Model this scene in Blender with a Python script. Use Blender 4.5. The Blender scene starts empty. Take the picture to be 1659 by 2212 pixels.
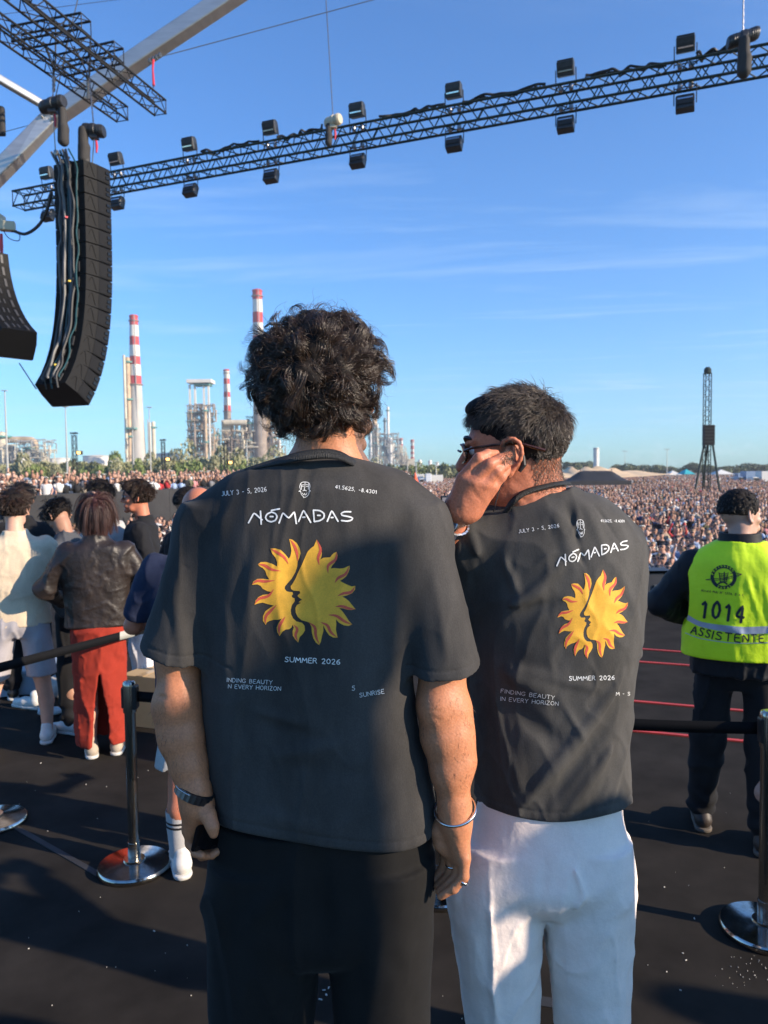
import bpy, bmesh, math, random
import numpy as np
from mathutils import Vector, Matrix
from mathutils.bvhtree import BVHTree
random.seed(7)
RNG = np.random.default_rng(11)
SC = bpy.context.scene
COL = SC.collection
rad = math.radians

# ------------------------------------------------------------------ camera, sky, sun, exposure
FPX, CX, CY = 1659.0, 829.5, 1106.0          # the photograph measured on a 1659 x 2212 grid
PITCH, ROLL = rad(3.1), rad(0.7)
CAM = np.array([0.0, 0.0, 1.87])
_F = np.array([0, math.cos(PITCH), -math.sin(PITCH)])
_U0 = np.array([0, math.sin(PITCH), math.cos(PITCH)])
_R0 = np.array([1.0, 0, 0])
_R = _R0 * math.cos(ROLL) - _U0 * math.sin(ROLL)
_U = _U0 * math.cos(ROLL) + _R0 * math.sin(ROLL)
def ray(px, py):
    return _F + (px - CX) / FPX * _R - (py - CY) / FPX * _U
def P(px, py, Y):
    d = ray(px, py); return CAM + d * (Y / d[1])
def G(px, py, z):
    d = ray(px, py); return CAM + d * ((z - CAM[2]) / d[2])
def proj(p):
    p = np.asarray(p, float) - CAM
    w = p @ _F
    return CX + FPX * (p @ _R) / w, CY - FPX * (p @ _U) / w
cam = bpy.data.cameras.new("camera"); camo = bpy.data.objects.new("camera", cam); COL.objects.link(camo)
cam.sensor_fit = 'VERTICAL'; cam.sensor_height = 24.0; cam.lens = 24.0 * FPX / 2212.0
cam.clip_start = 0.05; cam.clip_end = 6000
cam.dof.use_dof = True; cam.dof.focus_distance = 1.52; cam.dof.aperture_fstop = 5.6; cam.dof.aperture_blades = 0
M4 = Matrix(((_R[0], _U[0], -_F[0], CAM[0]), (_R[1], _U[1], -_F[1], CAM[1]), (_R[2], _U[2], -_F[2], CAM[2]), (0, 0, 0, 1)))
camo.matrix_world = M4
SC.camera = camo
SC.render.resolution_x, SC.render.resolution_y = 768, 1024

SUN_AZ, SUN_EL = 112.0, 21.0                 # clockwise from +Y (the way the camera looks), above the horizon
w = bpy.data.worlds.new("World"); SC.world = w; w.use_nodes = True
nt = w.node_tree; nt.nodes.clear()
out = nt.nodes.new('ShaderNodeOutputWorld'); bg = nt.nodes.new('ShaderNodeBackground')
sky = nt.nodes.new('ShaderNodeTexSky'); sky.sky_type = 'NISHITA'; sky.sun_disc = False
sky.sun_elevation = rad(SUN_EL); sky.sun_rotation = rad(SUN_AZ)
sky.air_density = 1.0; sky.dust_density = 0.35; sky.ozone_density = 2.5; sky.altitude = 0
tc = nt.nodes.new('ShaderNodeTexCoord')
# thin cirrus: streaks of noise on a plane high overhead
sep = nt.nodes.new('ShaderNodeSeparateXYZ'); nt.links.new(tc.outputs['Generated'], sep.inputs[0])
zc = nt.nodes.new('ShaderNodeMath'); zc.operation = 'MAXIMUM'; zc.inputs[1].default_value = 0.03; nt.links.new(sep.outputs[2], zc.inputs[0])
dv = nt.nodes.new('ShaderNodeVectorMath'); dv.operation = 'DIVIDE'; nt.links.new(tc.outputs['Generated'], dv.inputs[0])
cmb = nt.nodes.new('ShaderNodeCombineXYZ')
for i in range(3): nt.links.new(zc.outputs[0], cmb.inputs[i])
nt.links.new(cmb.outputs[0], dv.inputs[1])
mp = nt.nodes.new('ShaderNodeMapping'); mp.inputs['Scale'].default_value = (0.36, 1.25, 1); mp.inputs['Rotation'].default_value = (0, 0, rad(12)); mp.inputs['Location'].default_value = (1.3, 0.4, 0)
nt.links.new(dv.outputs[0], mp.inputs[0])
nz = nt.nodes.new('ShaderNodeTexNoise'); nz.inputs['Scale'].default_value = 1.0; nz.inputs['Detail'].default_value = 7; nz.inputs['Roughness'].default_value = 0.62; nz.inputs['Distortion'].default_value = 1.3
nt.links.new(mp.outputs[0], nz.inputs['Vector'])
rp = nt.nodes.new('ShaderNodeValToRGB'); rp.color_ramp.elements[0].position = 0.52; rp.color_ramp.elements[1].position = 0.86
rp.color_ramp.elements[1].color = (0.5, 0.5, 0.5, 1); nt.links.new(nz.outputs['Fac'], rp.inputs[0])
el = nt.nodes.new('ShaderNodeMapRange'); el.inputs[1].default_value = 0.5; el.inputs[2].default_value = 0.12; el.inputs[3].default_value = 0.1; el.inputs[4].default_value = 1.0
nt.links.new(sep.outputs[2], el.inputs[0])
ml = nt.nodes.new('ShaderNodeMath'); ml.operation = 'MULTIPLY'; nt.links.new(rp.outputs[0], ml.inputs[0]); nt.links.new(el.outputs[0], ml.inputs[1])
mx = nt.nodes.new('ShaderNodeMix'); mx.data_type = 'RGBA'; nt.links.new(ml.outputs[0], mx.inputs[0])
tint = nt.nodes.new('ShaderNodeMix'); tint.data_type = 'RGBA'; tint.blend_type = 'MULTIPLY'; tint.inputs[0].default_value = 1; tint.inputs[7].default_value = (0.56, 0.97, 1.43, 1)
nt.links.new(sky.outputs[0], tint.inputs[6])
nt.links.new(tint.outputs[2], mx.inputs[6]); mx.inputs[7].default_value = (5.2, 6.2, 7.0, 1)
nt.links.new(mx.outputs[2], bg.inputs[0]); bg.inputs[1].default_value = 0.110
nt.links.new(bg.outputs[0], out.inputs[0])
sun = bpy.data.lights.new("sun", 'SUN'); suno = bpy.data.objects.new("sun", sun); COL.objects.link(suno)
sun.energy = 4.9; sun.angle = rad(0.55); sun.color = (1.0, 0.83, 0.64)
SUNV = np.array([math.sin(rad(SUN_AZ)) * math.cos(rad(SUN_EL)), math.cos(rad(SUN_AZ)) * math.cos(rad(SUN_EL)), math.sin(rad(SUN_EL))])
suno.rotation_euler = Vector(SUNV).to_track_quat('Z', 'Y').to_euler()
SC.view_settings.view_transform = 'Standard'; SC.view_settings.look = 'None'
SC.view_settings.exposure = 0.70; SC.view_settings.gamma = 1.0
SC.cycles.max_bounces = 6; SC.cycles.diffuse_bounces = 3; SC.cycles.glossy_bounces = 3
SC.cycles.use_denoising = True

# ------------------------------------------------------------------ materials
MATS = {}
def mat(name, col, rough=0.7, metal=0.0, var=0.0, vscale=8.0, bump=0.0, bscale=60.0, spec=0.5, col2=None, stretch=None,
        sss=0.0, emit=None, objcol=False, sheen=0.0, attr=None, coat=0.0, grain=0.0, gscale=420):
    if name in MATS: return MATS[name]
    m = bpy.data.materials.new(name); m.use_nodes = True; MATS[name] = m
    t = m.node_tree; b = t.nodes['Principled BSDF']
    b.inputs['Roughness'].default_value = rough; b.inputs['Metallic'].default_value = metal
    b.inputs['Specular IOR Level'].default_value = spec
    b.inputs['Sheen Weight'].default_value = sheen
    b.inputs['Coat Weight'].default_value = coat
    c = (*col, 1.0); b.inputs['Base Color'].default_value = c
    if sss: b.inputs['Subsurface Weight'].default_value = sss; b.inputs['Subsurface Radius'].default_value = (0.012, 0.004, 0.002); b.inputs['Subsurface Scale'].default_value = 1.0
    if emit: b.inputs['Emission Color'].default_value = (*emit[0], 1); b.inputs['Emission Strength'].default_value = emit[1]
    src = None
    if objcol:
        oi = t.nodes.new('ShaderNodeObjectInfo'); src = oi.outputs['Color']
    if attr:
        at = t.nodes.new('ShaderNodeAttribute'); at.attribute_name = attr; src = at.outputs['Color']
    tcn = t.nodes.new('ShaderNodeTexCoord'); vec = tcn.outputs['Object']
    if stretch:
        mpn = t.nodes.new('ShaderNodeMapping'); mpn.inputs['Scale'].default_value = stretch; t.links.new(vec, mpn.inputs[0]); vec = mpn.outputs[0]
    if var or col2:
        n = t.nodes.new('ShaderNodeTexNoise'); n.inputs['Scale'].default_value = vscale; n.inputs['Detail'].default_value = 6; n.inputs['Roughness'].default_value = 0.6
        t.links.new(vec, n.inputs['Vector'])
        r = t.nodes.new('ShaderNodeValToRGB'); r.color_ramp.elements[0].position = 0.3; r.color_ramp.elements[1].position = 0.7
        a = [max(0, x * (1 - var)) for x in col]; bb = list(col2) if col2 else [min(1, x * (1 + var)) for x in col]
        if src is not None: a = [1 - var] * 3; bb = [1.0] * 3
        r.color_ramp.elements[0].color = (*a, 1); r.color_ramp.elements[1].color = (*bb, 1)
        t.links.new(n.outputs['Fac'], r.inputs[0])
        if src is not None:
            mm = t.nodes.new('ShaderNodeMix'); mm.data_type = 'RGBA'; mm.blend_type = 'MULTIPLY'; mm.inputs[0].default_value = 1
            t.links.new(src, mm.inputs[6]); t.links.new(r.outputs[0], mm.inputs[7]); t.links.new(mm.outputs[2], b.inputs['Base Color'])
        else: t.links.new(r.outputs[0], b.inputs['Base Color'])
    elif src is not None: t.links.new(src, b.inputs['Base Color'])
    if grain:
        lk = b.inputs['Base Color'].links
        if lk:
            s0 = lk[0].from_socket; gn = t.nodes.new('ShaderNodeTexNoise'); gn.inputs['Scale'].default_value = gscale; gn.inputs['Detail'].default_value = 3; t.links.new(tcn.outputs['Object'], gn.inputs['Vector'])
            gm = t.nodes.new('ShaderNodeMapRange'); gm.inputs[1].default_value = .35; gm.inputs[2].default_value = .65; gm.inputs[3].default_value = 1 - grain; gm.inputs[4].default_value = 1 + grain; t.links.new(gn.outputs['Fac'], gm.inputs[0])
            g2 = t.nodes.new('ShaderNodeVectorMath'); g2.operation = 'SCALE'; t.links.new(s0, g2.inputs[0]); t.links.new(gm.outputs[0], g2.inputs['Scale']); t.links.new(g2.outputs[0], b.inputs['Base Color'])
    if bump:
        n2 = t.nodes.new('ShaderNodeTexNoise'); n2.inputs['Scale'].default_value = bscale; n2.inputs['Detail'].default_value = 4
        t.links.new(vec, n2.inputs['Vector'])
        bp = t.nodes.new('ShaderNodeBump'); bp.inputs['Strength'].default_value = bump; bp.inputs['Distance'].default_value = 0.3 / bscale
        t.links.new(n2.outputs['Fac'], bp.inputs['Height']); t.links.new(bp.outputs[0], b.inputs['Normal'])
    return m

# ------------------------------------------------------------------ objects, tags
def tag(o, label=None, cat=None, group=None, kind=None):
    if label: o['label'] = label
    if cat: o['category'] = cat
    if group: o['group'] = group
    if kind: o['kind'] = kind
    return o
def empty(name, loc=(0, 0, 0), label=None, cat=None, group=None, rz=0.0):
    o = bpy.data.objects.new(name, None); COL.objects.link(o); o.location = Vector([float(v) for v in loc]); o.rotation_euler = (0, 0, rz); o.empty_display_size = 0.1
    return tag(o, label, cat, group)
def link(name, me, mats, parent=None, keep=True):
    o = bpy.data.objects.new(name, me); COL.objects.link(o)
    for m in (mats if isinstance(mats, (list, tuple)) else [mats]): me.materials.append(m)
    if parent is not None:
        o.parent = parent
        if keep: o.matrix_parent_inverse = mwi(parent)
    return o
def wmat(o):
    m = Matrix.LocRotScale(o.location, o.rotation_euler, o.scale)
    return m if o.parent is None else wmat(o.parent) @ o.matrix_parent_inverse @ m
def mwi(parent): return wmat(parent).inverted()
def mesh_np(name, V, F, smooth=True, mi=None, attr=None):
    """V (n,3); F (m,3|4) int array, or a list of polygons."""
    me = bpy.data.meshes.new(name)
    V = np.asarray(V, np.float32)
    if isinstance(F, np.ndarray):
        k = F.shape[1]; m = len(F)
        me.vertices.add(len(V)); me.vertices.foreach_set('co', V.ravel())
        me.loops.add(m * k); me.loops.foreach_set('vertex_index', F.astype(np.int32).ravel())
        me.polygons.add(m); me.polygons.foreach_set('loop_start', np.arange(0, m * k, k, dtype=np.int32))
        me.polygons.foreach_set('loop_total', np.full(m, k, np.int32))
    else:
        me.from_pydata([tuple(map(float, v)) for v in V], [], [tuple(int(i) for i in f) for f in F])
    if smooth: me.polygons.foreach_set('use_smooth', np.ones(len(me.polygons), bool))
    if mi is not None: me.polygons.foreach_set('material_index', np.asarray(mi, np.int32))
    if attr is not None:
        ca = me.color_attributes.new('tone', 'FLOAT_COLOR', 'POINT')
        ca.data.foreach_set('color', np.concatenate([np.asarray(attr, np.float32), np.ones((len(V), 1), np.float32)], 1).ravel())
    me.update(); me.validate(); return me

class MB:
    """collects simple solids (with a material slot each) into one mesh"""
    def __init__(s): s.V = []; s.F = []; s.mi = []; s.n = 0
    def add(s, V, F, mi=0):
        s.V.append(np.asarray(V, float)); s.F += [tuple(i + s.n for i in f) for f in F]; s.mi += [mi] * len(F); s.n += len(V)
    def box(s, c, size, rot=None, mi=0, taper=1.0):
        x, y, z = [v / 2 for v in size]
        V = np.array([(-x, -y, -z), (x, -y, -z), (x, y, -z), (-x, y, -z), (-x * taper, -y * taper, z), (x * taper, -y * taper, z), (x * taper, y * taper, z), (-x * taper, y * taper, z)])
        if rot is not None: V = V @ np.asarray(rot).T
        s.add(V + np.asarray(c), [(0, 3, 2, 1), (4, 5, 6, 7), (0, 1, 5, 4), (1, 2, 6, 5), (2, 3, 7, 6), (3, 0, 4, 7)], mi); return s
    def tube(s, pts, r, n=8, mi=0, caps=True, closed=False):
        pts = np.asarray(pts, float); m = len(pts); r = np.broadcast_to(np.asarray(r, float), (m,))
        T = np.gradient(pts, axis=0) if m > 2 else np.repeat([pts[1] - pts[0]], 2, 0)
        if closed: T = np.roll(pts, -1, 0) - np.roll(pts, 1, 0)
        T /= np.linalg.norm(T, axis=1)[:, None] + 1e-12
        up = np.array([0, 0, 1.0]) if abs(T[0][2]) < 0.9 else np.array([0, 1.0, 0])
        V = []; A = np.cross(up, T[0]); A /= np.linalg.norm(A)
        for i in range(m):
            A = A - T[i] * (A @ T[i]); A /= np.linalg.norm(A) + 1e-12; B = np.cross(T[i], A)
            for k in range(n):
                a = 2 * math.pi * k / n; V.append(pts[i] + r[i] * (math.cos(a) * A + math.sin(a) * B))
        F = []
        for i in range(m if closed else m - 1):
            j = (i + 1) % m
            for k in range(n):
                F.append((i * n + k, i * n + (k + 1) % n, j * n + (k + 1) % n, j * n + k))
        if caps and not closed: F += [tuple(range(n))[::-1], tuple(range((m - 1) * n, m * n))]
        s.add(V, F, mi); return s
    def lathe(s, prof, c=(0, 0, 0), n=32, mi=0, axis=None):
        V = []; F = []
        for (r, z) in prof:
            for k in range(n):
                a = 2 * math.pi * k / n; V.append((r * math.cos(a), r * math.sin(a), z))
        m = len(prof)
        for i in range(m - 1):
            for k in range(n): F.append((i * n + k, i * n + (k + 1) % n, (i + 1) * n + (k + 1) % n, (i + 1) * n + k))
        F += [tuple(range(n))[::-1], tuple(range((m - 1) * n, m * n))]
        V = np.array(V)
        if axis is not None: V = V @ np.asarray(axis).T
        s.add(V + np.asarray(c), F, mi); return s
    def ell(s, c, r, n=12, m=8, mi=0, rot=None):
        V = []; F = []
        for i in range(m + 1):
            t = math.pi * i / m
            for k in range(n):
                a = 2 * math.pi * k / n; V.append((r[0] * math.sin(t) * math.cos(a), r[1] * math.sin(t) * math.sin(a), r[2] * math.cos(t)))
        for i in range(m):
            for k in range(n): F.append((i * n + k, (i + 1) * n + k, (i + 1) * n + (k + 1) % n, i * n + (k + 1) % n))
        V = np.array(V)
        if rot is not None: V = V @ np.asarray(rot).T
        s.add(V + np.asarray(c), F, mi); return s
    def prism(s, poly, z0, z1, mi=0):
        n = len(poly); V = [(x, y, z0) for x, y in poly] + [(x, y, z1) for x, y in poly]
        F = [tuple(range(n))[::-1], tuple(range(n, 2 * n))] + [(i, (i + 1) % n, n + (i + 1) % n, n + i) for i in range(n)]
        s.add(V, F, mi); return s
    def build(s, name, mats, parent=None, smooth=False, bevel=0.0, keep=True, ang=35):
        me = mesh_np(name, np.concatenate(s.V), s.F, smooth, s.mi)
        if smooth: me.set_sharp_from_angle(angle=rad(ang))
        o = link(name, me, mats, parent, keep)
        if bevel:
            md = o.modifiers.new('bevel', 'BEVEL'); md.width = bevel; md.segments = 2; md.limit_method = 'ANGLE'
        return o
def rotz(a): c, s = math.cos(a), math.sin(a); return np.array([[c, -s, 0], [s, c, 0], [0, 0, 1.0]])
def rotx(a): c, s = math.cos(a), math.sin(a); return np.array([[1.0, 0, 0], [0, c, -s], [0, s, c]])
def roty(a): c, s = math.cos(a), math.sin(a); return np.array([[c, 0, s], [0, 1.0, 0], [-s, 0, c]])
def catmull(pts, n):
    pts = np.asarray(pts, float); m = len(pts); q = np.vstack([2 * pts[0] - pts[1], pts, 2 * pts[-1] - pts[-2]])
    t = np.linspace(0, m - 1, n); i = np.clip(t.astype(int), 0, m - 2); u = (t - i)[:, None]
    a, b, c, d = q[i], q[i + 1], q[i + 2], q[i + 3]
    return 0.5 * (2 * b + (c - a) * u + (2 * a - 5 * b + 4 * c - d) * u ** 2 + (3 * b - a - 3 * c + d) * u ** 3)

# ------------------------------------------------------------------ signed distance modelling
def nrm(v): v = np.asarray(v, float); return v / (np.linalg.norm(v) + 1e-12)
class Cap:
    def __init__(s, a, b, ra, rb=None, k=0.01):
        s.a = np.asarray(a, float); s.b = np.asarray(b, float); s.ra = ra; s.rb = ra if rb is None else rb; s.k = k
        r = max(s.ra, s.rb); s.lo = np.minimum(s.a, s.b) - r; s.hi = np.maximum(s.a, s.b) + r
    def d(s, p):
        ab = s.b - s.a; t = np.clip(((p - s.a) @ ab) / (ab @ ab + 1e-12), 0, 1)
        q = p - s.a - t[:, None] * ab
        return np.sqrt((q * q).sum(1)) - (s.ra + (s.rb - s.ra) * t)
class Ell:
    def __init__(s, c, r, rot=None, k=0.01):
        s.c = np.asarray(c, float); s.r = np.asarray(r, float); s.R = None if rot is None else np.asarray(rot, float); s.k = k
        m = s.r.max(); s.lo = s.c - m; s.hi = s.c + m
    def d(s, p):
        q = p - s.c
        if s.R is not None: q = q @ s.R
        k0 = np.sqrt(((q / s.r) ** 2).sum(1)) + 1e-9; k1 = np.sqrt(((q / (s.r ** 2)) ** 2).sum(1)) + 1e-9
        return k0 * (k0 - 1) / k1
class Loft:
    """stack of superellipse sections along z; rows = (z, cx, cy, rx, ry)"""
    def __init__(s, rows, n=2.3, k=0.02, capr=0.0):
        r = catmull(sorted(rows), 90); s.t = r; s.n = n; s.k = k; s.z0, s.z1 = r[0, 0], r[-1, 0]
        s.lo = np.array([(r[:, 1] - r[:, 3]).min(), (r[:, 2] - r[:, 4]).min(), s.z0]); s.hi = np.array([(r[:, 1] + r[:, 3]).max(), (r[:, 2] + r[:, 4]).max(), s.z1]); s.capr = capr
    def d(s, p):
        z = np.clip(p[:, 2], s.z0, s.z1); t = s.t
        f = lambda j: np.interp(z, t[:, 0], t[:, j])
        x = p[:, 0] - f(1); y = p[:, 1] - f(2); rx = f(3); ry = f(4)
        r = (np.abs(x / rx) ** s.n + np.abs(y / ry) ** s.n) ** (1 / s.n) + 1e-9
        l = np.sqrt(x * x + y * y); d = np.where(l > 1e-6, l * (1 - 1 / r), -np.minimum(rx, ry))
        dz = np.maximum(p[:, 2] - s.z1, s.z0 - p[:, 2])
        return np.where(dz > 0, np.sqrt(np.maximum(d, 0) ** 2 + dz ** 2), np.maximum(d, dz))
class Xf:
    """a primitive in a local frame: world = R @ local + c"""
    def __init__(s, prim, c, R): s.p = prim; s.c = np.asarray(c, float); s.R = np.asarray(R, float); s.k = prim.k; \
        cs = np.array([[x, y, z] for x in (prim.lo[0], prim.hi[0]) for y in (prim.lo[1], prim.hi[1]) for z in (prim.lo[2], prim.hi[2])]) @ s.R.T + s.c; s.lo = cs.min(0); s.hi = cs.max(0)
    def d(s, p): return s.p.d((p - s.c) @ s.R)
def smin(a, b, k):
    h = np.clip(0.5 + 0.5 * (b - a) / k, 0, 1); return b + (a - b) * h - k * h * (1 - h)
class Shape:
    """union of prims, minus cuts, plus a displacement; post-cuts by half spaces"""
    def __init__(s, prims, cuts=(), disp=None, planes=(), pad=0.02, post=()): s.post = post; s.prims = prims; s.cuts = cuts; s.disp = disp; s.planes = planes; s.pad = pad
    def val(s, p, prims=None, cuts=None):
        d = None
        for q in (s.prims if prims is None else prims):
            e = q.d(p); d = e if d is None else smin(e, d, q.k)
        if d is None: d = np.full(len(p), 1.0)
        for q in (s.cuts if cuts is None else cuts): d = -smin(-d, q.d(p), q.k)
        if s.disp is not None: d = d - s.disp(p)
        for fn in s.post: d = -smin(-d, -fn(p), .004)
        for (o, n, k) in s.planes: d = -smin(-d, -((p - np.asarray(o)) @ np.asarray(n)), k)
        return d
    def mesh(s, h, B=14, colour=None, lo=None, hi=None):
        lo = (np.min([q.lo for q in s.prims], 0) - s.pad) if lo is None else np.asarray(lo, float)
        hi = (np.max([q.hi for q in s.prims], 0) + s.pad) if hi is None else np.asarray(hi, float)
        N = np.ceil((hi - lo) / h).astype(int) + 2; nb = np.ceil(N / B).astype(int)
        g = np.stack(np.meshgrid(*[np.arange(k) for k in nb], indexing='ij'), -1).reshape(-1, 3)
        cen = lo + (g * B + B / 2) * h; half = B * h / 2; R = half * 1.7321 + h * 2
        dc = s.val(cen); g = g[np.abs(dc) < R * 1.6 + s.pad * 0.5]
        ax = np.arange(B + 2) - 1; loc = np.stack(np.meshgrid(ax, ax, ax, indexing='ij'), -1).reshape(-1, 3)
        n = B + 2; VS, VI, FS = [], [], []; NN = N + 4 * B
        gid = lambda c: ((c[..., 0] + 2) * NN[1] + (c[..., 1] + 2)) * NN[2] + (c[..., 2] + 2)
        cs = [(a, b, c) for a in (0, 1) for b in (0, 1) for c in (0, 1)]
        for b in g:
            base = b * B; c0 = lo + (base + B / 2) * h
            near = [q for q in s.prims if np.all(c0 + half + h * 2 + q.k + s.pad > q.lo) and np.all(c0 - half - h * 2 - q.k - s.pad < q.hi)]
            if not near: continue
            ncut = [q for q in s.cuts if np.all(c0 + half + h * 2 + q.k > q.lo) and np.all(c0 - half - h * 2 - q.k < q.hi)]
            v = s.val(lo + (base + loc) * h, near, ncut).reshape(n, n, n); sg = v < 0
            if sg.all() or not sg.any(): continue
            cnt = sum(sg[a:n - 1 + a, bb:n - 1 + bb, c:n - 1 + c].astype(int) for a, bb, c in cs)
            act = np.argwhere((cnt > 0) & (cnt < 8))
            acc = np.zeros((len(act), 3)); ne = np.zeros(len(act))
            for axi in range(3):
                for u in (0, 1):
                    for w_ in (0, 1):
                        o0 = [0, 0, 0]; oth = [i for i in range(3) if i != axi]; o0[oth[0]] = u; o0[oth[1]] = w_; o1 = list(o0); o1[axi] = 1
                        i0 = act + o0; i1 = act + o1
                        a = v[i0[:, 0], i0[:, 1], i0[:, 2]]; c = v[i1[:, 0], i1[:, 1], i1[:, 2]]
                        m = (a < 0) != (c < 0); t = np.where(m, a / np.where(m, a - c, 1), 0)
                        q = np.array(o0, float)[None].repeat(len(act), 0); q[:, axi] = t
                        acc += q * m[:, None]; ne += m
            VS.append(lo + (base + act - 1 + acc / ne[:, None]) * h); VI.append(gid(base + act - 1))
            for axi in range(3):
                o1 = [0, 0, 0]; o1[axi] = 1
                oth = [(axi + 1) % 3, (axi + 2) % 3]
                s0 = sg[1:B + 1, 1:B + 1, 1:B + 1]; s1 = sg[1 + o1[0]:B + 1 + o1[0], 1 + o1[1]:B + 1 + o1[1], 1 + o1[2]:B + 1 + o1[2]]
                e = np.argwhere(s0 != s1)
                if not len(e): continue
                inside0 = s0[e[:, 0], e[:, 1], e[:, 2]]; e = e + base
                du = np.zeros(3, int); du[oth[0]] = 1; dw = np.zeros(3, int); dw[oth[1]] = 1
                q = np.stack([gid(e - du - dw), gid(e - dw), gid(e), gid(e - du)], 1)
                q[~inside0] = q[~inside0][:, ::-1]; FS.append(q)
        V = np.concatenate(VS); I = np.concatenate(VI); F = np.concatenate(FS)
        I, ix = np.unique(I, return_index=True); V = V[ix]
        F = np.searchsorted(I, F); F = np.clip(F, 0, len(I) - 1)
        return V, F
_wd = np.random.default_rng(3).normal(size=(24, 3)); _wd /= np.linalg.norm(_wd, axis=1)[:, None]; _wp = np.random.default_rng(4).uniform(0, 6.28, 24)
def wnoise(p, scale, octv=3, stretch=(1, 1, 1), seed=0):
    q = p * np.asarray(stretch) * scale; out = 0; amp = 1.0
    q = q + 0.9 * np.sin(q @ _wd[seed % 8] * 1.3 + seed)[:, None] * _wd[(seed + 3) % 8]
    for o in range(octv):
        for j in range(4):
            i = (o * 4 + j + seed) % 24; out = out + amp * 0.25 * np.sin(q @ _wd[i] * (2 ** o) * 1.7 + _wp[i] + seed)
        amp *= 0.5
    return out
def sdf_obj(name, shape, h, mats, parent=None, mi=None, vcol=None, keep=True):
    V, F = shape.mesh(h)
    m = None
    if mi is not None: m = mi(V[F].mean(1))
    me = mesh_np(name, V, F, True, m, None if vcol is None else vcol(V))
    return link(name, me, mats, parent, keep)
def chain(pts, rs, k=0.012):
    return [Cap(pts[i], pts[i + 1], rs[i], rs[i + 1], k) for i in range(len(pts) - 1)]
# ================================================================== THE SETTING
ZF = -2.42                                    # festival field, below the stage
carpet = mat('black_carpet', (0.026, 0.0225, 0.0190), 0.95, var=0.35, vscale=3.0, bump=0.5, bscale=700, spec=0.10)
earth = mat('dry_earth', (0.16, 0.115, 0.075), 0.95, var=0.35, vscale=0.15, bump=0.3, bscale=4)
black_cloth = mat('black_skirt', (0.030, 0.029, 0.030), 0.9, var=0.3, vscale=0.6, bump=0.3, bscale=3)
def sheet(name, x0, x1, y0, y1, z0, z1, m, bev=0.0):
    b = MB(); b.box(((x0 + x1) / 2, (y0 + y1) / 2, (z0 + z1) / 2), (x1 - x0, y1 - y0, z1 - z0)); return tag(b.build(name, m, bevel=bev), kind='structure')
gr = MB(); gr.add([(-1150, -35, ZF), (1150, -35, ZF), (1150, 1430, ZF), (-1150, 1430, ZF)], [(0, 1, 2, 3)]); tag(gr.build('ground', earth), kind='structure')
sheet('stage_floor', -14, 16, -9, 11.4, ZF + 0.02, 0.0, carpet)
sheet('riser_floor', -2.6, 2.6, -1.6, 1.93, 0.001, 0.35, carpet, 0.006)
# carpet seams: narrow raised tape, black on black
tape = mat('black_tape', (0.030, 0.030, 0.031), 0.7, var=0.3, vscale=6)
for i, (a, b, wd, lab) in enumerate([((1020, 2140), (1330, 2190), 0.05, 'pale worn tape across the black carpet behind the white trousers'),
                                ((20, 1780), (240, 1905), 0.03, 'faint tape seam in the carpet left of the near chrome post')]):
    A = G(*a, 0.0); B = G(*b, 0.0); v = nrm(B - A); nn = np.array([-v[1], v[0], 0]) * wd / 2
    m = MB(); z = np.array([0, 0, 0.004]); m.add([A - nn + z, B - nn + z, B + nn + z, A + nn + z, A - nn, B - nn, B + nn, A + nn], [(0, 1, 2, 3), (4, 5, 1, 0), (5, 6, 2, 1), (6, 7, 3, 2), (7, 4, 0, 3)])
    tag(m.build('tape_seam', tape), lab, 'tape', 'tape seams on the carpet')
redm = mat('red_strip', (0.62, 0.05, 0.03), 0.5, var=0.15, vscale=5)
for (a, b, lab) in [((1371, 1402), (1481, 1410), 'thin red edge strip on the black stage, farthest of the four'),
                    ((1371, 1430), (1482, 1438), 'thin red edge strip on the black stage, second farthest'),
                    ((1357, 1515), (1552, 1532), 'thin red edge strip on the stage just beyond the black belt'),
                    ((1357, 1579), (1642, 1606), 'thin red edge strip on the stage nearest the camera')]:
    A = G(*a, 0.0); B = G(*b, 0.0); v = nrm(B - A); A = A - v * 0.9; B = B + v * 4.0; L = np.linalg.norm(B - A)
    m = MB(); m.box((A + B) / 2 + [0, 0, 0.006], (L, 0.034, 0.010), rotz(math.atan2(v[1], v[0])))
    tag(m.build('edge_strip', redm), lab, 'edge strip', 'red edge strips on the stage')
# litter: paper shreds and crumbs on the carpet
lit = MB(); lrg = np.random.default_rng(5)
def litter(px, py, s):
    c = G(px, py, 0.0); a = lrg.uniform(0, 3.1); lit.box(c + [0, 0, 0.002], (s * lrg.uniform(1, 3.2), s, 0.003), rotz(a), mi=0)
for px, py, s in [(333, 2012, .006), (320, 1665, .006), (298, 1680, .003), (335, 2098, .002), (700, 2140, .006), (705, 2150, .01), (710, 2135, .006), (692, 2160, .008), (88, 1649, .008), (186, 1695, .008), (560, 1990, .004),
                  (372, 1703, .005), (103, 1796, .004), (62, 2050, .003), (250, 2090, .003), (600, 2110, .004), (570, 2180, .004), (1435, 1917, .006), (1475, 2060, .006), (1482, 2075, .005), (1500, 1985, .006), (1440, 2100, .005), (1470, 2140, .005), (230, 1700, .005)]:
    litter(px, py, s * .6)
for i in range(30): litter(lrg.uniform(1560, 1659), lrg.uniform(2065, 2135), lrg.uniform(.0006, .0020))
for i in range(60): litter(lrg.uniform(0, 1659), lrg.uniform(1650, 2212), lrg.uniform(.0006, .0018))
tag(lit.build('litter', mat('paper_litter', (0.6, 0.57, 0.5), 0.8)), 'pale paper shreds and crumbs scattered over the black carpet', 'litter', kind='stuff')

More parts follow.
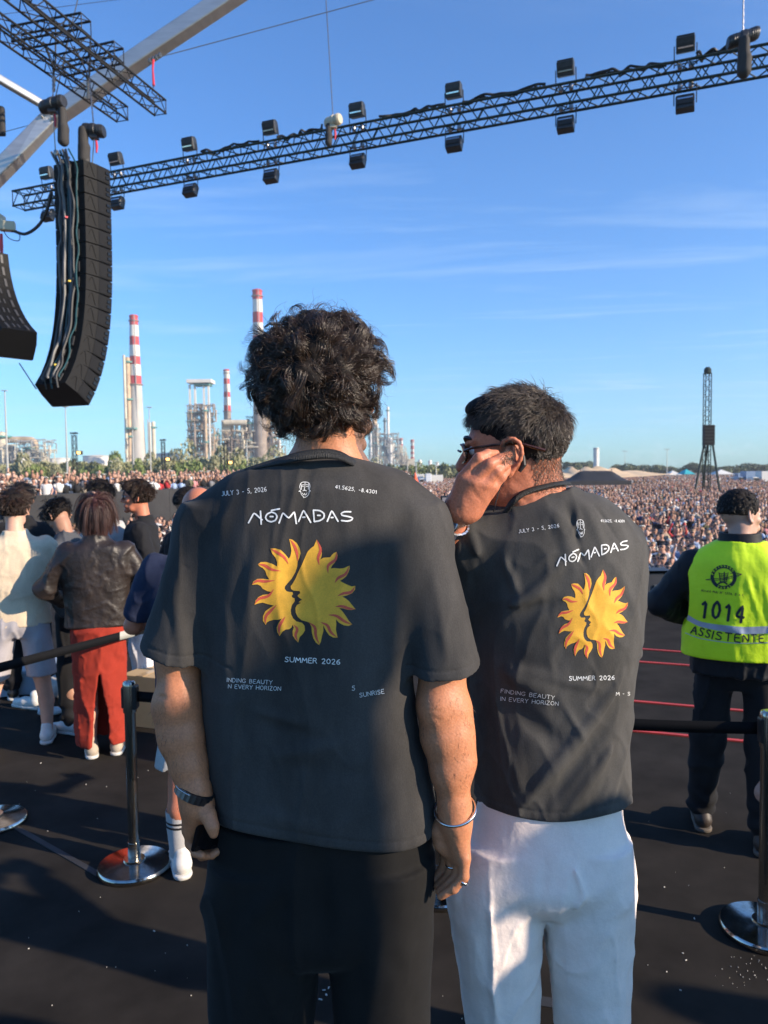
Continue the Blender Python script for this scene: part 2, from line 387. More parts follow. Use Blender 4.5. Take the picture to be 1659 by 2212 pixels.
# ---------------------------------------------------------------- lattice helper
def lattice(m, A, B, up, s, rc=0.024, rb=0.011, n=None, mi=0, both=True):
    A = np.asarray(A, float); B = np.asarray(B, float); t = nrm(B - A); up = nrm(np.asarray(up) - t * (t @ np.asarray(up))); sd = np.cross(t, up)
    L = np.linalg.norm(B - A); n = n or max(2, int(round(L / s))); cs = [(+1, +1), (+1, -1), (-1, -1), (-1, +1)]
    off = [(a * up + b * sd) * s / 2 for a, b in cs]
    return [(A + o, B + o) for o in off], [(off[k], off[(k + 1) % 4]) for k in range(4)], A, B, n, rb
def truss(name, A, B, up, s, m_, label, cat, group=None, rc=0.024, rb=0.011, n=None):
    r = empty(name, A, label, cat, group)
    ch, fc, A, B, n, rb = lattice(None, A, B, up, s, rc, rb, n)
    for a, b in ch: MB().tube([a, b], rc, 8).build('chord', m_, r, True)
    w_ = MB()
    for o1, o2 in fc:
        for i in range(n):
            p = A + (B - A) * i / n; q = A + (B - A) * (i + 1) / n
            a, b = (p + o1, q + o2) if i % 2 == 0 else (p + o2, q + o1); w_.tube([a, b], rb, 5)
    for e in (A, B):
        for o1, o2 in fc: w_.tube([e + o1, e + o2], rb, 5)
    w_.build('bracing', m_, r, True); return r
tblack = mat('black_truss_paint', (0.007, 0.008, 0.009), 0.7, metal=0.0, var=0.3, vscale=9)
tgreen = mat('dark_green_truss_paint', (0.005, 0.018, 0.014), 0.75, metal=0.0, var=0.3, vscale=9)
alu = mat('silver_beam_metal', (0.50, 0.49, 0.47), 0.33, metal=0.75, var=0.12, vscale=2.0, stretch=(1, 1, 6), bump=0.05, bscale=20)
rubber = mat('black_rubber', (0.015, 0.015, 0.016), 0.6, var=0.2, vscale=20)
hoistm = mat('hoist_casing', (0.04, 0.04, 0.043), 0.4, metal=0.4, var=0.3, vscale=12)
bagm = mat('chain_bag_cloth', (0.035, 0.032, 0.031), 0.85, bump=0.4, bscale=9, stretch=(1, 1, .2))
steel = mat('steel_link', (0.25, 0.25, 0.26), 0.35, metal=0.9)
redplug = mat('red_plastic', (0.6, 0.03, 0.04), 0.4)
cream = mat('cream_casing', (0.55, 0.47, 0.33), 0.45)
lampm = mat('strobe_casing', (0.035, 0.038, 0.042), 0.45, metal=0.3, var=0.3, vscale=15)
glassy = mat('strobe_glass', (0.75, 0.80, 0.85), 0.10, metal=.9)

# long lighting truss across the sky
ZT = 10.4
TA, TB = G(40, 434, ZT), G(1700, 122, ZT)
truss('lighting_truss', TA, TB, (0, 0, 1), 0.45, tgreen, 'long dark green lattice truss crossing the whole sky behind both men', 'truss', rc=0.034, rb=0.015, n=78)
tt = nrm(TB - TA)
def strobe(px, py, up, lab):
    # point on the truss line nearest this pixel column
    ts = np.linspace(0, 1, 800); pr = np.array([proj(TA + (TB - TA) * t)[0] for t in ts]); c = TA + (TB - TA) * ts[np.argmin(abs(pr - px))]
    d = 1 if up else -1
    lat = np.cross(tt, [0, 0, 1.0]); lat = nrm(lat) * (1 if lat @ np.array([0, 1.0, 0]) < 0 else -1)   # towards the camera
    Rm = np.column_stack([tt, lat * 1.0, np.cross(tt, lat)]);
    if Rm[2, 2] < 0: Rm[:, 2] *= -1
    tilt = rotx((-0.25 if up else 0.35) + 0.12 * math.sin(px * 1.7))
    base = c + np.array([0, 0, d * 0.36]); c2 = c + np.array([0, 0, d * (0.36 + 0.27)]) + lat * 0.05
    r = empty('strobe_light', base, lab, 'stage light', 'strobe lights clamped in pairs along the long truss')
    K = Rm @ tilt
    b = MB(); b.box(c2, (0.39, 0.22, 0.31), K); b.box(c2 + K @ [0, 0, 0.17], (0.37, 0.16, 0.05), K); b.build('casing', lampm, r, bevel=0.02)
    g = MB(); g.box(c2 + K @ [0, 0.118, -0.02], (0.34, 0.03, 0.11), K); g.build('lamp_window', rubber, r, bevel=0.004)
    g = MB(); g.box(c2 + K @ [0, 0.136, 0.055 if not up else -0.055], (0.31, 0.02, 0.03), K); g.build('reflector_bar', glassy, r)
    y = MB(); e = tt * 0.23
    for s_ in (1, -1): y.tube([c + e * s_ + [0, 0, d * .20], c2 + e * s_], 0.012, 6)
    y.tube([c + e + [0, 0, d * .26], c - e + [0, 0, d * .26]], 0.014, 6); y.build('yoke', rubber, r, True)
    for s_ in (.5, -.5): MB().lathe([(.05, -.05), (.055, 0), (.05, .05)], c + e * s_ + [0, 0, d * .22], 10).build('clamp', steel, r, True)
    return r
where = ['behind the tall speaker column', 'just right of the speaker column', 'third from the left', 'fourth from the left', 'fifth from the left, by the cream hoist', 'sixth from the left', 'seventh from the left', 'last on the right']
for i, px in enumerate([105, 254, 412, 586, 774, 981, 1223, 1481]):
    strobe(px, 0, True, 'strobe light on top of the long truss, ' + where[i])
    strobe(px, 0, False, 'strobe light hanging under the long truss, ' + where[i])
# cable looms resting on the long truss
cg = np.random.default_rng(8)
for k, (x0, x1) in enumerate([(440, 560), (600, 700), (820, 960), (1000, 1180), (1260, 1440), (1500, 1600)]):
    pts = []
    for px in np.linspace(x0, x1, 12):
        ts = np.linspace(0, 1, 500); pr = np.array([proj(TA + (TB - TA) * t)[0] for t in ts]); c = TA + (TB - TA) * ts[np.argmin(abs(pr - px))]
        pts.append(c + [cg.normal() * .02, cg.normal() * .05, .38 + cg.uniform(-.04, .06)])
    m = MB(); p = catmull(pts, 50); m.tube(p, 0.030, 6); m.tube(p + cg.normal(size=p.shape) * .012 + [0, .05, -.04], 0.024, 6)
    tag(m.build('cable_loom', rubber, smooth=True), ['black cable loom along the truss above the two leftmost chimneys', 'black cable loom along the truss left of the cream hoist', 'black cable loom along the truss near its middle', 'black cable loom on the truss above the second man', 'lumpy black cable loom on the truss right of its middle', 'black cable loom on the truss beside the right hoist'][k], 'cable', 'cable looms lying on the long truss')

def hoist(c, s, bag_off, lab, ax=(1, 0, 0), body=hoistm, bagr=0.10, bagh=0.55, plate=None, top=None, bottom=None, tag_red=True, sy=1.0):
    c = np.asarray(c, float); r = empty('chain_hoist', c, lab, 'hoist', 'chain hoists of the stage rigging'); ax = nrm(ax)
    up = np.array([0, 0, 1.0]); sd = np.cross(up, ax); Rm = np.column_stack([sd, up, ax]); 
    b = MB(); b.lathe([(.01, -s * .5), (.11, -s * .49), (.13, -s * .42), (.13, -s * .1), (.145, -s * .08), (.145, s * .08), (.13, s * .1), (.13, s * .42), (.11, s * .49), (.01, s * .5)], c, 14, axis=Rm)
    b.box(c - up * .1, (.16, .16, .14)); b.build('motor_casing', body, r, True)
    for s_ in (.25, .32, .38, -.25, -.32): MB().lathe([(.134, -.008), (.138, 0), (.134, .008)], c + ax * s * s_, 14, axis=Rm).build('cooling_rib', body, r, True)
    bo = c + np.asarray(bag_off, float); t = Shape([Cap(bo, bo - up * bagh, bagr * .8, bagr, .03), Cap(bo - up * bagh * .6 + [.02, 0, 0], bo - up * bagh, bagr, bagr * .95, .03)], disp=lambda p: .008 * wnoise(p, 16, 3, (1, 1, .25)))
    sdf_obj('chain_bag', t, .016, bagm, r)
    if top is not None:
        m = MB(); top = np.asarray(top, float); v = c - top; L = np.linalg.norm(v); nl = int(min(160, L / .07))
        for i in range(nl):
            q = top + v * (i + .5) / nl; u = nrm(v) * (L / nl) * .62; m.tube([q - u, q + u], .011 if i % 2 else .017, 5)
        m.build('load_chain', steel, r, True)
    if bottom is not None:
        m = MB(); bottom = np.asarray(bottom, float); m.tube([c - up * .12, bottom], .012, 6); m.lathe([(.03, -.05), (.045, 0), (.03, .05)], bottom, 8); m.build('hook_chain', steel, r, True)
    if tag_red:
        q = c - up * .2 + ax * .04; MB().tube([q, q - up * .12 + [.01, 0, 0], q - up * .25], [.02, .028, .016], 8).build('red_plug', redplug, r, True)
    return r

# ---------------------------------------------------------------- grid of trusses, roof beams upper left
Z2 = 10.3
tl = [('back', (50, -3), (346, 233), 'long black box truss at upper left, the one reaching farthest right'),
      ('front', (-40, 30), (264, 247), 'long black box truss at upper left, lower of the two parallel ones')]
for _, a, b, lab in tl:
    A, B = G(*a, Z2), G(*b, Z2); A = A - nrm(B - A) * 6.0
    truss('box_truss', A, B, (0, 0, 1), 0.30, tblack, lab, 'truss', 'black box trusses at upper left', rc=.024, rb=.011)
for a, b, lab in [((36, 82), (186, 54), 'short black cross truss at upper left, nearer the picture corner'), ((127, 143), (257, 113), 'short black cross truss at upper left, the lower right one')]:
    A, B = G(*a, Z2 + .45), G(*b, Z2 + .45); truss('box_truss', A, B, (0, 0, 1), 0.30, tblack, lab, 'truss', 'black box trusses at upper left', rc=.024, rb=.011)
def beam(name, pts, wd, ht, m_, lab):
    m = MB(); pts = [np.asarray(p, float) for p in pts]; n = len(pts); V = []
    for i in range(n):
        t = nrm(pts[min(i + 1, n - 1)] - pts[max(i - 1, 0)]); s_ = nrm(np.cross([0, 0, 1.0], t)); u = np.cross(t, s_)
        V += [pts[i] + a * s_ * wd / 2 + b * u * ht / 2 for a, b in ((-1, -1), (1, -1), (1, 1), (-1, 1))]
    F = [(0, 1, 2, 3), tuple(range(4 * n - 4, 4 * n))[::-1]]
    for i in range(n - 1): F += [(4 * i + (k + 1) % 4, 4 * i + k, 4 * i + 4 + k, 4 * i + 4 + (k + 1) % 4) for k in range(4)]
    m.add(V, F); return m
bm_root = empty('roof_beam', P(105, 262, 19), 'broad silver roof beam running diagonally across the upper left sky', 'beam')
beam('x', [P(-60, 432, 19.0) + (P(-60, 432, 19.0) - P(30, 340, 19.0)) * 2.6, P(30, 340, 19.0), P(108, 258, 19.2)], .40, .36, alu, '').build('lower_length', alu, bm_root, bevel=.03)
beam('x', [P(108, 258, 19.2), P(320, 112, 19.0), P(560, -48, 18.8)], .40, .36, alu, '').build('upper_length', alu, bm_root, bevel=.03)
m = MB(); c = P(108, 260, 19.1)
 
for k in range(4): m.lathe([(.03, -.22), (.03, .22)], c + [.12 * math.cos(k), .0, .12 * math.sin(k)], 6, axis=rotx(1.57))
m.build('corner_joint', alu, bm_root, bevel=.06)
tag(beam('x', [P(-40, 148, 18.0) + (P(-40, 148, 18.0) - P(92, 226, 18.7)) * 2.5, P(92, 226, 18.7)], .17, .17, alu, '').build('roof_strut', alu, bevel=.03), 'thin pale strut joining the broad roof beam from the left edge', 'beam')
wirem = mat('wire_rope', (0.12, 0.12, 0.12), 0.5, metal=0.6)
def wire(name, pts, r, lab, cat='cable', m_=None): return tag(MB().tube(pts, r, 5).build(name, m_ or wirem, smooth=True), lab, cat)
wire('guy_wire', [P(345, 122, 19), P(372, 116, 19.1), P(830, -7, 19.5)], .011, 'thin steel guy wire from the roof beam to the top edge')
wire('guy_wire', [P(-20, 34, 30), P(270, -3, 30)], .010, 'faint pale wire across the upper left corner')
wire('guy_wire', [P(-10, 290, 24), P(110, 258, 20)], .010, 'faint wire left of the roof beam joint')
wire('guy_wire', [P(172, -20, 17.2), P(120, 210, 17.2)], .012, 'dark steel wire dropping through the box trusses')
sh = empty('shackle_set', P(335, 120, 18.8), 'cluster of shackles on the underside of the roof beam', 'shackle')
for k, (px, py) in enumerate([(324, 131), (331, 127), (338, 123), (345, 119)]): MB().lathe([(.03, -.05), (.05, 0), (.03, .05)], P(px, py, 18.75), 8).build('shackle', steel, sh, True)
sl = empty('red_sling', P(331, 130, 18.7), 'red sling hanging from the roof beam to the box truss end', 'sling')
MB().tube([P(331, 130, 18.7), P(330, 150, 18.5), P(332, 185, 18.0)], [.03, .02, .03], 8).build('strap', redplug, sl, True)
MB().tube([P(332, 185, 18.0), P(328, 200, 17.7), P(344, 215, 17.4)], .015, 6).build('steel_leg', steel, sl, True)

H1 = hoist(P(114, 226, 16.0), .56, (.20, -.03, -.13), 'black chain hoist above the speaker column, nearer of the two', ax=(.95, -.3, .12), bagr=.105, bagh=.60, top=P(115, 150, 16.2), bottom=P(120, 330, 16.2))
H2 = hoist(P(203, 282, 16.4), .46, (-.21, -.05, -.02), 'black chain hoist over the right edge of the speaker column', ax=(.98, -.1, -.15), bagr=.12, bagh=.58, top=P(190, 130, 16.6), bottom=P(199, 362, 16.5))
H3 = hoist(P(720, 262, 19.2), .42, (-.12, -.03, -.12), 'cream and black chain hoist standing on the long truss', ax=(.9, -.5, .1), body=cream, bagr=.085, bagh=.40, top=P(703, -20, 19.6))
H4 = hoist(P(1605, 82, 15.6), .62, (-.03, -.12, -.12), 'black chain hoist on the long truss at the right edge', ax=(.97, -.1, .28), bagr=.13, bagh=.58, top=P(1606, -20, 15.7))
for (a, b, c_, lab) in [((93, 90), (116, 160), (120, 60), 'black chain sling hanging from the lower box truss above the nearer hoist'), ((160, 100), (190, 175), (195, 90), 'black chain sling hanging from the box truss above the right hoist')]:
    r = empty('rigging_sling', P(*b, 16.2), lab, 'sling', 'slings holding the hoists')
    MB().tube([P(*a, 15.8), P(b[0] - 3, b[1] - 20, 16.1), P(*b, 16.2)], .018, 6).build('sling_leg', rubber, r, True)
    MB().tube([P(*c_, 16.6), P(b[0] + 4, b[1] - 20, 16.2), P(*b, 16.2)], .018, 6).build('sling_leg', rubber, r, True)
    for k in range(4): MB().lathe([(.02, -.05), (.04, 0), (.02, .05)], P(b[0], b[1] + 6 + k * 9, 16.2), 8).build('shackle', steel, r, True)

# ---------------------------------------------------------------- speaker columns
cab_side = mat('speaker_cabinet_paint', (0.0045, 0.0045, 0.005), 0.6, var=0.2, vscale=15, bump=0.15, bscale=150, spec=.18)
cab_grill = mat('speaker_grille', (0.008, 0.008, 0.009), 0.65, bump=0.5, bscale=220, spec=.18)
cab_slot = mat('speaker_slot', (0.003, 0.003, 0.003), 0.3)
handle_m = mat('speaker_handle_metal', (0.05, 0.05, 0.055), 0.5, metal=0.2)
PLAN = [(-.42, -.42), (-.42, .42), (-.10, .50), (.30, .53), (.33, .50), (.33, -.50), (.30, -.53), (-.10, -.50)]   # (forward, lateral)
def cabinet_parts(hh, sc=1.0):
    h = hh / 2; q = [(l * sc, f * sc) for f, l in PLAN]
    a = MB(); a.prism(q[::-1], -h + .013, h - .013)
    g = MB()                                    # grille panels, proud of the body, both sides
    for s_ in (1, -1):
        g.add([(s_ * .506 * sc, -.085 * sc, -h + .03), (s_ * .534 * sc, .285 * sc, -h + .03), (s_ * .534 * sc, .285 * sc, h - .03), (s_ * .506 * sc, -.085 * sc, h - .03)], [(0, 1, 2, 3) if s_ > 0 else (3, 2, 1, 0)])
    sl_ = MB()
    for s_ in (1, -1):
        for dz in (.05, -.05): sl_.box((s_ * .531 * sc, .20 * sc, dz * hh / .32), (.03, .10, .055 * hh / .32), rotz(-s_ * .075))
    hd = MB()
    for s_ in (1, -1): hd.box((s_ * .20, -.425 * sc, 0), (.05, .03, h * 1.2)); hd.box((s_ * .05, -.425 * sc, .04), (.03, .02, h * .8))
    ar = MB()                                   # curved recess on the rear corner panel
    for s_ in (1, -1):
        pts = [(s_ * (.445 + .045 * t) * sc, (-.35 + .19 * t) * sc, h * .75 * math.sin(4.5 * t)) for t in np.linspace(0, 1, 8)]; ar.tube(pts, .005, 5)
    return a, g, sl_, hd, ar
def speaker_column(label, top, n, hh, dirF, tilt_to, start_tilt, label_cab, sc=1.0, power=2.0):
    root = empty('speaker_column', top, label, 'speaker array')
    F_ = nrm(dirF); L_ = np.array([F_[1], -F_[0], 0]); U_ = np.array([0, 0, 1.0]); pos = np.asarray(top, float)
    protos = [p for p in cabinet_parts(hh, sc)]; mats_ = [cab_side, cab_grill, cab_slot, handle_m, cab_side]; names = ['body', 'grille', 'side_slot', 'rear_handle', 'corner_recess']
    mes = [mesh_np(nm, np.concatenate(p.V), p.F, False) for nm, p in zip(names, protos)]
    for me, mm in zip(mes, mats_): me.materials.append(mm)
    rear_pts = []; bot = None
    for i in range(n):
        a = start_tilt + (tilt_to - start_tilt) * ((i + .5) / n) ** power
        u = nrm(U_ * math.cos(a) + F_ * math.sin(a)); f = nrm(F_ * math.cos(a) - U_ * math.sin(a))    # front tips down
        c = pos - u * hh / 2; M = Matrix(np.vstack([np.column_stack([L_, f, u, c]), [0, 0, 0, 1]]).tolist())
        cab = bpy.data.objects.new('cabinet', mes[0]); COL.objects.link(cab); cab.parent = root; cab.matrix_parent_inverse = mwi(root); cab.matrix_basis = M
        for me, nm in zip(mes[1:], names[1:]):
            ch = bpy.data.objects.new(nm, me); COL.objects.link(ch); ch.parent = cab
        rear_pts.append(c - f * .47 * sc); pos = pos - u * hh; bot = (c, L_, f, u)
    return root, np.array(rear_pts), bot
top1 = P(177, 364, 16.6)
PA, rp1, bot1 = speaker_column('tall hanging black speaker column, complete, with fifteen boxes curving in at the bottom', top1, 15, .335, (.35, .937, 0), rad(40), 0.0, '', power=3.2, sc=.93)
PB, rp2, bot2 = speaker_column('partly cropped hanging black speaker column at the left edge', P(-38, 552, 16.2), 8, .30, (-.80, .60, 0), rad(58), rad(6), '', sc=.85, power=1.1)
fr = MB(); fr.box(top1 + [0, 0, .06], (.9, .07, .08), rotz(math.atan2(.6, .8))); fr.box(top1 + [.0, 0, .05], (.07, .8, .06), rotz(math.atan2(.6, .8)))
fr.tube([P(120, 332, 16.2), top1 + [-.15, -.25, .12]], .022, 6); fr.tube([P(199, 362, 16.5), top1 + [.25, .05, .08]], .02, 6); fr.build('flying_frame', rubber, PA, True)
cablem = [mat('cable_grey', (.10, .10, .10), .5), mat('cable_black', (.015, .015, .016), .5), mat('cable_teal', (.01, .06, .07), .5)]
for k in range(7):
    L_ = np.array([.937, -.35, 0]); o = (-.20 + .075 * k); p = rp1 + L_ * o + cg.normal(size=rp1.shape) * .018 - np.array([.35, .937, 0]) * (.03 + .02 * (k % 3))
    p = np.vstack([top1 + L_ * o + [-.35, -.3, .25], p, p[-1] + [0.02, 0, -.25 if k % 2 else -.05]])
    tag(MB().tube(catmull(p, 70), [.026, .018, .032, .02, .03, .024, .016][k], 6).build('rear_cable', cablem[[0, 1, 0, 2, 0, 1, 2][k]], smooth=True), ['thin grey cable, leftmost on the back of the tall speaker column', 'thin black cable second from left on the tall speaker column', 'thick grey cable bundle left of centre on the speaker column', 'teal cable down the middle of the tall speaker column', 'thick grey cable bundle right of centre on the speaker column', 'black cable beside the side panels of the speaker column', 'thin teal cable, rightmost on the back of the speaker column'][k], 'cable', 'cables down the back of the tall speaker column')
tapc = [mat('yellow_tape', (.7, .5, .03), .5), redplug, mat('blue_tape', (.05, .3, .6), .5)]
for k in (1, 3, 6):
    i = 1 + 2 * k; p = rp1[i] + np.array([.937, -.35, 0]) * cg.uniform(-.05, .12) - np.array([.35, .937, 0]) * .09
    tag(MB().box(p, (.05, .03, .035), rotz(.6)).build('tape_marker', tapc[[0, 1, 0, 0, 2, 1, 0][k % 7]]), ['small yellow tape marker', 'small red tape marker', 'small yellow tape marker', 'small yellow tape marker', 'small blue tape marker', 'small red tape marker', 'small yellow tape marker'][k % 7] + ' on the cables behind the speaker column', 'tape marker', 'tape markers on the speaker column cables')
cx = MB(); cx.box(P(16, 489, 17), (.32, .2, .2), rotz(.3)); cx.box(P(2, 480, 17), (.12, .25, .3)); cx = cx.build('junction_box', cream, bevel=.02); tag(cx, 'cream connector box above the left speaker column', 'connector box')
wire('power_cable', catmull([P(25, 497, 17), P(55, 505, 17), P(85, 485, 16.9), P(103, 450, 16.6), P(112, 415, 16.4)], 30), .035, 'thick black cable drooping from the cream box to the tall column', m_=rubber)
wire('power_cable', catmull([P(8, 500, 17), P(20, 515, 17), P(40, 520, 17), P(42, 506, 17), P(30, 498, 17)], 24), .01, 'thin looping cable under the cream connector box', m_=rubber)
wire('guy_wire', [P(42, 785, 17.2), P(78, 840, 16.4)], .014, 'thin wire linking the bottoms of both speaker columns')
r = empty('red_shackle', P(3, 520, 17.0), 'red sling and shackle above the left speaker column', 'sling'); MB().tube([P(3, 505, 17), P(2, 530, 17), P(4, 552, 17)], [.03, .05, .03], 8).build('strap', redplug, r, True)
tag(MB().box(P(2, 262, 16.5), (.16, .14, .6)).build('chain_bag', bagm, bevel=.04), 'black chain bag cut off by the left edge of the picture', 'bag')
# ================================================================== FAR THINGS: field, refinery, trees, tents
conc = mat('concrete', (0.50, 0.47, 0.42), 0.85, var=0.15, vscale=.06)
whitep = mat('white_paint_far', (0.72, 0.69, 0.62), 0.7, var=0.08, vscale=.2)
redp = mat('red_paint_far', (0.52, 0.055, 0.05), 0.7, var=0.1, vscale=.2)
tan = mat('rusty_tan_metal', (0.50, 0.37, 0.24), 0.75, var=0.35, vscale=.25)
brownm = mat('weathered_brown', (0.30, 0.24, 0.19), 0.8, var=0.3, vscale=.3)
greym = mat('grey_steel_far', (0.36, 0.36, 0.34), 0.7, var=0.2, vscale=.3)
teal = mat('teal_platform', (0.10, 0.27, 0.24), 0.7, var=0.2, vscale=.5)
creamf = mat('cream_cladding', (0.60, 0.53, 0.40), 0.75, var=0.2, vscale=.2)
def upx(px, py, Y): return P(px, py, Y)
def chimney(px0, px1, ys, w0, w1, first_red, Y, base_y, label, base_m=conc, cap=True):
    """px0/px1: centre at the top and at the base; ys: band limits from the top; w0,w1: widths (all measured in the photograph)"""
    s = Y / FPX; top = P(px0, ys[0], Y); bot = P((px0 + px1) / 2, base_y, Y); x, z0, z1 = top[0], ZF, top[2]
    root = empty('chimney', (x, Y, ZF), label, 'chimney')
    f = lambda z: (w1 + (w0 - w1) * np.clip((z - bot[2]) / (z1 - bot[2]), 0, 1)) * s / 2
    zs = [P(px0, y, Y)[2] for y in ys]
    for i in range(len(zs) - 1):
        m = (redp if (i % 2 == 0) == first_red else whitep)
        MB().lathe([(f(zs[i + 1]), zs[i + 1]), (f(zs[i]), zs[i])], (x, Y, 0), 28).build('painted_band', m, root, True)
    zz = np.linspace(z0, zs[-1] - .01, 6)
    MB().lathe([(f(z), z) for z in zz], (x, Y, 0), 28).build('shaft', base_m, root, True)
    if cap: MB().lathe([(f(z1) * 1.12, z1 - .6), (f(z1) * 1.16, z1), (f(z1) * .9, z1 + .8)], (x, Y, 0), 20).build('rim', redp, root, True)
    for zr in (zs[0] - (zs[0] - zs[-1]) * .07, zs[-1]): MB().lathe([(f(zr) * 1.02, zr - .4), (f(zr) * 1.28, zr - .3), (f(zr) * 1.28, zr + .3), (f(zr) * 1.02, zr + .4)], (x, Y, 0), 20).build('gallery', brownm, root, True)
    l = MB(); l.box((x + f(bot[2]) * .3, Y - f(zs[-1]) * 1.05, (z0 + z1) / 2), (.6, .4, z1 - z0)); 
    l.build('ladder', greym, root); return root
chimney(288.5, 303, [683, 703, 727, 746, 770, 788, 812, 831], 17, 35, True, 560, 997, 'tall tapering chimney with red and white bands and a pale concrete shaft')
chimney(555.5, 562, [628, 648, 675, 698, 726, 747, 775, 802], 20, 30, True, 600, 997, 'tallest red and white banded chimney, rising behind the curly haired man', base_m=brownm)
chimney(489, 494, [800, 818, 830, 847, 858, 876, 889], 12, 16, False, 620, 905, 'slim red and white banded chimney standing on the beige furnace', base_m=brownm)
chimney(866, 866, [948, 952, 959, 967], 7.5, 8, True, 900, 990, 'short red and white chimney at right of the far refinery, left one of two')
chimney(890.5, 890.5, [951, 956, 963, 970, 976, 981, 987, 992], 7, 8, True, 900, 1000, 'short red and white chimney at right of the far refinery, with more bands')

fr_ = np.random.default_rng(21)
def col(root, px, y0, y1, wpx, Y, m, name='vessel', plats=0, dy=0):
    s = Y / FPX; t = P(px, y0, Y + dy); z1 = t[2]; z0 = ZF if y1 is None else P(px, y1, Y + dy)[2]; r = wpx * s / 2
    MB().lathe([(r, z0), (r, z1 - r * .6), (r * .75, z1 - r * .2), (r * .2, z1)], (t[0], Y + dy, 0), 14).build(name, m, root, True)
    for k in range(plats):
        z = z1 - (z1 - max(z0, ZF)) * (k + .15) / (plats + .3)
        MB().lathe([(r * 1.02, z - .15), (r * 1.7 + .5, z - .12), (r * 1.7 + .5, z + .9), (r * 1.6 + .45, z + .9), (r * 1.6 + .45, z), (r * 1.02, z + .1)], (t[0], Y + dy, 0), 12).build('platform', teal, root, True)
def blk(root, x0, x1, y0, y1, Y, m, name, dep=8, dy=0):
    a = P(x0, y0, Y + dy); b = P(x1, y1, Y + dy) if y1 is not None else np.array([P(x1, y0, Y + dy)[0], 0, ZF])
    MB().box(((a[0] + b[0]) / 2, Y + dy + dep / 2, (a[2] + b[2]) / 2), (abs(b[0] - a[0]), dep, abs(a[2] - b[2]))).build(name, m, root, bevel=.15)
def pipes(root, x0, x1, y0, y1, Y, n, m, name='pipework', rr=(.25, .7), dep=14):
    """tangle of real pipes, ladders and beams filling a box of the plant"""
    w_ = MB(); a = P(x0, y0, Y); b = P(x1, y1, Y)
    for k in range(n):
        x = fr_.uniform(a[0], b[0]); y = Y + fr_.uniform(0, dep); z = fr_.uniform(b[2], a[2]); r = fr_.uniform(*rr); L = fr_.uniform(3, 12)
        t = fr_.integers(0, 3)
        q = [np.array([x, y, z])]
        for j in range(fr_.integers(1, 4)):
            d = [np.array([L, 0, 0]), np.array([0, 0, L * 1.2]), np.array([0, L * .6, 0])][(t + j) % 3] * fr_.choice([-1, 1]) * fr_.uniform(.4, 1)
            e = q[-1] + d; e[0] = np.clip(e[0], a[0], b[0]); e[2] = np.clip(e[2], max(ZF, b[2]), a[2]); e[1] = np.clip(e[1], Y, Y + dep); q.append(e)
        for j in range(len(q) - 1):
            if np.linalg.norm(q[j + 1] - q[j]) > .3: w_.tube([q[j], q[j + 1]], r, 6)
    w_.build(name, m, root, True)
def frame(root, xs, ys, Y, m, name='steel_frame', dep=12, r=.35, brace=True):
    w_ = MB(); X = [P(x, ys[0], Y)[0] for x in xs]; Z = [P(xs[0], y, Y)[2] for y in ys]; Z[-1] = min(Z[-1], 2)
    for yy in (Y, Y + dep):
        for x in X: w_.tube([(x, yy, Z[0]), (x, yy, ZF)], r, 6)
        for z in Z[:-1]: w_.tube([(X[0] - 1, yy, z), (X[-1] + 1, yy, z)], r, 6)
        if brace:
            for i in range(len(Z) - 1):
                for j in range(len(X) - 1): w_.tube([(X[j], yy, Z[i]), (X[j + 1], yy, Z[i + 1])] if (i + j) % 2 else [(X[j + 1], yy, Z[i]), (X[j], yy, Z[i + 1])], r * .6, 5)
    for x in X:
        for z in Z[:-1]: w_.tube([(x, Y, z), (x, Y + dep, z)], r, 5)
    w_.build(name, m, root, True)
    for z in Z[1:-1]: MB().box(((X[0] + X[-1]) / 2, Y + dep / 2, z + .35), (abs(X[-1] - X[0]) + 3.5, dep + 2, .3)).build('walkway', teal, root)

r = empty('distillation_column', P(273, 995, 555), 'pair of slim tan columns with teal platforms left of the tall chimney', 'refinery plant')
col(r, 267.5, 766, None, 6, 552, creamf, plats=0); col(r, 275, 771, None, 10, 556, tan, plats=3); col(r, 281.5, 760, None, 3, 562, greym, 'vent_pipe'); pipes(r, 268, 284, 905, 990, 550, 24, brownm, rr=(.15, .4))
blk(r, 270, 290, 923, 927, 548, teal, 'platform', 8)
r = empty('storage_silo', P(328, 993, 560), 'short twin tan columns right of the tall pale chimney', 'refinery plant')
col(r, 323, 912, None, 5, 560, creamf); col(r, 331, 910, None, 8, 563, creamf, plats=1); col(r, 319, 906, None, 2.2, 559, greym, 'vent_pipe')
r = empty('process_tower', P(430, 990, 580), 'tall open steel process tower with a white top platform', 'refinery plant')
for x in (407.5, 418.5, 438, 448): MB().box(((P(x, 830, 580)[0]), 583, (P(x, 830, 580)[2] + ZF) / 2), (1.5, 1.5, P(x, 830, 580)[2] - ZF)).build('tall_column', whitep, r)
blk(r, 402, 456, 819, 826, 578, whitep, 'top_platform', 14); blk(r, 418, 452, 828, 832, 580, teal, 'teal_deck', 12)
frame(r, [405, 418, 432, 446], [876, 893, 911, 930, 946, 964, 985], 580, brownm)
pipes(r, 404, 462, 872, 990, 578, 130, brownm, rr=(.15, .55)); pipes(r, 404, 462, 885, 990, 576, 60, tan, 'tan_pipework', (.2, .6)); pipes(r, 400, 470, 876, 990, 584, 50, teal, 'teal_pipework', (.12, .35))
col(r, 443, 878, None, 6, 576, tan, plats=2); col(r, 440, 900, None, 8, 590, greym, plats=2); col(r, 452, 890, None, 3.5, 576, whitep); col(r, 420, 915, None, 5, 575, brownm)
r = empty('furnace_block', P(505, 990, 600), 'beige furnace block and duct under the slim banded chimney', 'refinery plant')
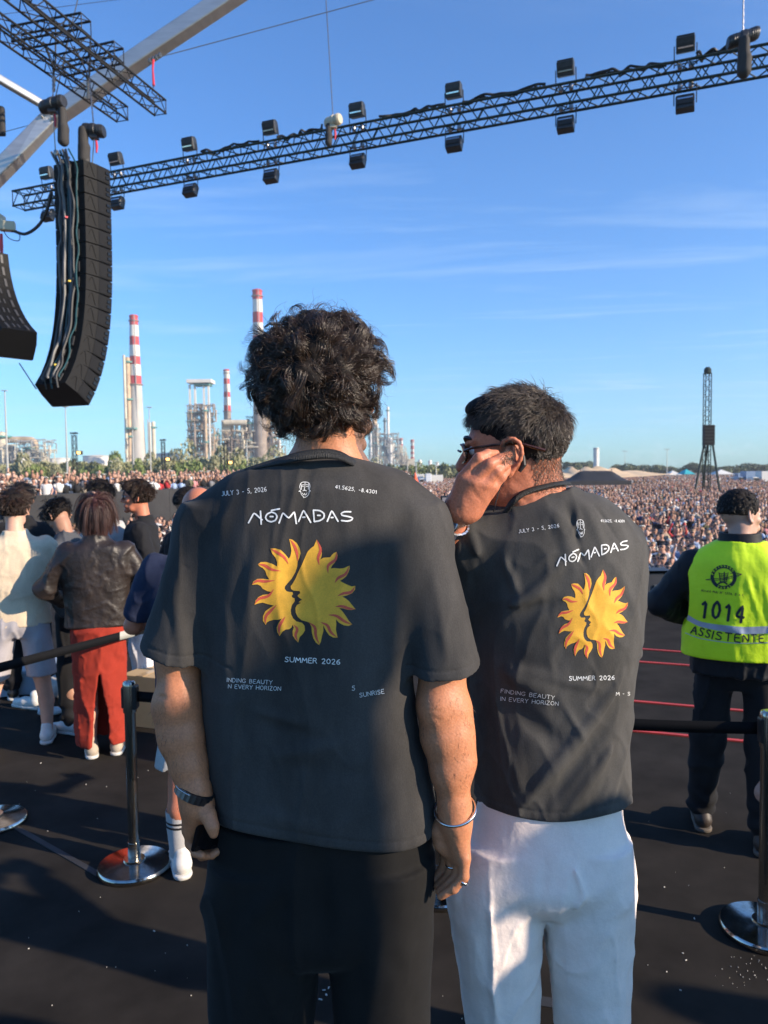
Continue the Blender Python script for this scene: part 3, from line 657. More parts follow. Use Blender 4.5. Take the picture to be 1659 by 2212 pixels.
blk(r, 478, 498, 907, 951, 600, creamf, 'furnace_house', 16); MB().tube([P(484, 913, 598), P(533, 913, 598)], 2.3, 12).build('duct', creamf, r, True)
for x, mm in ((502, tan), (511, creamf), (523, creamf), (530, tan)): MB().tube([P(x, 915, 601), P(x, 960, 601)], 1.3, 8).build('duct_leg', mm, r, True)
blk(r, 484, 524, 953, None, 604, brownm, 'machine_hall', 14); blk(r, 510, 524, 956, None, 600, creamf, 'annex', 10)
pipes(r, 462, 545, 930, 992, 596, 140, brownm, rr=(.15, .6)); pipes(r, 462, 560, 925, 992, 593, 60, creamf, 'cream_pipework', (.2, .7))
for x, y, w_, mm in ((463, 930, 5, tan), (469, 945, 4, creamf), (471, 925, 3, greym), (456, 945, 6, tan)): col(r, x, y, None, w_, 598, mm, plats=1)
r = empty('reactor_vessel', P(575, 990, 610), 'rusty tan reactor vessels beside the tallest chimney', 'refinery plant')
col(r, 573, 868, None, 22, 612, tan, plats=2); col(r, 541, 910, None, 9, 600, creamf, plats=3); col(r, 551, 905, None, 4, 598, creamf); col(r, 535, 905, None, 6, 606, tan, plats=2); col(r, 588, 935, None, 10, 604, greym, plats=1); col(r, 603, 950, None, 7, 603, whitep)
frame(r, [533, 545, 556], [900, 920, 940, 960, 985], 602, teal, r=.25)
pipes(r, 530, 615, 915, 992, 598, 140, brownm, rr=(.15, .5)); pipes(r, 530, 610, 900, 992, 600, 50, tan, 'tan_pipework', (.2, .6))
r = empty('pipe_duct', P(45, 960, 480), 'rusty brown duct bending down over vessels at far left', 'refinery plant')
MB().tube(catmull([P(12, 950, 480), P(60, 950, 480), P(73, 954, 480), P(77, 966, 480), P(77, 990, 480)], 30), 2.0, 12).build('duct', tan, r, True)
col(r, 3, 932, None, 22, 478, creamf, plats=1); col(r, 22, 962, None, 20, 485, greym); col(r, 36, 968, None, 14, 486, greym); col(r, 62, 965, None, 13, 476, greym, plats=2); col(r, 80, 972, None, 12, 478, greym); col(r, 97, 985, None, 14, 476, creamf); col(r, 48, 985, None, 16, 470, whitep)
pipes(r, 0, 105, 950, 1000, 470, 120, greym, rr=(.12, .4)); pipes(r, 0, 105, 960, 1000, 468, 50, creamf, 'cream_pipework', (.15, .5))
r = empty('catalytic_tower', P(809, 1003, 880), 'tan tapering tower of pipes just right of the first head', 'refinery plant')
col(r, 809, 892, None, 11, 880, tan, plats=4); col(r, 815, 915, None, 4, 876, creamf); col(r, 801, 935, None, 4, 876, whitep)
pipes(r, 795, 822, 915, 1003, 874, 90, greym, rr=(.2, .6)); frame(r, [797, 808, 819], [925, 945, 965, 985], 876, greym, r=.3)
r = empty('flare_stack', P(838, 1003, 880), 'slender white stack above grey pipework between the two heads', 'refinery plant')
col(r, 838, 878, None, 5.5, 880, whitep, 'stack', plats=2); col(r, 831, 902, None, 5, 884, greym, plats=2); col(r, 844, 945, None, 8, 878, whitep); col(r, 850, 958, None, 4, 878, whitep)
pipes(r, 820, 862, 935, 1003, 874, 150, greym, rr=(.2, .7)); pipes(r, 822, 880, 960, 1003, 876, 120, creamf, 'cream_pipework', (.2, .6)); frame(r, [824, 836, 848, 860], [950, 968, 985, 1000], 878, greym, r=.3)
r = empty('plant_building', P(888, 1003, 890), 'low beige plant building under the right banded chimney', 'building'); blk(r, 881, 896, 991, None, 892, creamf, 'house', 14); blk(r, 870, 882, 984, None, 894, greym, 'hall', 14)
for k, (px, wp, y, lab) in enumerate([(907, 9, 992, 'white domed tank at the right end of the far refinery'), (929, 8, 993, 'white domed tank alone, farthest right of the refinery'), (945, 6, 997, 'smallest white domed tank beyond the green bank')]):
    t = P(px, y, 930); rr_ = wp * 930 / FPX / 2; o = MB().lathe([(rr_, ZF), (rr_, t[2] - rr_ * .8), (rr_ * .7, t[2] - rr_ * .3), (.1, t[2])], (t[0], 930, 0), 20).build('domed_tank', whitep, smooth=True); tag(o, lab, 'tank', 'white tanks of the refinery')
for px, y, wp, hpx, Y, lab in [(212, 985, 62, 12, 640, 'wide low white storage tank under the light tower'), (366, 980, 58, 14, 640, 'wide white storage tank right of the tall chimney'), (130, 990, 40, 12, 620, 'white storage tank left of the light tower'), (110, 991, 22, 10, 600, 'narrow blue grey storage tank at far left'), (1288, 968, 12, 33, 420, 'white cylindrical water tower right of the second head')]:
    t = P(px, y, Y); rr_ = wp * Y / FPX / 2; m = MB(); m.lathe([(rr_, ZF), (rr_, t[2]), (rr_ * .98, t[2] + .2), (rr_ * .1, t[2] + rr_ * .08)], (t[0], Y, 0), 40)
    o = empty('storage_tank', (t[0], Y, ZF), lab, 'tank', 'white tanks of the refinery'); m.build('shell', greym if 'blue' in lab else whitep, o, True)
    MB().lathe([(rr_ * 1.005, t[2] - .6), (rr_ * 1.02, t[2] - .4), (rr_ * 1.005, t[2] - .2)], (t[0], Y, 0), 40).build('rim', greym, o, True)
galv = mat('galvanised', (0.50, 0.48, 0.43), .5, metal=.3)
def lamp_post(px, ytop, Y, lab, wpx=3.0):
    t = P(px, ytop, Y); s = Y / FPX; o = empty('lamp_post', (t[0], Y, ZF), lab, 'lamp post', 'lamp posts behind the crowd')
    MB().tube([(t[0], Y, ZF), (t[0], Y, t[2])], [wpx * s * .75, wpx * s * .3], 8).build('pole', galv, o, True)
    MB().box((t[0], Y, t[2] + .1), (5.5 * s * 2, .8, 1.2 * s)).build('lamp_head', greym, o)
lamp_post(10, 845, 150, 'tall lamp post with a crossbar head at the left edge', 4.2); lamp_post(141, 880, 160, 'tall pale lamp post under the big speaker column', 3.6)
lamp_post(286, 926, 170, 'pale lamp post in front of the tall concrete chimney', 3.2); lamp_post(322, 881, 170, 'lamp post with crossbar head right of the tall chimney', 2.6); lamp_post(533, 950, 180, 'pale post before the beige furnace block', 3.0)
lamp_post(799, 985, 260, 'short pale post just right of the curly head', 2.2); lamp_post(822, 990, 260, 'short pale post below the flare stack', 2.2); lamp_post(880, 995, 260, 'short pale post below the banded chimneys', 2.2); lamp_post(899, 999, 260, 'short pale post at the green bank, right of the beige building', 2.2); lamp_post(942, 1000, 260, 'short pale post at the right end of the green bank', 2.2)
lamp_post(1441, 971, 300, 'thin far mast over the crowd between tent and delay tower', 1.6); lamp_post(1350, 975, 500, 'very thin far mast above the beige tent', 1.0)
amber = mat('amber_lamp', (.9, .5, .12), .3, emit=((1, .55, .15), 2.5))
for px, y, yb, wp, Y, lab in [(160, 932, 1000, 10, 120, 'black lattice light tower with amber lamp, leftmost of three'), (352, 946, 1015, 8, 150, 'black lattice light tower right of the tall chimney'), (487, 953, 1020, 8, 165, 'black lattice light tower before the beige furnace')]:
    t = P(px, y + 8, Y); s = Y / FPX; o = truss('light_tower', (t[0], Y, ZF), t, (0, 1, 0), wp * s * .8, tblack, lab, 'light tower', 'light towers behind the crowd', rc=.06, rb=.03)
    MB().box(t + [0, 0, .3], (wp * s * 1.5, .6, 3 * s)).tube([t + [0, 0, .2], t + [wp * s * .4, 0, 6 * s]], .1, 6).build('lamp_head', rubber, o)
    q = P(px + 11, y + 46, Y); MB().box(q + [0, .1, 0], (12 * s, .5, 8 * s)).build('equipment_box', rubber, o); MB().box(q + [0, -.2, 0], (7 * s, .1, 5 * s)).build('amber_lamp', amber, o)

# ---------------------------------------------------------------- trees and bushes
leafm = [mat('leaf_olive', (0.25, 0.25, 0.11), .8, var=.35, vscale=.35), mat('leaf_grey_green', (0.31, 0.30, 0.17), .8, var=.3, vscale=.35), mat('leaf_fresh', (0.20, 0.25, 0.075), .8, var=.3, vscale=.35), mat('leaf_dark', (0.12, 0.14, 0.065), .8, var=.35, vscale=.35)]
bark = mat('bark', (0.12, 0.09, 0.06), .9, var=.3, vscale=3)
def crown_mesh(seed, R=(1, 1, .75), n=1700, ls=.10, lumps=11):
    g = np.random.default_rng(seed); c = g.normal(size=(lumps, 3)) * np.array(R) * .42; c[:, 2] = np.abs(c[:, 2]) * .9; rr = g.uniform(.32, .55, lumps)
    k = g.integers(0, lumps, n); v = g.normal(size=(n, 3)); v /= np.linalg.norm(v, axis=1)[:, None]; v *= g.uniform(.55, 1.0, n)[:, None] ** .5
    p = c[k] + v * rr[k][:, None]; p[:, 2] = np.maximum(p[:, 2], -.12)
    nn = v + g.normal(size=(n, 3)) * .7; nn /= np.linalg.norm(nn, axis=1)[:, None]; a = np.cross(nn, g.normal(size=(n, 3))); a /= np.linalg.norm(a, axis=1)[:, None]; b = np.cross(nn, a)
    s = ls * g.uniform(.5, 1.3, n)[:, None]; V = np.stack([p - a * s, p + b * s * .6, p + a * s, p - b * s * .6], 1).reshape(-1, 3)
    return mesh_np('crown', V, np.arange(4 * n).reshape(n, 4), False)
def trunk_mesh(seed):
    g = np.random.default_rng(seed); m = MB(); m.tube([(0, 0, -1), (0.02, 0, -.3), (.0, .03, .1)], [.09, .06, .05], 7)
    for k in range(5): a = k * 1.3 + g.uniform(0, .5); m.tube([(0, 0, -.15 + .06 * k), (.25 * math.cos(a), .25 * math.sin(a), .15 + .05 * k), (.45 * math.cos(a), .45 * math.sin(a), .4)], [.04, .025, .012], 5)
    return mesh_np('trunk', np.concatenate(m.V), m.F, True)
crowns = [[crown_mesh(40 + i, R=(1.2, 1.0, .6), ls=.085) for i in range(3)] for _ in range(4)]
for j in range(4):
    for me in crowns[j]:
        if not me.materials: me.materials.append(leafm[j])
crowns = []
for j in range(4):
    row = []
    for i in range(3):
        me = crown_mesh(40 + i + 10 * j, R=(1.2, 1.0, .6), n=3000, ls=.085); me.materials.append(leafm[j]); row.append(me)
    crowns.append(row)
trunks = [trunk_mesh(i) for i in range(2)]
for t_ in trunks: t_.materials.append(bark)
def tree(px, ytop, Y, wpx, j, name, lab, cat, group, k):
    s = Y / FPX; t = P(px, ytop, Y); R_ = wpx * s / 2; o = empty(name, (t[0], Y, ZF), lab, cat, group)
    c = bpy.data.objects.new('crown', crowns[j][k % 3]); COL.objects.link(c); c.parent = o; hz = (t[2] - ZF); 
    sz = max(R_ * .75, hz * .55); lowb = (name == 'bush'); sz = hz * 1.25 if lowb else sz; c.location = (0, 0, .1 * sz if lowb else hz - sz * .95); c.scale = (R_, R_, sz); c.rotation_euler = (0, 0, k * 1.7)
    q = bpy.data.objects.new('trunk', trunks[k % 2]); COL.objects.link(q); q.parent = o; q.location = (0, 0, hz - sz * .95); q.scale = (R_ * .8, R_ * .8, max(.1, hz - sz * .95))
    return o
tg = np.random.default_rng(31); k = 0
LM = [(-20, 'at the left edge'), (12, 'below the crossbar lamp post'), (50, 'below the rusty duct'), (88, 'below the grey vessels'), (118, 'below the grey blue tank'), (141, 'behind the pale lamp post'), (168, 'below the first light tower'), (200, 'below the wide white tank'), (232, 'right of the wide white tank'), (262, 'below the twin tan columns'), (290, 'below the tall chimney'), (318, 'right of the tall chimney'), (345, 'below the second light tower'), (372, 'below the second white tank'), (400, 'left of the process tower'), (430, 'below the process tower'), (458, 'right of the process tower'), (487, 'below the third light tower'), (512, 'below the beige duct'), (538, 'behind the pale post'), (566, 'below the tallest chimney'), (594, 'below the rusty vessels'), (624, 'beside the curly head'), (645, 'touching the curly head')]
lm = lambda px: min(LM, key=lambda t: abs(t[0] - px))[1]
spots = [(-18, 1000, 52, 1), (22, 1003, 60, 0), (60, 998, 50, 1), (92, 1004, 46, 0), (122, 1002, 46, 3), (150, 999, 48, 0), (182, 1000, 50, 3), (205, 1003, 46, 0), (232, 1001, 48, 2), (258, 998, 46, 0), (286, 999, 44, 0), (312, 997, 44, 1), (338, 994, 46, 0), (366, 992, 48, 1), (394, 988, 48, 0), (420, 986, 50, 1), (450, 988, 48, 0), (478, 987, 50, 1), (508, 989, 46, 0), (534, 990, 50, 1), (562, 992, 46, 0), (590, 993, 50, 1), (620, 994, 46, 0)]
for (px, y, wp, j) in spots:
    tree(px, y, 190 + tg.uniform(-12, 12), wp * 1.7, j, 'bush', ['dense olive green bush', 'pale grey green feathery bush', 'bright fresh green bush', 'dark rounded green bush'][j] + ' on the left bank, ' + lm(px), 'bush', 'bushes on the bank behind the left crowd', k); k += 1
    if k % 2: tree(px + 12, y + 14, 172 + tg.uniform(-6, 6), wp * 1.3, [0, 1, 3, 2][k % 4], 'bush', ['low olive bush', 'low grey green bush', 'low dark bush', 'low fresh green bush'][k % 4] + ' at the foot of the bank, ' + lm(px + 12), 'bush', 'low bushes at the foot of the bank', k)
for (px, y, wp, j) in [(770, 1003, 60, 0), (800, 1005, 50, 1), (830, 1006, 50, 0), (862, 1005, 50, 3), (890, 1006, 50, 0), (918, 1004, 46, 2), (946, 1003, 46, 0), (972, 1003, 46, 3)]:
    tree(px, y, 330 + tg.uniform(-10, 10), wp * 1.5, j, 'bush', ['olive', 'grey green', 'fresh green', 'dark'][j] + ' bush in the strip between the two heads, ' + ('beside the curly hair' if px < 815 else 'below the flare stack' if px < 875 else 'below the banded chimneys' if px < 905 else 'nearest the face in profile'), 'bush', 'bushes between the two heads', k); k += 1
for (px, y, wp, j) in [(1232, 992, 46, 3), (1262, 993, 42, 3), (1345, 998, 50, 3), (1378, 998, 54, 3), (1402, 1001, 46, 3), (1432, 1001, 52, 3), (1460, 1006, 40, 0), (1497, 996, 40, 3), (1520, 1000, 44, 3), (1562, 1002, 46, 3), (1588, 1003, 44, 3), (1618, 997, 52, 3), (1645, 995, 56, 3), (1680, 996, 60, 3)]:
    tree(px, y, 420 + tg.uniform(-20, 20), wp * 1.15, j, 'round_tree', 'dark green round tree on the right skyline, ' + ('behind the white water tower' if px < 1300 else 'above the beige tent' if px < 1450 else 'left of the delay tower' if px < 1530 else 'right of the delay tower' if px < 1600 else 'at the right edge'), 'tree', 'trees along the right skyline', k); k += 1

bg_ = np.random.default_rng(61); nb_ = 42000; px_ = bg_.uniform(-120, 700, nb_); dy_ = bg_.uniform(0, 1, nb_); Yb = 214 + bg_.uniform(-9, 9, nb_); top_ = 1001 - 8 * np.clip((px_ - 150) / 300, 0, 1) + 5 * np.sin(px_ / 21.0) * np.sin(px_ / 47.0) + 2 * np.sin(px_ / 6.0)
xb = (px_ - CX) / FPX * Yb; zt_ = CAM[2] + (1015 + 9 * (1 - px_ / 830) - top_) / FPX * Yb; zb_ = ZF + (zt_ - ZF) * dy_ ** .6; c_ = np.stack([xb, Yb + 4 * (1 - dy_), zb_], 1)
nn_ = bg_.normal(size=(nb_, 3)); a_ = np.cross(nn_, bg_.normal(size=(nb_, 3))); a_ /= np.linalg.norm(a_, axis=1)[:, None]; b_ = np.cross(a_, nn_); b_ /= np.linalg.norm(b_, axis=1)[:, None]; s_b = bg_.uniform(.25, .7, nb_)[:, None]
me = mesh_np('shrub_bank', np.stack([c_ - a_ * s_b, c_ + b_ * s_b * .6, c_ + a_ * s_b, c_ - b_ * s_b * .6], 1).reshape(-1, 3), np.arange(4 * nb_).reshape(nb_, 4), False); o = link('shrub_bank', me, leafm[1]); tag(o, 'continuous mass of low olive shrubs along the far left bank', 'shrubs', kind='stuff')
# ---------------------------------------------------------------- viewing deck with its black skirt
W = [G(-60, 1077, .9), G(5, 1073, .9), G(460, 1052, .9), G(889, 1028, .9)]
ZDK = -0.15
dk = MB(); q = [(w_[0], w_[1]) for w_ in W]; poly = q + [(q[-1][0] - 30, q[-1][1]), (q[0][0] - 60, q[0][1] + 30), (q[0][0] - 40, q[0][1] - 5)]
dk.prism(poly[::-1], ZF + .01, ZDK); tag(dk.build('viewing_deck', black_cloth), kind='structure')
sk = MB()
for i in range(3):
    a, b = W[i], W[i + 1]; n_ = int(np.linalg.norm(b - a) / 2.4); d = (b - a) / n_; nv = nrm([d[1], -d[0], 0])
    for j in range(n_):
        p0 = a + d * j; p1 = a + d * (j + 1); o_ = nv * .03 * (j % 2)
        V = [p0 + o_, p1 + o_, p1 + o_ * .5 + nv * .06, p0 + o_ * .5 + nv * .06]
        z0, z1 = ZF + .02, .9
        VV = [(v[0], v[1], z0) for v in V] + [(v[0], v[1], z1) for v in V]; sk.add(VV, [(3, 2, 1, 0), (4, 5, 6, 7), (0, 1, 5, 4), (1, 2, 6, 5), (2, 3, 7, 6), (3, 0, 4, 7)])
o = sk.build('deck_barrier', black_cloth); tag(o, 'long black cloth covered barrier in front of the left crowd', 'barrier')
# wreath of small things by the end of the barrier
c = G(897, 1038, ZF + 1.6); tag(MB().lathe([(.62, -1.0), (.35, 0), (.06, 1.0)], P(897, 1031, 150), 10).build('orange_flag', mat('orange_cloth', (.75, .12, .03), .7), smooth=True), 'orange flag at the end of the long black barrier', 'flag')
for px, y, wp, hp, Y, m_, lab in [(905, 1024, 22, 11, 175, whitep, 'grey white box truck parked beyond the barrier end'), (925, 1023, 12, 12, 172, mat('white_clean', (.8, .8, .8), .5), 'tall white container beyond the crowd between the two heads'), (943, 1026, 26, 9, 176, whitep, 'long white truck beyond the crowd, nearest the face in profile'),
                              (1622, 1018, 34, 14, 150, mat('blue_grey_van', (.22, .30, .42), .4), 'blue grey truck at the right edge beyond the crowd'), (1652, 1018, 28, 16, 140, whitep, 'white truck cut off by the right edge beyond the crowd'), (1600, 1022, 24, 9, 160, mat('blue_grey_van', (.2, .3, .4), .4), 'low blue grey van right of the delay tower')]:
    s = Y / FPX; t = P(px, y, Y); o = empty('parked_truck', (t[0], Y, ZF), lab, 'truck', 'vehicles parked beyond the crowd'); h_ = t[2] - ZF
    MB().box((t[0], Y, ZF + h_ * .56), (wp * s, 2.4, h_ * .88)).build('cargo_box', m_, o, bevel=.08)
    MB().box((t[0] - wp * s * .5 - .8, Y, ZF + h_ * .40), (1.5, 2.2, h_ * .58), taper=.9).build('cab', m_, o, bevel=.12)
    MB().box((t[0] - wp * s * .5 - .8, Y - 1.05, ZF + h_ * .55), (1.0, .1, h_ * .18)).build('window', rubber, o)
    for xx in (-.45, .3): MB().lathe([(.45, -.15), (.45, .15)], (t[0] + wp * s * xx, Y - 1.15, ZF + .45), 12, axis=rotx(1.57)).build('wheel', rubber, o, True)

# ---------------------------------------------------------------- tents
canvas = mat('beige_canvas', (0.85, 0.60, 0.34), .85, var=.12, vscale=.3)
def tent_roof(name, px, Y, root, m_, rowsf):
    g = 26; V = []; F = []
    for i in range(g + 1):
        for j in range(13): V.append(rowsf(i / g, j / 12))
    for i in range(g):
        for j in range(12): F.append((i * 13 + j, (i + 1) * 13 + j, (i + 1) * 13 + j + 1, i * 13 + j + 1))
    me = mesh_np(name, V, F, True); o = link(name, me, m_, root); sd = o.modifiers.new('s', 'SOLIDIFY'); sd.thickness = .04; return o
r = empty('stretch_tent', P(1330, 1035, 135), 'large beige stretch tent with soft peaks beyond the crowd', 'tent')
pk = [(1190, 1004), (1254, 1001), (1290, 1004), (1321, 997), (1352, 1006)]
def rf(u, v):
    px = 1120 + 320 * u; ed = 1031 - 8 * abs(2 * u - 1) ** 2 * (1 if u > .5 else 0)
    y0 = 1028 - sum((1028 - b) * math.exp(-abs(px - a) / 13.0) * .8 for a, b in pk[:])
    y0 = max(min(y0, 1019 + 3 * math.sin(u * 20)), 996) if u < .97 else 1024
    yy = ed + (y0 - ed) * min(v * 1.3, 1); t = P(px, yy, 130); return (t[0], 127 + 12 * v, t[2])
tent_roof('canvas_roof', 0, 0, r, canvas, rf)
for px in (1150, 1200, 1254, 1321, 1390): t = P(px, 1008, 133); MB().tube([(t[0], 133, ZF), (t[0], 133, t[2] - .4)], .09, 8).build('tent_pole', brownm, r, True)
r = empty('black_tent', P(1295, 1045, 88), 'black pop up tent with sloping roof standing in the crowd', 'tent'); blackcan = mat('black_canvas', (.022, .022, .024), .7, var=.2, vscale=1)
def rb_(u, v):
    px = 1222 + 142 * u; eave = 1040; c_ = min(1, max(0, 1 - (abs(px - 1290) - 34) / 36 if abs(px - 1290) > 34 else 1)); y0 = eave - 23 * c_
    t = P(px, eave + (y0 - eave) * min(1, v / .5) if v <= .5 else y0 + (eave - y0) * (v - .5) * 2, 88); return (t[0], 86 + 5 * v, t[2])
tent_roof('canvas_roof', 0, 0, r, blackcan, rb_)
a, b = P(1222, 1040, 86), P(1364, 1047, 86); MB().box(((a[0] + b[0]) / 2, 86, (a[2] + b[2]) / 2), (b[0] - a[0], .05, a[2] - b[2])).build('valance', blackcan, r)
for px in (1225, 1284, 1362): t = P(px, 1042, 86); MB().tube([(t[0], 86.1, ZF), (t[0], 86.1, t[2])], .05, 6).build('tent_leg', galv, r, True)
for px, w_, y, Y, mm, lab in [(1482, 24, 1013, 150, mat('teal_canvas', (.05, .45, .48), .7), 'small turquoise canopy beyond the crowd left of the delay tower'), (1557, 42, 1014, 160, whitep, 'white pointed canopy beyond the crowd right of the delay tower'), (1453, 28, 1016, 170, whitep, 'low white canopy beyond the crowd left of the turquoise one')]:
    s = Y / FPX; t = P(px, y, Y); o = empty('canopy', (t[0], Y, ZF), lab, 'tent', 'small canopies beyond the crowd'); hw = w_ * s / 2
    MB().add([(t[0] - hw, Y - 2, t[2] - .8), (t[0] + hw, Y - 2, t[2] - .8), (t[0] + hw, Y + 2, t[2] - .8), (t[0] - hw, Y + 2, t[2] - .8), (t[0], Y, t[2])], [(0, 1, 4), (1, 2, 4), (2, 3, 4), (3, 0, 4), (3, 2, 1, 0)]) if False else None
    m = MB(); m.add([(t[0] - hw, Y - 2, t[2] - 1), (t[0] + hw, Y - 2, t[2] - 1), (t[0] + hw, Y + 2, t[2] - 1), (t[0] - hw, Y + 2, t[2] - 1), (t[0], Y, t[2])], [(0, 1, 4), (1, 2, 4), (2, 3, 4), (3, 0, 4), (3, 2, 1, 0)]); m.build('roof', mm, o)
    for a_ in (-1, 1):
        for b_ in (-1, 1): MB().tube([(t[0] + hw * a_ * .95, Y + 1.9 * b_, ZF), (t[0] + hw * a_ * .95, Y + 1.9 * b_, t[2] - 1)], .06, 5).build('leg', galv, o)
# delay tower
YD = 90; b0 = P(1532, 1060, YD); t0 = P(1528.5, 806, YD); base = np.array([t0[0], YD, ZF]); 
r = truss('delay_tower', base, (t0[0], YD, t0[2]), (0, 1, 0), .66, tgreen, 'tall lattice delay tower with a black speaker box above the right crowd', 'tower', rc=.055, rb=.03, n=26)
MB().lathe([(.30, 0), (.42, .1), (.42, .55), (.2, .8)], (t0[0], YD, t0[2] - .1), 10).build('pulley_head', tgreen, r, True)
a, b = P(1514, 919, YD), P(1537, 962, YD); MB().box(((a[0] + b[0]) / 2, YD - .65, (a[2] + b[2]) / 2), (b[0] - a[0], .6, a[2] - b[2])).build('speaker_box', rubber, r, bevel=.04)
for k_ in range(6): MB().box(((a[0] + b[0]) / 2, YD - .97, a[2] - (a[2] - b[2]) * (k_ + .5) / 6), ((b[0] - a[0]) * .92, .04, .3)).build('speaker_grille', cab_grill, r)
for (p_, q_, dy) in [((1521, 960), (1503, 1052), -3), ((1538, 949), (1554, 1056), -3), ((1530, 950), (1519, 1040), 6)]:
    a = P(*p_, YD); b = P(*q_, YD + dy); b = a + (b - a) * ((ZF - a[2]) / (b[2] - a[2])); MB().tube([a, b], .13, 6).build('strut', tgreen, r, True)
# road cases and gear at the stage front
casem = mat('flight_case', (.03, .03, .035), .5, var=.2, vscale=6)
for (px, y, w_, hh_, Y, lab) in [(1408, 1262, .50, .40, 10.4, 'black flight case with metal edges, topmost at the stage front'), (1410, 1318, .56, .34, 10.6, 'black flight case lying under the other one at the stage front')]:
    t = G(px, 1325, 0.0) if False else P(px, y, Y); o = empty('flight_case', t, lab, 'case', 'flight cases at the stage front')
    MB().box(t, (w_, .5, hh_)).build('box', casem, o, bevel=.01)
    e = MB()
    for a_ in (-1, 1):
        for b_ in (-1, 1): e.box(t + [a_ * w_ / 2, -.25, 0], (.03, .03, hh_ + .01)); e.box(t + [0, -.25, b_ * hh_ / 2], (w_, .03, .03))
    e.build('metal_edge', steel, o); MB().box(t + [0, -.26, 0], (.12, .02, .06)).build('latch', steel, o)
# ================================================================== PEOPLE: helpers
def skin(name, c, rough=.5): return mat(name, c, rough, var=.08, vscale=14, bump=.40, bscale=190, spec=.35, sss=.10, grain=.10, gscale=240)
skinA = skin('skin_tan', (.50, .20, .098)); skinB = skin('skin_ruddy', (.54, .19, .105)); skinC = skin('skin_light', (.62, .36, .26)); skinD = skin('skin_olive', (.40, .21, .135))
hair_dark = mat('hair_dark_brown', (.042, .025, .016), .30, spec=.6, var=.3, vscale=40)
hair_black = mat('hair_black', (.008, .007, .0075), .36, spec=.6)
hair_salt = mat('hair_dark_greying', (.090, .068, .052), .36, spec=.6, var=.65, vscale=130)
hair_brown = mat('hair_brown', (.045, .024, .014), .38, spec=.5)
hair_base = mat('hair_underlayer', (.010, .007, .006), .75, spec=.2)
hair_aub = mat('hair_auburn', (.060, .020, .014), .42, spec=.6)
def cloth(name, c, var=.12, rough=.88, vs=9, bump=.35, bs=420, sheen=.03, grain=.16, **k): return mat(name, c, rough, grain=grain, var=var, vscale=vs, bump=bump, bscale=bs, spec=.2, sheen=sheen, **k)
eye_w = mat('eye_white', (.75, .72, .68), .3); eye_d = mat('eye_iris', (.03, .018, .01), .15)
class Clip:
    def __init__(s, prim, o, n, k=.004): s.p = prim; s.o = np.asarray(o, float); s.n = nrm(n); s.kk = k; s.k = prim.k; s.lo = prim.lo; s.hi = prim.hi
    def d(s, p): return -smin(-s.p.d(p), -((p - s.o) @ s.n), s.kk)
def frame_z(z, x=(1, 0, 0)):
    z = nrm(z); x = np.asarray(x, float); x = nrm(x - z * (x @ z)); y = np.cross(z, x); return np.column_stack([x, y, z])
def seg_d(p, a, b):
    a = np.asarray(a, float); b = np.asarray(b, float); ab = b - a; t = np.clip(((p - a) @ ab) / (ab @ ab + 1e-12), 0, 1)
    q = p - a - t[:, None] * ab; return np.sqrt((q * q).sum(1)), t
def folds(lst):
    """lst: (a, b, width, amplitude) — ridges (+) and creases (-) that fade at both ends"""
    L = [(np.asarray(a, float), np.asarray(b, float), w_, m_) for a, b, w_, m_ in lst]
    def f(p):
        o = 0
        for a, b, w_, m_ in L:
            if np.linalg.norm(p.mean(0) - (a + b) / 2) > np.linalg.norm(b - a) / 2 + w_ * 4 + .12: continue
            d, t = seg_d(p, a, b); o = o + m_ * np.exp(-(d / w_) ** 2) * (np.sin(math.pi * np.clip(t * .92 + .04, 0, 1)) ** .7)
        return o
    return f
def crease(p, sc, seed, amp, st=(1, 1, .45)):
    return amp * np.clip(1 - np.abs(wnoise(p, sc, 2, st, seed)) * 3.0, 0, 1) ** 2
def pxpy(p, ymax):
    q = p.copy(); k = np.minimum(1.0, ymax / q[:, 1])[:, None]; q = CAM + (q - CAM); r_ = q - CAM; w = r_ @ _F; return CX + FPX * (r_ @ _R) / w, CY - FPX * (r_ @ _U) / w, w
def hemcut(pts, cy):
    c = catmull(np.array([(x, y, 0) for x, y in pts], float), 200)
    def f(p):
        q = p.copy(); q[:, 1] = np.minimum(q[:, 1], cy); x, y, w = pxpy(q, cy); return (y - np.interp(x, c[:, 0], c[:, 1])) * w / FPX
    return f
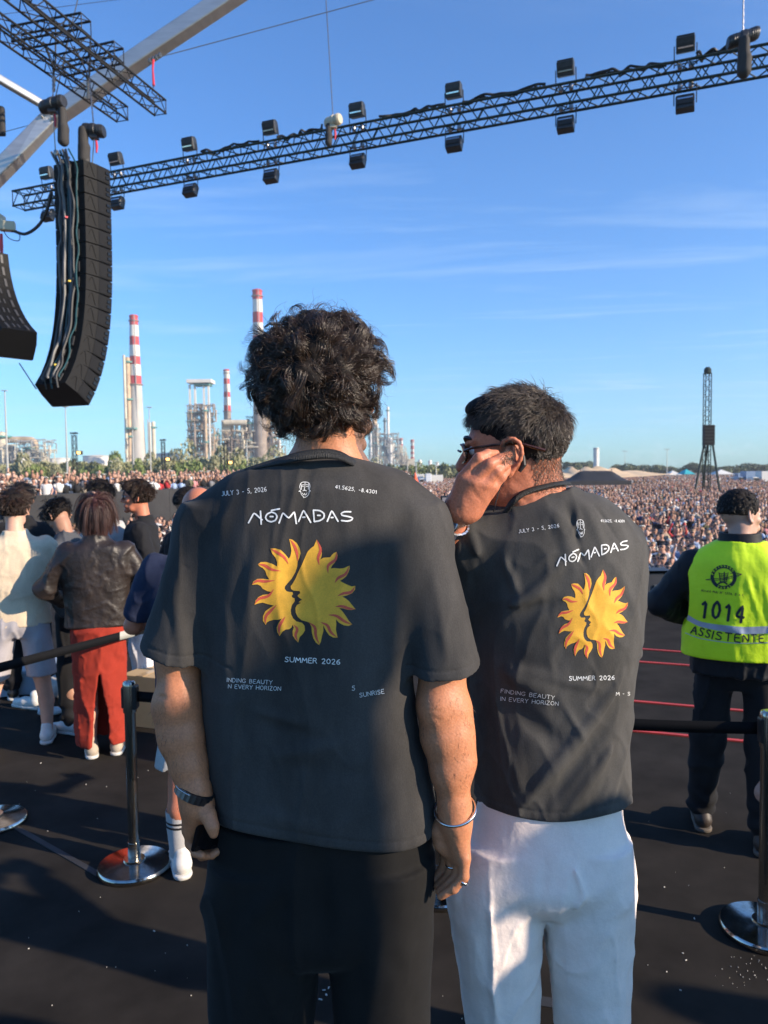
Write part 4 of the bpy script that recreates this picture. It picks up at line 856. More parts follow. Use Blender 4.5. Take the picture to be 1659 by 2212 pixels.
def head_prims(c, R, s=1.0, k=.012, ears=True):
    q = []
    def A(p): p.lo = p.lo * s; p.hi = p.hi * s; q.append(p)
    E = lambda c_, r_, k_=k, rot=None: q.append(Xf(Ell(np.array(c_) * s, np.array(r_) * s, rot, k_), c, R))
    C = lambda a, b, ra, rb=None, k_=k: q.append(Xf(Cap(np.array(a) * s, np.array(b) * s, ra * s, (ra if rb is None else rb) * s, k_), c, R))
    E((0, -.012, .030), (.076, .096, .086)); E((0, .022, .0), (.068, .076, .080), .02)
    E((0, .034, -.055), (.054, .058, .062), .02); C((-.035, .040, -.082), (.035, .040, -.082), .020, k_=.02); E((0, .082, -.100), (.022, .020, .018), .015)
    C((0, .090, .018), (0, .114, -.022), .0085, .0125, .010); E((0, .112, -.028), (.0155, .012, .0095), .006); E((.012, .100, -.032), (.008, .010, .007), .005); E((-.012, .100, -.032), (.008, .010, .007), .005)
    C((-.044, .074, .030), (-.010, .092, .026), .009, .008); C((.044, .074, .030), (.010, .092, .026), .009, .008)
    E((.045, .062, -.022), (.022, .022, .018), .014); E((-.045, .062, -.022), (.022, .022, .018), .014)
    C((-.018, .094, -.057), (.018, .094, -.057), .0062, k_=.004); C((-.015, .092, -.068), (.015, .092, -.068), .0072, k_=.004)
    C((-.034, .080, -.063), (.034, .080, -.063), .012, k_=.02)
    for sx in (1, -1): E((sx * .031, .078, .008), (.0125, .0125, .0115), .003)
    if ears:
        for sx in (1, -1):
            for i in range(7):
                a0 = -1.9 + i * .62; a1 = a0 + .62; f = lambda a: (sx * (.080 + .010 * math.cos(a - .4)), -.012 - .016 * math.sin(a) * 1.0 - .004, .000 + .030 * -math.cos(a) * 1.0)
                f = lambda a: (sx * (.081 + .007 * (1 - math.cos(a))), -.006 - .018 * math.sin(a * .5 + .9), .004 + .030 * math.cos(a))
                C(f(a0 * 0 + (i / 7) * math.pi), f(((i + 1) / 7) * math.pi), .0052, k_=.004)
            E((sx * .080, -.008, .004), (.0045, .019, .026), .008); E((sx * .083, -.002, -.026), (.006, .009, .011), .006); E((sx * .078, .004, -.004), (.006, .006, .010), .006)
    return q
def head_cuts(c, R, s=1.0):
    q = []
    for sx in (1, -1):
        q.append(Xf(Ell(np.array((sx * .031, .094, .006)) * s, np.array((.016, .012, .009)) * s, None, .010), c, R))
        q.append(Xf(Ell(np.array((sx * .089, -.008, .006)) * s, np.array((.007, .009, .015)) * s, None, .004), c, R))
    return q
def eyes(c, R, s, parent):
    for sx in (1, -1):
        m = MB(); m.ell(c + R @ (np.array((sx * .031, .0835, .008)) * s), (.0105 * s,) * 3, 12, 8, 0); m.ell(c + R @ (np.array((sx * .031, .0915, .008)) * s), (.0048 * s, .0035 * s, .0048 * s), 10, 6, 1, rot=R)
        m.build('eye', [eye_w, eye_d], parent, True)
        pts = [c + R @ (np.array((sx * x, y, z)) * s) for x, y, z in ((.012, .099, .029), (.028, .096, .036), (.046, .082, .031))]
        MB().tube(catmull(pts, 8), [.003 * s, .004 * s, .0045 * s, .005 * s, .0048 * s, .004 * s, .003 * s, .0015 * s], 6).build('eyebrow', hair_black, parent, True)
def generic_hand(wr, dirv, dorsal, thumb, s=1.0, curl=(.35, .5, .35), k=.006):
    """palm, four unequal curled fingers and a thumb leaving the side of the palm"""
    Z = nrm(dirv); Y = nrm(np.asarray(dorsal) - Z * (np.asarray(dorsal) @ Z)); X = np.cross(Y, Z)
    if X @ np.asarray(thumb) < 0: X = -X
    W = lambda x, y, z: np.asarray(wr) + (X * x + Y * y + Z * z) * s
    q = [Cap(W(0, 0, -.02), W(0, 0, .02), .023 * s, .022 * s, .015)]
    for x, L in ((.029, .088), (.010, .092), (-.010, .088), (-.028, .080)):
        q.append(Cap(W(x * .55, 0, .012), W(x, 0, L), .0150 * s, .0120 * s, .012))
    for x, L, r, m in ((.030, .076, .0088, .9), (.010, .084, .0092, 1.0), (-.011, .078, .0088, 1.1), (-.030, .060, .0078, 1.25)):
        base = {.030: .088, .010: .092, -.011: .088, -.030: .080}[x]; p = W(x, 0, base); a = 0; fr_ = (.46, .30, .24)
        for j in range(3):
            a += curl[j] * m; d = Z * math.cos(a) - Y * math.sin(a) + X * x * .8 * (1 - j * .3); e = p + nrm(d) * L * fr_[j] * s
            q.append(Cap(p, e, r * s * (1 - .06 * j), r * s * (1 - .06 * (j + 1)), k)); p = e
    t0 = W(.018, -.004, .020); t1 = W(.044, -.014, .048); t2 = W(.052, -.022, .076); t3 = W(.048, -.032, .098)
    q += [Cap(t0, t1, .016 * s, .0125 * s, .012), Cap(t1, t2, .0115 * s, .0100 * s, k), Cap(t2, t3, .0098 * s, .0085 * s, k)]
    return q

# ------------------------------------------------------------------ hair strands as real tubes
def strands(name, root, nrml, flow, length, m_, parent, nseg=9, lift=.35, grav=.5, curl=0.0, cfreq=2.0, r=.00045, clump=None, conv=.6, head=None, jit=.1, seed=1, cj=.25, tang=None, flick=0.0, fz=.28):
    g = np.random.default_rng(seed); N = len(root); length = np.broadcast_to(np.asarray(length, float), (N,)) if np.ndim(length) < 2 else length
    if clump is not None:
        ci = clump; G_ = ci.max() + 1; cnt = np.bincount(ci, minlength=G_)[:, None] + 1e-9
        avg = lambda a: np.stack([np.bincount(ci, a[:, k], G_) for k in range(3)], 1) / cnt
        cr, cn_, cf = avg(root), avg(nrml), avg(flow); R0, N0, F0 = cr[ci], cn_[ci], cf[ci]
        ph = g.uniform(0, 6.28, G_)[ci] + g.normal(size=N) * cj; am = (g.uniform(.4, 1.3, G_)[ci]) * curl; cfr = g.uniform(.7, 1.3, G_)[ci] * cfreq; sg = g.choice([-1, 1], G_)[ci]
        L = length * (g.uniform(.75, 1.2, G_)[ci]); lf = lift * g.uniform(.5, 1.5, G_)[ci]
        sw = g.normal(size=(G_, 3))[ci] * fz; fk = g.uniform(-.3, 1.6, G_)[ci]
    else:
        R0, N0, F0 = root, nrml, flow; ph = g.uniform(0, 6.28, N); am = g.uniform(.4, 1.3, N) * curl; cfr = np.full(N, cfreq); sg = g.choice([-1, 1], N); L = length * g.uniform(.7, 1.15, N); lf = lift * g.uniform(.6, 1.4, N); sw = g.normal(size=(N, 3)) * .05; fk = g.uniform(-.3, 1.6, N)
    n1 = N0 / (np.linalg.norm(N0, axis=1)[:, None] + 1e-9); f1 = F0 / (np.linalg.norm(F0, axis=1)[:, None] + 1e-9)
    d = n1 * lf[:, None] + f1 * (1 - np.minimum(lf, .9))[:, None] + sw + g.normal(size=(N, 3)) * jit; d /= np.linalg.norm(d, axis=1)[:, None]
    p = np.array(R0, float); off = root - R0; pts = []
    for i in range(nseg + 1):
        t = i / nseg
        e1 = np.cross(d, n1); e1 /= np.linalg.norm(e1, axis=1)[:, None] + 1e-9; e2 = np.cross(d, e1)
        a = ph + sg * cfr * 6.283 * t; q = p + off * (1 - conv * t) + (e1 * np.cos(a)[:, None] + e2 * np.sin(a)[:, None]) * (am * min(1, t * 2.2))[:, None]
        pts.append(q)
        p = p + d * (L / nseg)[:, None]
        if tang is not None and head is not None:
            hc, hr, hR = head; loc = (p - hc) @ hR; nn_ = (loc / hr ** 2) @ hR.T; nn_ /= np.linalg.norm(nn_, axis=1)[:, None]
            fd = d - nn_ * (d * nn_).sum(1)[:, None] * 1.0; want = fd + nn_ * (flick * (t ** 2) * fk)[:, None] + np.array([0, 0, -1.0]) * grav; want /= np.linalg.norm(want, axis=1)[:, None]
            d = d * (1 - tang) + want * tang
        else: d = d + np.array([0, 0, -1.0]) * grav / nseg + f1 * .25 / nseg
        if head is not None:
            hc, hr, hR = head; loc = (p - hc) @ hR; kk = np.sqrt(((loc / hr) ** 2).sum(1)); ins = kk < 1.0
            if ins.any():
                loc[ins] /= kk[ins][:, None]; p[ins] = loc[ins] @ hR.T + hc
                nn = (loc / hr ** 2) @ hR.T; nn /= np.linalg.norm(nn, axis=1)[:, None]; dn = (d * nn).sum(1); fix = ins & (dn < 0); d[fix] -= nn[fix] * dn[fix][:, None]
        d /= np.linalg.norm(d, axis=1)[:, None]
    Pn = np.stack(pts, 1)                                              # N, nseg+1, 3
    T = np.gradient(Pn, axis=1); T /= np.linalg.norm(T, axis=2)[..., None] + 1e-9
    up = g.normal(size=(N, 1, 3)); A = np.cross(T, up); A /= np.linalg.norm(A, axis=2)[..., None] + 1e-9; B = np.cross(T, A)
    rr = (r * (1 - .75 * np.linspace(0, 1, nseg + 1) ** 2))[None, :, None] * g.uniform(.7, 1.3, N)[:, None, None]
    V = np.stack([Pn + rr * (math.cos(k_) * A + math.sin(k_) * B) for k_ in (0, 2.0944, 4.1888)], 2).reshape(-1, 3)
    b = (np.arange(N) * (nseg + 1) * 3)[:, None] + (np.arange(nseg) * 3)[None]; b = b.reshape(-1)
    F = np.concatenate([np.stack([b + k_, b + (k_ + 1) % 3, b + 3 + (k_ + 1) % 3, b + 3 + k_], 1) for k_ in range(3)])
    return link(name, mesh_np(name, V, F, True), m_, parent)
def scalp(c, R, s, n, region, seed=2, rr=(.078, .099, .089), off=(0, -.012, .030)):
    """random roots on the skull; region(local unit vector) -> keep"""
    g = np.random.default_rng(seed); v = g.normal(size=(n * 3, 3)); v /= np.linalg.norm(v, axis=1)[:, None]; v = v[region(v)][:n]
    r_ = np.array(rr) * s; loc = v * r_ + np.array(off) * s; nn = v / r_; nn /= np.linalg.norm(nn, axis=1)[:, None]
    return loc @ R.T + c, nn @ R.T, v
def clumps(pts, k, seed=3):
    g = np.random.default_rng(seed); c = pts[g.choice(len(pts), k, False)]; return np.argmin(((pts[:, None] - c[None]) ** 2).sum(2), 1)

# ------------------------------------------------------------------ printing on cloth
GL = {}
def _g(ch, w_, *st): GL[ch] = (w_, [[tuple(map(float, q.split(','))) for q in s_.split()] for s_ in st])
_g('A', .72, '0,0 .36,1 .72,0', '.14,.36 .58,.36'); _g('B', .6, '0,0 0,1 .35,1 .52,.88 .5,.66 .3,.54 0,.53', '.3,.54 .55,.45 .6,.25 .48,.05 .3,0 0,0')
_g('C', .7, '.7,.85 .55,.97 .35,1 .12,.86 0,.5 .1,.15 .35,0 .55,.03 .7,.16'); _g('D', .68, '0,0 0,1 .3,1 .55,.85 .68,.5 .55,.15 .3,0 0,0')
_g('E', .56, '.56,1 0,1 0,0 .56,0', '0,.54 .46,.54'); _g('F', .54, '.54,1 0,1 0,0', '0,.54 .44,.54'); _g('G', .74, '.7,.85 .5,1 .25,.97 .05,.75 0,.45 .12,.12 .4,0 .7,.12 .72,.46 .42,.46')
_g('H', .66, '0,0 0,1', '.66,0 .66,1', '0,.52 .66,.52'); _g('I', .1, '.05,0 .05,1'); _g('J', .42, '.38,1 .38,.2 .25,0 .08,-.02 0,.1'); _g('L', .5, '0,1 0,0 .5,0')
_g('M', .86, '0,0 .1,1 .43,.3 .76,1 .86,0'); _g('N', .68, '0,0 0,1 .68,0 .68,1'); _g('O', .78, '.39,1 .14,.88 0,.5 .14,.12 .39,0 .64,.12 .78,.5 .64,.88 .39,1')
_g('P', .58, '0,0 0,1 .35,1 .56,.88 .58,.7 .5,.52 .3,.45 0,.45'); _g('R', .62, '0,0 0,1 .35,1 .55,.9 .56,.68 .4,.54 0,.5', '.3,.52 .62,0'); _g('S', .6, '.56,.86 .4,.98 .2,1 .04,.86 .06,.66 .3,.53 .54,.4 .58,.18 .42,.02 .2,0 0,.14')
_g('T', .64, '0,1 .64,1', '.32,1 .32,0'); _g('U', .68, '0,1 0,.3 .12,.06 .34,0 .56,.06 .68,.3 .68,1'); _g('V', .7, '0,1 .35,0 .7,1'); _g('X', .66, '0,0 .66,1', '0,1 .66,0'); _g('Y', .66, '0,1 .34,.5 .66,1', '.34,.5 .3,0'); _g('Z', .62, '0,1 .62,1 0,0 .62,0')
_g('0', .62, '.31,1 .1,.86 0,.5 .1,.14 .31,0 .52,.14 .62,.5 .52,.86 .31,1'); _g('1', .34, '0,.74 .24,1 .24,0'); _g('2', .58, '.02,.8 .14,.96 .32,1 .5,.9 .54,.7 .4,.42 0,0 .58,0'); _g('3', .54, '.02,.92 .3,1 .5,.88 .48,.66 .22,.54 .48,.44 .54,.22 .38,.02 .15,0 0,.1')
_g('4', .62, '.46,0 .46,1 0,.3 .62,.3'); _g('5', .56, '.52,1 .1,1 .05,.58 .28,.64 .5,.52 .56,.28 .4,.04 .18,0 0,.1'); _g('6', .58, '.48,.96 .26,.86 .06,.56 0,.3 .1,.06 .3,0 .52,.08 .58,.3 .46,.5 .26,.54 .06,.42'); _g('7', .54, '0,1 .54,1 .2,0'); _g('8', .56, '.28,1 .06,.88 .06,.66 .28,.54 .5,.66 .5,.88 .28,1', '.28,.54 .02,.4 0,.16 .28,0 .56,.16 .54,.4 .28,.54')
_g('-', .5, '.08,.45 .42,.45'); _g(',', .2, '.1,.08 .02,-.16'); _g('.', .16, '.06,0 .1,.04'); _g(' ', .4); _g('l', .1, '.05,0 .05,1'); _g('v', .5, '0,.62 .25,0 .5,.62'); _g('a', .5, '.45,.62 .45,0', '.45,.5 .2,.62 0,.32 .2,0 .45,.12'); _g('r', .32, '0,.62 0,0', '0,.4 .3,.62'); _g('á', .5, '.45,.62 .45,0', '.45,.5 .2,.62 0,.32 .2,0 .45,.12', '.2,.78 .34,.95')
_g('e', .5, '0,.34 .5,.34 .4,.58 .2,.62 0,.34 .15,.02 .45,.06'); _g('º', .3, '.15,1 .02,.85 .15,.7 .28,.85 .15,1'); _g('Ç', .7, '.7,.85 .35,1 0,.5 .35,0 .7,.16', '.35,0 .3,-.15'); _g('Ã', .72, '0,0 .36,1 .72,0', '.14,.36 .58,.36', '.15,1.2 .3,1.3 .42,1.2 .58,1.3')
def text_strokes(txt, h, gap=.22):
    x = 0; out_ = []
    for ch in txt:
        w_, st = GL[ch]
        for s_ in st: out_.append([((x + a) * h, b * h) for a, b in s_])
        x += w_ + gap
    return out_, (x - gap) * h
def ribbon_poly(pts, w_, w1=None):
    """flat stroke with round ends; returns verts, quads in 2D"""
    pts = np.asarray(pts, float)
    seg = [pts[0]]
    for a, b in zip(pts[:-1], pts[1:]):
        L = np.linalg.norm(b - a); k = max(1, int(L / (w_ * 1.2 + 1e-6))); seg += [a + (b - a) * (i + 1) / k for i in range(k)]
    q = np.array(seg); 
    if len(q) > 3: q[1:-1] = q[1:-1] * .6 + (q[:-2] + q[2:]) * .2
    t = np.gradient(q, axis=0); t /= np.linalg.norm(t, axis=1)[:, None] + 1e-9; n = np.stack([-t[:, 1], t[:, 0]], 1)
    ww = np.full(len(q), w_ / 2.0)
    if w1 is not None: ww = np.interp(np.linspace(0, 1, len(q)), np.linspace(0, 1, len(w1)), w1) / 2
    q = np.vstack([q[0] - t[0] * ww[0] * .7, q, q[-1] + t[-1] * ww[-1] * .7]); n = np.vstack([n[0], n, n[-1]]); ww = np.concatenate([[ww[0] * .45], ww, [ww[-1] * .45]])
    V = np.stack([q - n * ww[:, None], q + n * ww[:, None]], 1).reshape(-1, 2); F = [(2 * i, 2 * i + 1, 2 * i + 3, 2 * i + 2) for i in range(len(q) - 1)]
    return V, F
class Print:
    """ink lying on a cloth surface: 2D artwork in photograph coordinates dropped on to the garment"""
    def __init__(s, garment):
        me = garment.data; V = np.empty(len(me.vertices) * 3, np.float32); me.vertices.foreach_get('co', V); V = V.reshape(-1, 3)
        F = [tuple(p.vertices) for p in me.polygons]; s.bvh = BVHTree.FromPolygons([tuple(v) for v in V], F); s.g = garment
    def drop(s, P2, eps=.0012):
        out_ = []; ok = []
        for x, y in P2:
            d = Vector(ray(x, y)).normalized(); h = s.bvh.ray_cast(Vector(CAM), d)
            ok.append(h[0] is not None); out_.append(tuple(h[0] + h[1] * eps if (h[0] is not None and h[1].dot(d) < 0) else (h[0] - d * eps if h[0] is not None else Vector(CAM) + d * 1.5)))
        return np.array(out_), np.array(ok)
    def strokes(s, name, items, m_, parent, eps=.0012, lim=.08):
        V2 = []; F = []; n = 0
        for it in items:
            v, f = ribbon_poly(it[0], it[1], it[2] if len(it) > 2 else None); V2.append(v); F += [tuple(i + n for i in q) for q in f]; n += len(v)
        V, ok = s.drop(np.concatenate(V2), eps); F = [f for f in F if all(ok[i] for i in f) and np.ptp(V[list(f)], axis=0).max() < lim]
        return link(name, mesh_np(name, V, F, False), m_, parent)
    def fill(s, name, poly, m_, parent, cell=3.0, eps=.001, lim=.05):
        bm = bmesh.new(); vs = [bm.verts.new((x, -y, 0)) for x, y in poly]; f = bm.faces.new(vs); bmesh.ops.triangulate(bm, faces=[f], ngon_method='BEAUTY')
        for _ in range(7):
            e = [e for e in bm.edges if e.calc_length() > cell]
            if not e: break
            bmesh.ops.subdivide_edges(bm, edges=e, cuts=1); bmesh.ops.triangulate(bm, faces=[f for f in bm.faces if len(f.verts) > 3])
        bm.verts.ensure_lookup_table(); P2 = [(v.co.x, -v.co.y) for v in bm.verts]; F = [tuple(v.index for v in f.verts) for f in bm.faces]; bm.free()
        V, ok = s.drop(P2, eps); F = [q for q in F if all(ok[i] for i in q) and np.ptp(V[list(q)], axis=0).max() < .05]
        return link(name, mesh_np(name, V, F, False), m_, parent)
def place_text(txt, h, w_, a, b, gap=.22):
    """strokes of a line of writing running from a to b (baseline ends, photo coordinates)"""
    st, W_ = text_strokes(txt, 1.0, gap); a = np.asarray(a, float); b = np.asarray(b, float); L = np.linalg.norm(b - a); u = (b - a) / L; n = np.array([u[1], -u[0]]); 
    return [([tuple(a + u * (x / W_ * L) + n * (y * h)) for x, y in s_], w_) for s_ in st]
# ================================================================== THE TWO MEN
ZR = 0.35
fadedblack = cloth('faded_black_cotton', (.043, .0405, .039), var=.38, vs=9, bump=.4, bs=400, sheen=.04, grain=.10, gscale=340, stretch=(1, 1, .4))
fadedgrey = cloth('faded_charcoal_cotton', (.058, .0555, .052), var=.38, vs=9, bump=.4, bs=400, sheen=.04, grain=.10, gscale=340, stretch=(1, 1, .4))
blacktr = cloth('black_trouser_cloth', (.0095, .0090, .0088), var=.2, vs=12, bump=.5, bs=700)
linen = cloth('white_linen', (.86, .73, .65), var=.05, vs=22, bump=.35, bs=90, sheen=.02, grain=.03)
ink_w = mat('print_white', (.74, .74, .72), .8, var=.18, vscale=60, grain=.06); ink_y = mat('print_yellow', (.78, .40, .035), .75, var=.14, vscale=30, grain=.06); ink_r = mat('print_red', (.62, .09, .05), .75, var=.1, vscale=30, grain=.08)
silver = mat('silver', (.75, .74, .72), .22, metal=1.0, bump=.2, bscale=300)
blackgl = mat('black_gloss', (.006, .006, .007), .18)
ribm = mat('black_ribbed_strap', (.012, .012, .013), .6, bump=1.0, bscale=60, stretch=(12, 12, .4))
class ClipF:
    def __init__(s, prim, fn, k=.004): s.p = prim; s.fn = fn; s.kk = k; s.k = prim.k; s.lo = prim.lo; s.hi = prim.hi
    def d(s, p): return -smin(-s.p.d(p), -s.fn(p), s.kk)
def row(py, L, R, D, ry, cy=None):
    a = P((L + R) / 2, py, D); return (a[2], a[0], D if cy is None else cy, (R - L) / 2 * D / FPX, ry)
def zline(pts, D):
    q = np.array([P(x, y, D) for x, y in pts]); o = np.argsort(q[:, 0]); q = q[o]; xs = np.linspace(q[0, 0], q[-1, 0], 80)
    c = catmull(q, 200); return lambda x: np.interp(x, c[:, 0], c[:, 2])
def tube_loft(a, b, r0, r1, flat=1.0, k=.02, n=2.2, mid=None, xdir=(1, 0, 0)):
    a = np.asarray(a, float); b = np.asarray(b, float); L = np.linalg.norm(b - a); R_ = frame_z(b - a, xdir)
    rows = [(0, 0, 0, r0, r0 * flat), (L * .5, 0, 0, mid or (r0 + r1) / 2, (mid or (r0 + r1) / 2) * flat), (L, 0, 0, r1, r1 * flat)]
    return Xf(Loft(rows, n, k), a, R_)
def standing_legs(D, x0, x1, z_hip, r):
    return []

# ------------------------------------------------------------------ man with curly hair
M1 = empty('person', (P(695, 1500, 1.56)[0], 1.56, ZR), 'man with bushy curly dark hair in faded black tee holding a phone low', 'person', 'two men in printed black tees')
D1 = 1.56
hc1 = P(703, 852, 1.56); R1 = rotz(rad(-47)) @ rotx(rad(0))
nk = P(706, 975, 1.545); sh0 = P(700, 1060, 1.56)
arm1R = [P(895, 1170, 1.55), P(955, 1420, 1.53), P(955, 1520, 1.52), P(962, 1590, 1.51), P(974, 1665, 1.50), P(982, 1742, 1.495), P(986, 1775, 1.49)]
arm1L = [P(462, 1170, 1.55), P(388, 1420, 1.53), P(387, 1520, 1.52), P(395, 1590, 1.51), P(407, 1650, 1.50), P(420, 1708, 1.49), P(424, 1738, 1.49)]
body = [Cap(nk + [0, 0, .09], nk + [0, .02, -.06], .056, .068, .03), Cap(P(660, 1035, 1.56), P(750, 1035, 1.56), .055, .055, .04), Cap(P(570, 1100, 1.56), P(830, 1100, 1.56), .045, .045, .05),
        Loft([(P(700, 1080, D1)[2], sh0[0], D1, .17, .08), (P(700, 1400, D1)[2], sh0[0], D1, .16, .10), (P(700, 1800, D1)[2], sh0[0], D1, .17, .10)], 2.2, .05)]
body += chain(arm1R, [.048, .048, .0485, .0470, .0385, .0300, .0295], .02) + chain(arm1L, [.046, .043, .0455, .042, .0348, .0295, .0290], .02)
body += [Cap(P(985, 1540, 1.515), P(1000, 1640, 1.50), .028, .024, .03), Ell(P(940, 1530, 1.485), (.022, .018, .03), None, .03), Ell(P(382, 1510, 1.49), (.022, .018, .028), None, .03), Cap(P(368, 1530, 1.52), P(378, 1600, 1.51), .028, .022, .03)]
body += head_prims(hc1, R1, 1.0)
# right hand (pinky nearest, fingers curling in towards the thigh)
w1 = arm1R[-1]
def pc(*q): return [P(x, y, d) for x, y, d in q]
H = lambda pts, rs, k=.005: body.extend(chain(pc(*pts), rs, k))
H([(986, 1775, 1.49), (1002, 1853, 1.475)], [.0235, .0135], .02); H([(982, 1775, 1.495), (990, 1850, 1.49)], [.024, .0145], .02); H([(976, 1775, 1.505), (977, 1845, 1.510)], [.022, .0145], .02); H([(970, 1775, 1.515), (966, 1838, 1.53)], [.019, .014], .02)
H([(1003, 1855, 1.472), (1002, 1893, 1.468), (980, 1919, 1.470), (952, 1936, 1.476)], [.0120, .0102, .0093, .0078])
H([(992, 1852, 1.488), (990, 1888, 1.490), (970, 1910, 1.492), (949, 1926, 1.496)], [.0125, .0108, .0098, .0082])
H([(977, 1848, 1.508), (976, 1882, 1.512), (962, 1902, 1.515), (945, 1915, 1.517)], [.0125, .0110, .0098, .0082])
H([(965, 1840, 1.53), (961, 1870, 1.535), (950, 1888, 1.535), (938, 1898, 1.532)], [.0120, .0105, .0092, .0080])
H([(968, 1768, 1.51), (950, 1796, 1.505), (953, 1824, 1.50), (960, 1838, 1.50)], [.019, .0165, .0120, .0090], .012)
# left hand (back turned away, phone lying in the palm)
H([(423, 1738, 1.49), (409, 1792, 1.50)], [.024, .0150], .02); H([(426, 1738, 1.495), (424, 1795, 1.51)], [.024, .0150], .02); H([(430, 1738, 1.50), (440, 1795, 1.52)], [.022, .014], .02); H([(432, 1738, 1.50), (452, 1790, 1.525)], [.02, .013], .02)
H([(408, 1792, 1.50), (411, 1822, 1.502), (424, 1842, 1.492), (436, 1848, 1.478)], [.0115, .0100, .0092, .0080]); H([(424, 1796, 1.512), (427, 1830, 1.515), (436, 1848, 1.503), (445, 1850, 1.488)], [.0120, .0104, .0094, .0080])
H([(440, 1796, 1.522), (444, 1828, 1.525), (451, 1846, 1.512), (458, 1848, 1.498)], [.0120, .0104, .0094, .0080]); H([(452, 1790, 1.527), (460, 1820, 1.53), (466, 1838, 1.518), (470, 1840, 1.504)], [.0115, .0100, .0090, .0080])
H([(438, 1740, 1.485), (450, 1762, 1.468), (459, 1785, 1.458), (462, 1802, 1.455)], [.0175, .0135, .0105, .0085], .012)
veins = folds([(P(1003, 1500, 1.47), P(1000, 1640, 1.455), .006, .0012), (P(915, 1640, 1.47), P(965, 1745, 1.455), .009, .0022), (P(925, 1545, 1.46), P(955, 1560, 1.46), .004, -.0016), (P(928, 1535, 1.46), P(958, 1538, 1.46), .004, -.0014),
               (P(352, 1560, 1.46), P(418, 1640, 1.45), .006, .0014), (P(430, 1460, 1.48), P(395, 1620, 1.46), .006, .0012), (P(340, 1505, 1.48), P(365, 1508, 1.47), .005, -.002), (P(973, 1790, 1.47), P(995, 1850, 1.46), .004, .0010), (P(985, 1790, 1.46), P(1003, 1845, 1.455), .004, .0009)])
b1 = Shape(body, cuts=head_cuts(hc1, R1), disp=lambda p: veins(p) + .0004 * wnoise(p, 160, 2))
beard = mat('skin_stubble', (.19, .10, .07), .6, var=.35, vscale=160, bump=.5, bscale=500)
def face_mi(V, c, R):
    l = (V - c) @ R; return ((l[:, 2] < -.030) & (l[:, 1] > .012 - (l[:, 2] + .03) * .2) & (l[:, 2] > -.135) & (np.abs(V[:, 0] - c[0]) < .2)).astype(int)
o = sdf_obj('body', b1, .0034, [skinA, beard], M1, mi=lambda C_: face_mi(C_, hc1, R1)); bo1 = o; eyes(hc1, R1, 1.0, M1)
# tee
HEM1 = hemcut([(380, 1700), (440, 1735), (466, 1775), (500, 1792), (560, 1806), (640, 1820), (720, 1833), (800, 1841), (860, 1840), (905, 1828), (935, 1805), (950, 1770), (990, 1700)], D1)
tor = Loft([row(974, 655, 752, D1, .060), row(988, 628, 772, D1, .075), row(1003, 570, 806, D1, .088), row(1022, 525, 838, D1, .098), row(1048, 484, 872, D1, .108), row(1085, 448, 908, D1, .118), row(1130, 425, 925, D1, .126),
            row(1200, 420, 925, D1, .132), row(1300, 425, 912, D1, .136), row(1400, 434, 896, D1, .136), row(1500, 440, 895, D1, .134), row(1600, 449, 912, D1, .134), row(1700, 458, 938, D1, .138), row(1790, 464, 948, D1, .142), row(1880, 466, 946, D1, .142)], 2.35, .02)
slL = Clip(tube_loft(P(462, 1110, D1), P(372, 1440, 1.53), .058, .073, 1.12, .035), P(378, 1411, 1.53), (P(378, 1411, 1.53) - P(440, 1130, D1)) + np.array([-.03, 0, -.02]))
n_ = nrm(np.cross(P(440, 1446, 1.45) - P(317, 1378, 1.53), [0, -1, -.25])); n_ = n_ if n_[2] < 0 else -n_
slL = Clip(tube_loft(P(462, 1110, D1), P(366, 1470, 1.53), .058, .073, 1.12, .035), P(378, 1412, 1.50), n_)
n2 = nrm(np.cross(P(885, 1471, 1.45) - P(1028, 1418, 1.53), [0, -1, -.25])); n2 = n2 if n2[2] < 0 else -n2
slR = Clip(tube_loft(P(885, 1110, D1), P(968, 1490, 1.53), .064, .077, 1.10, .035), P(957, 1446, 1.50), n2)
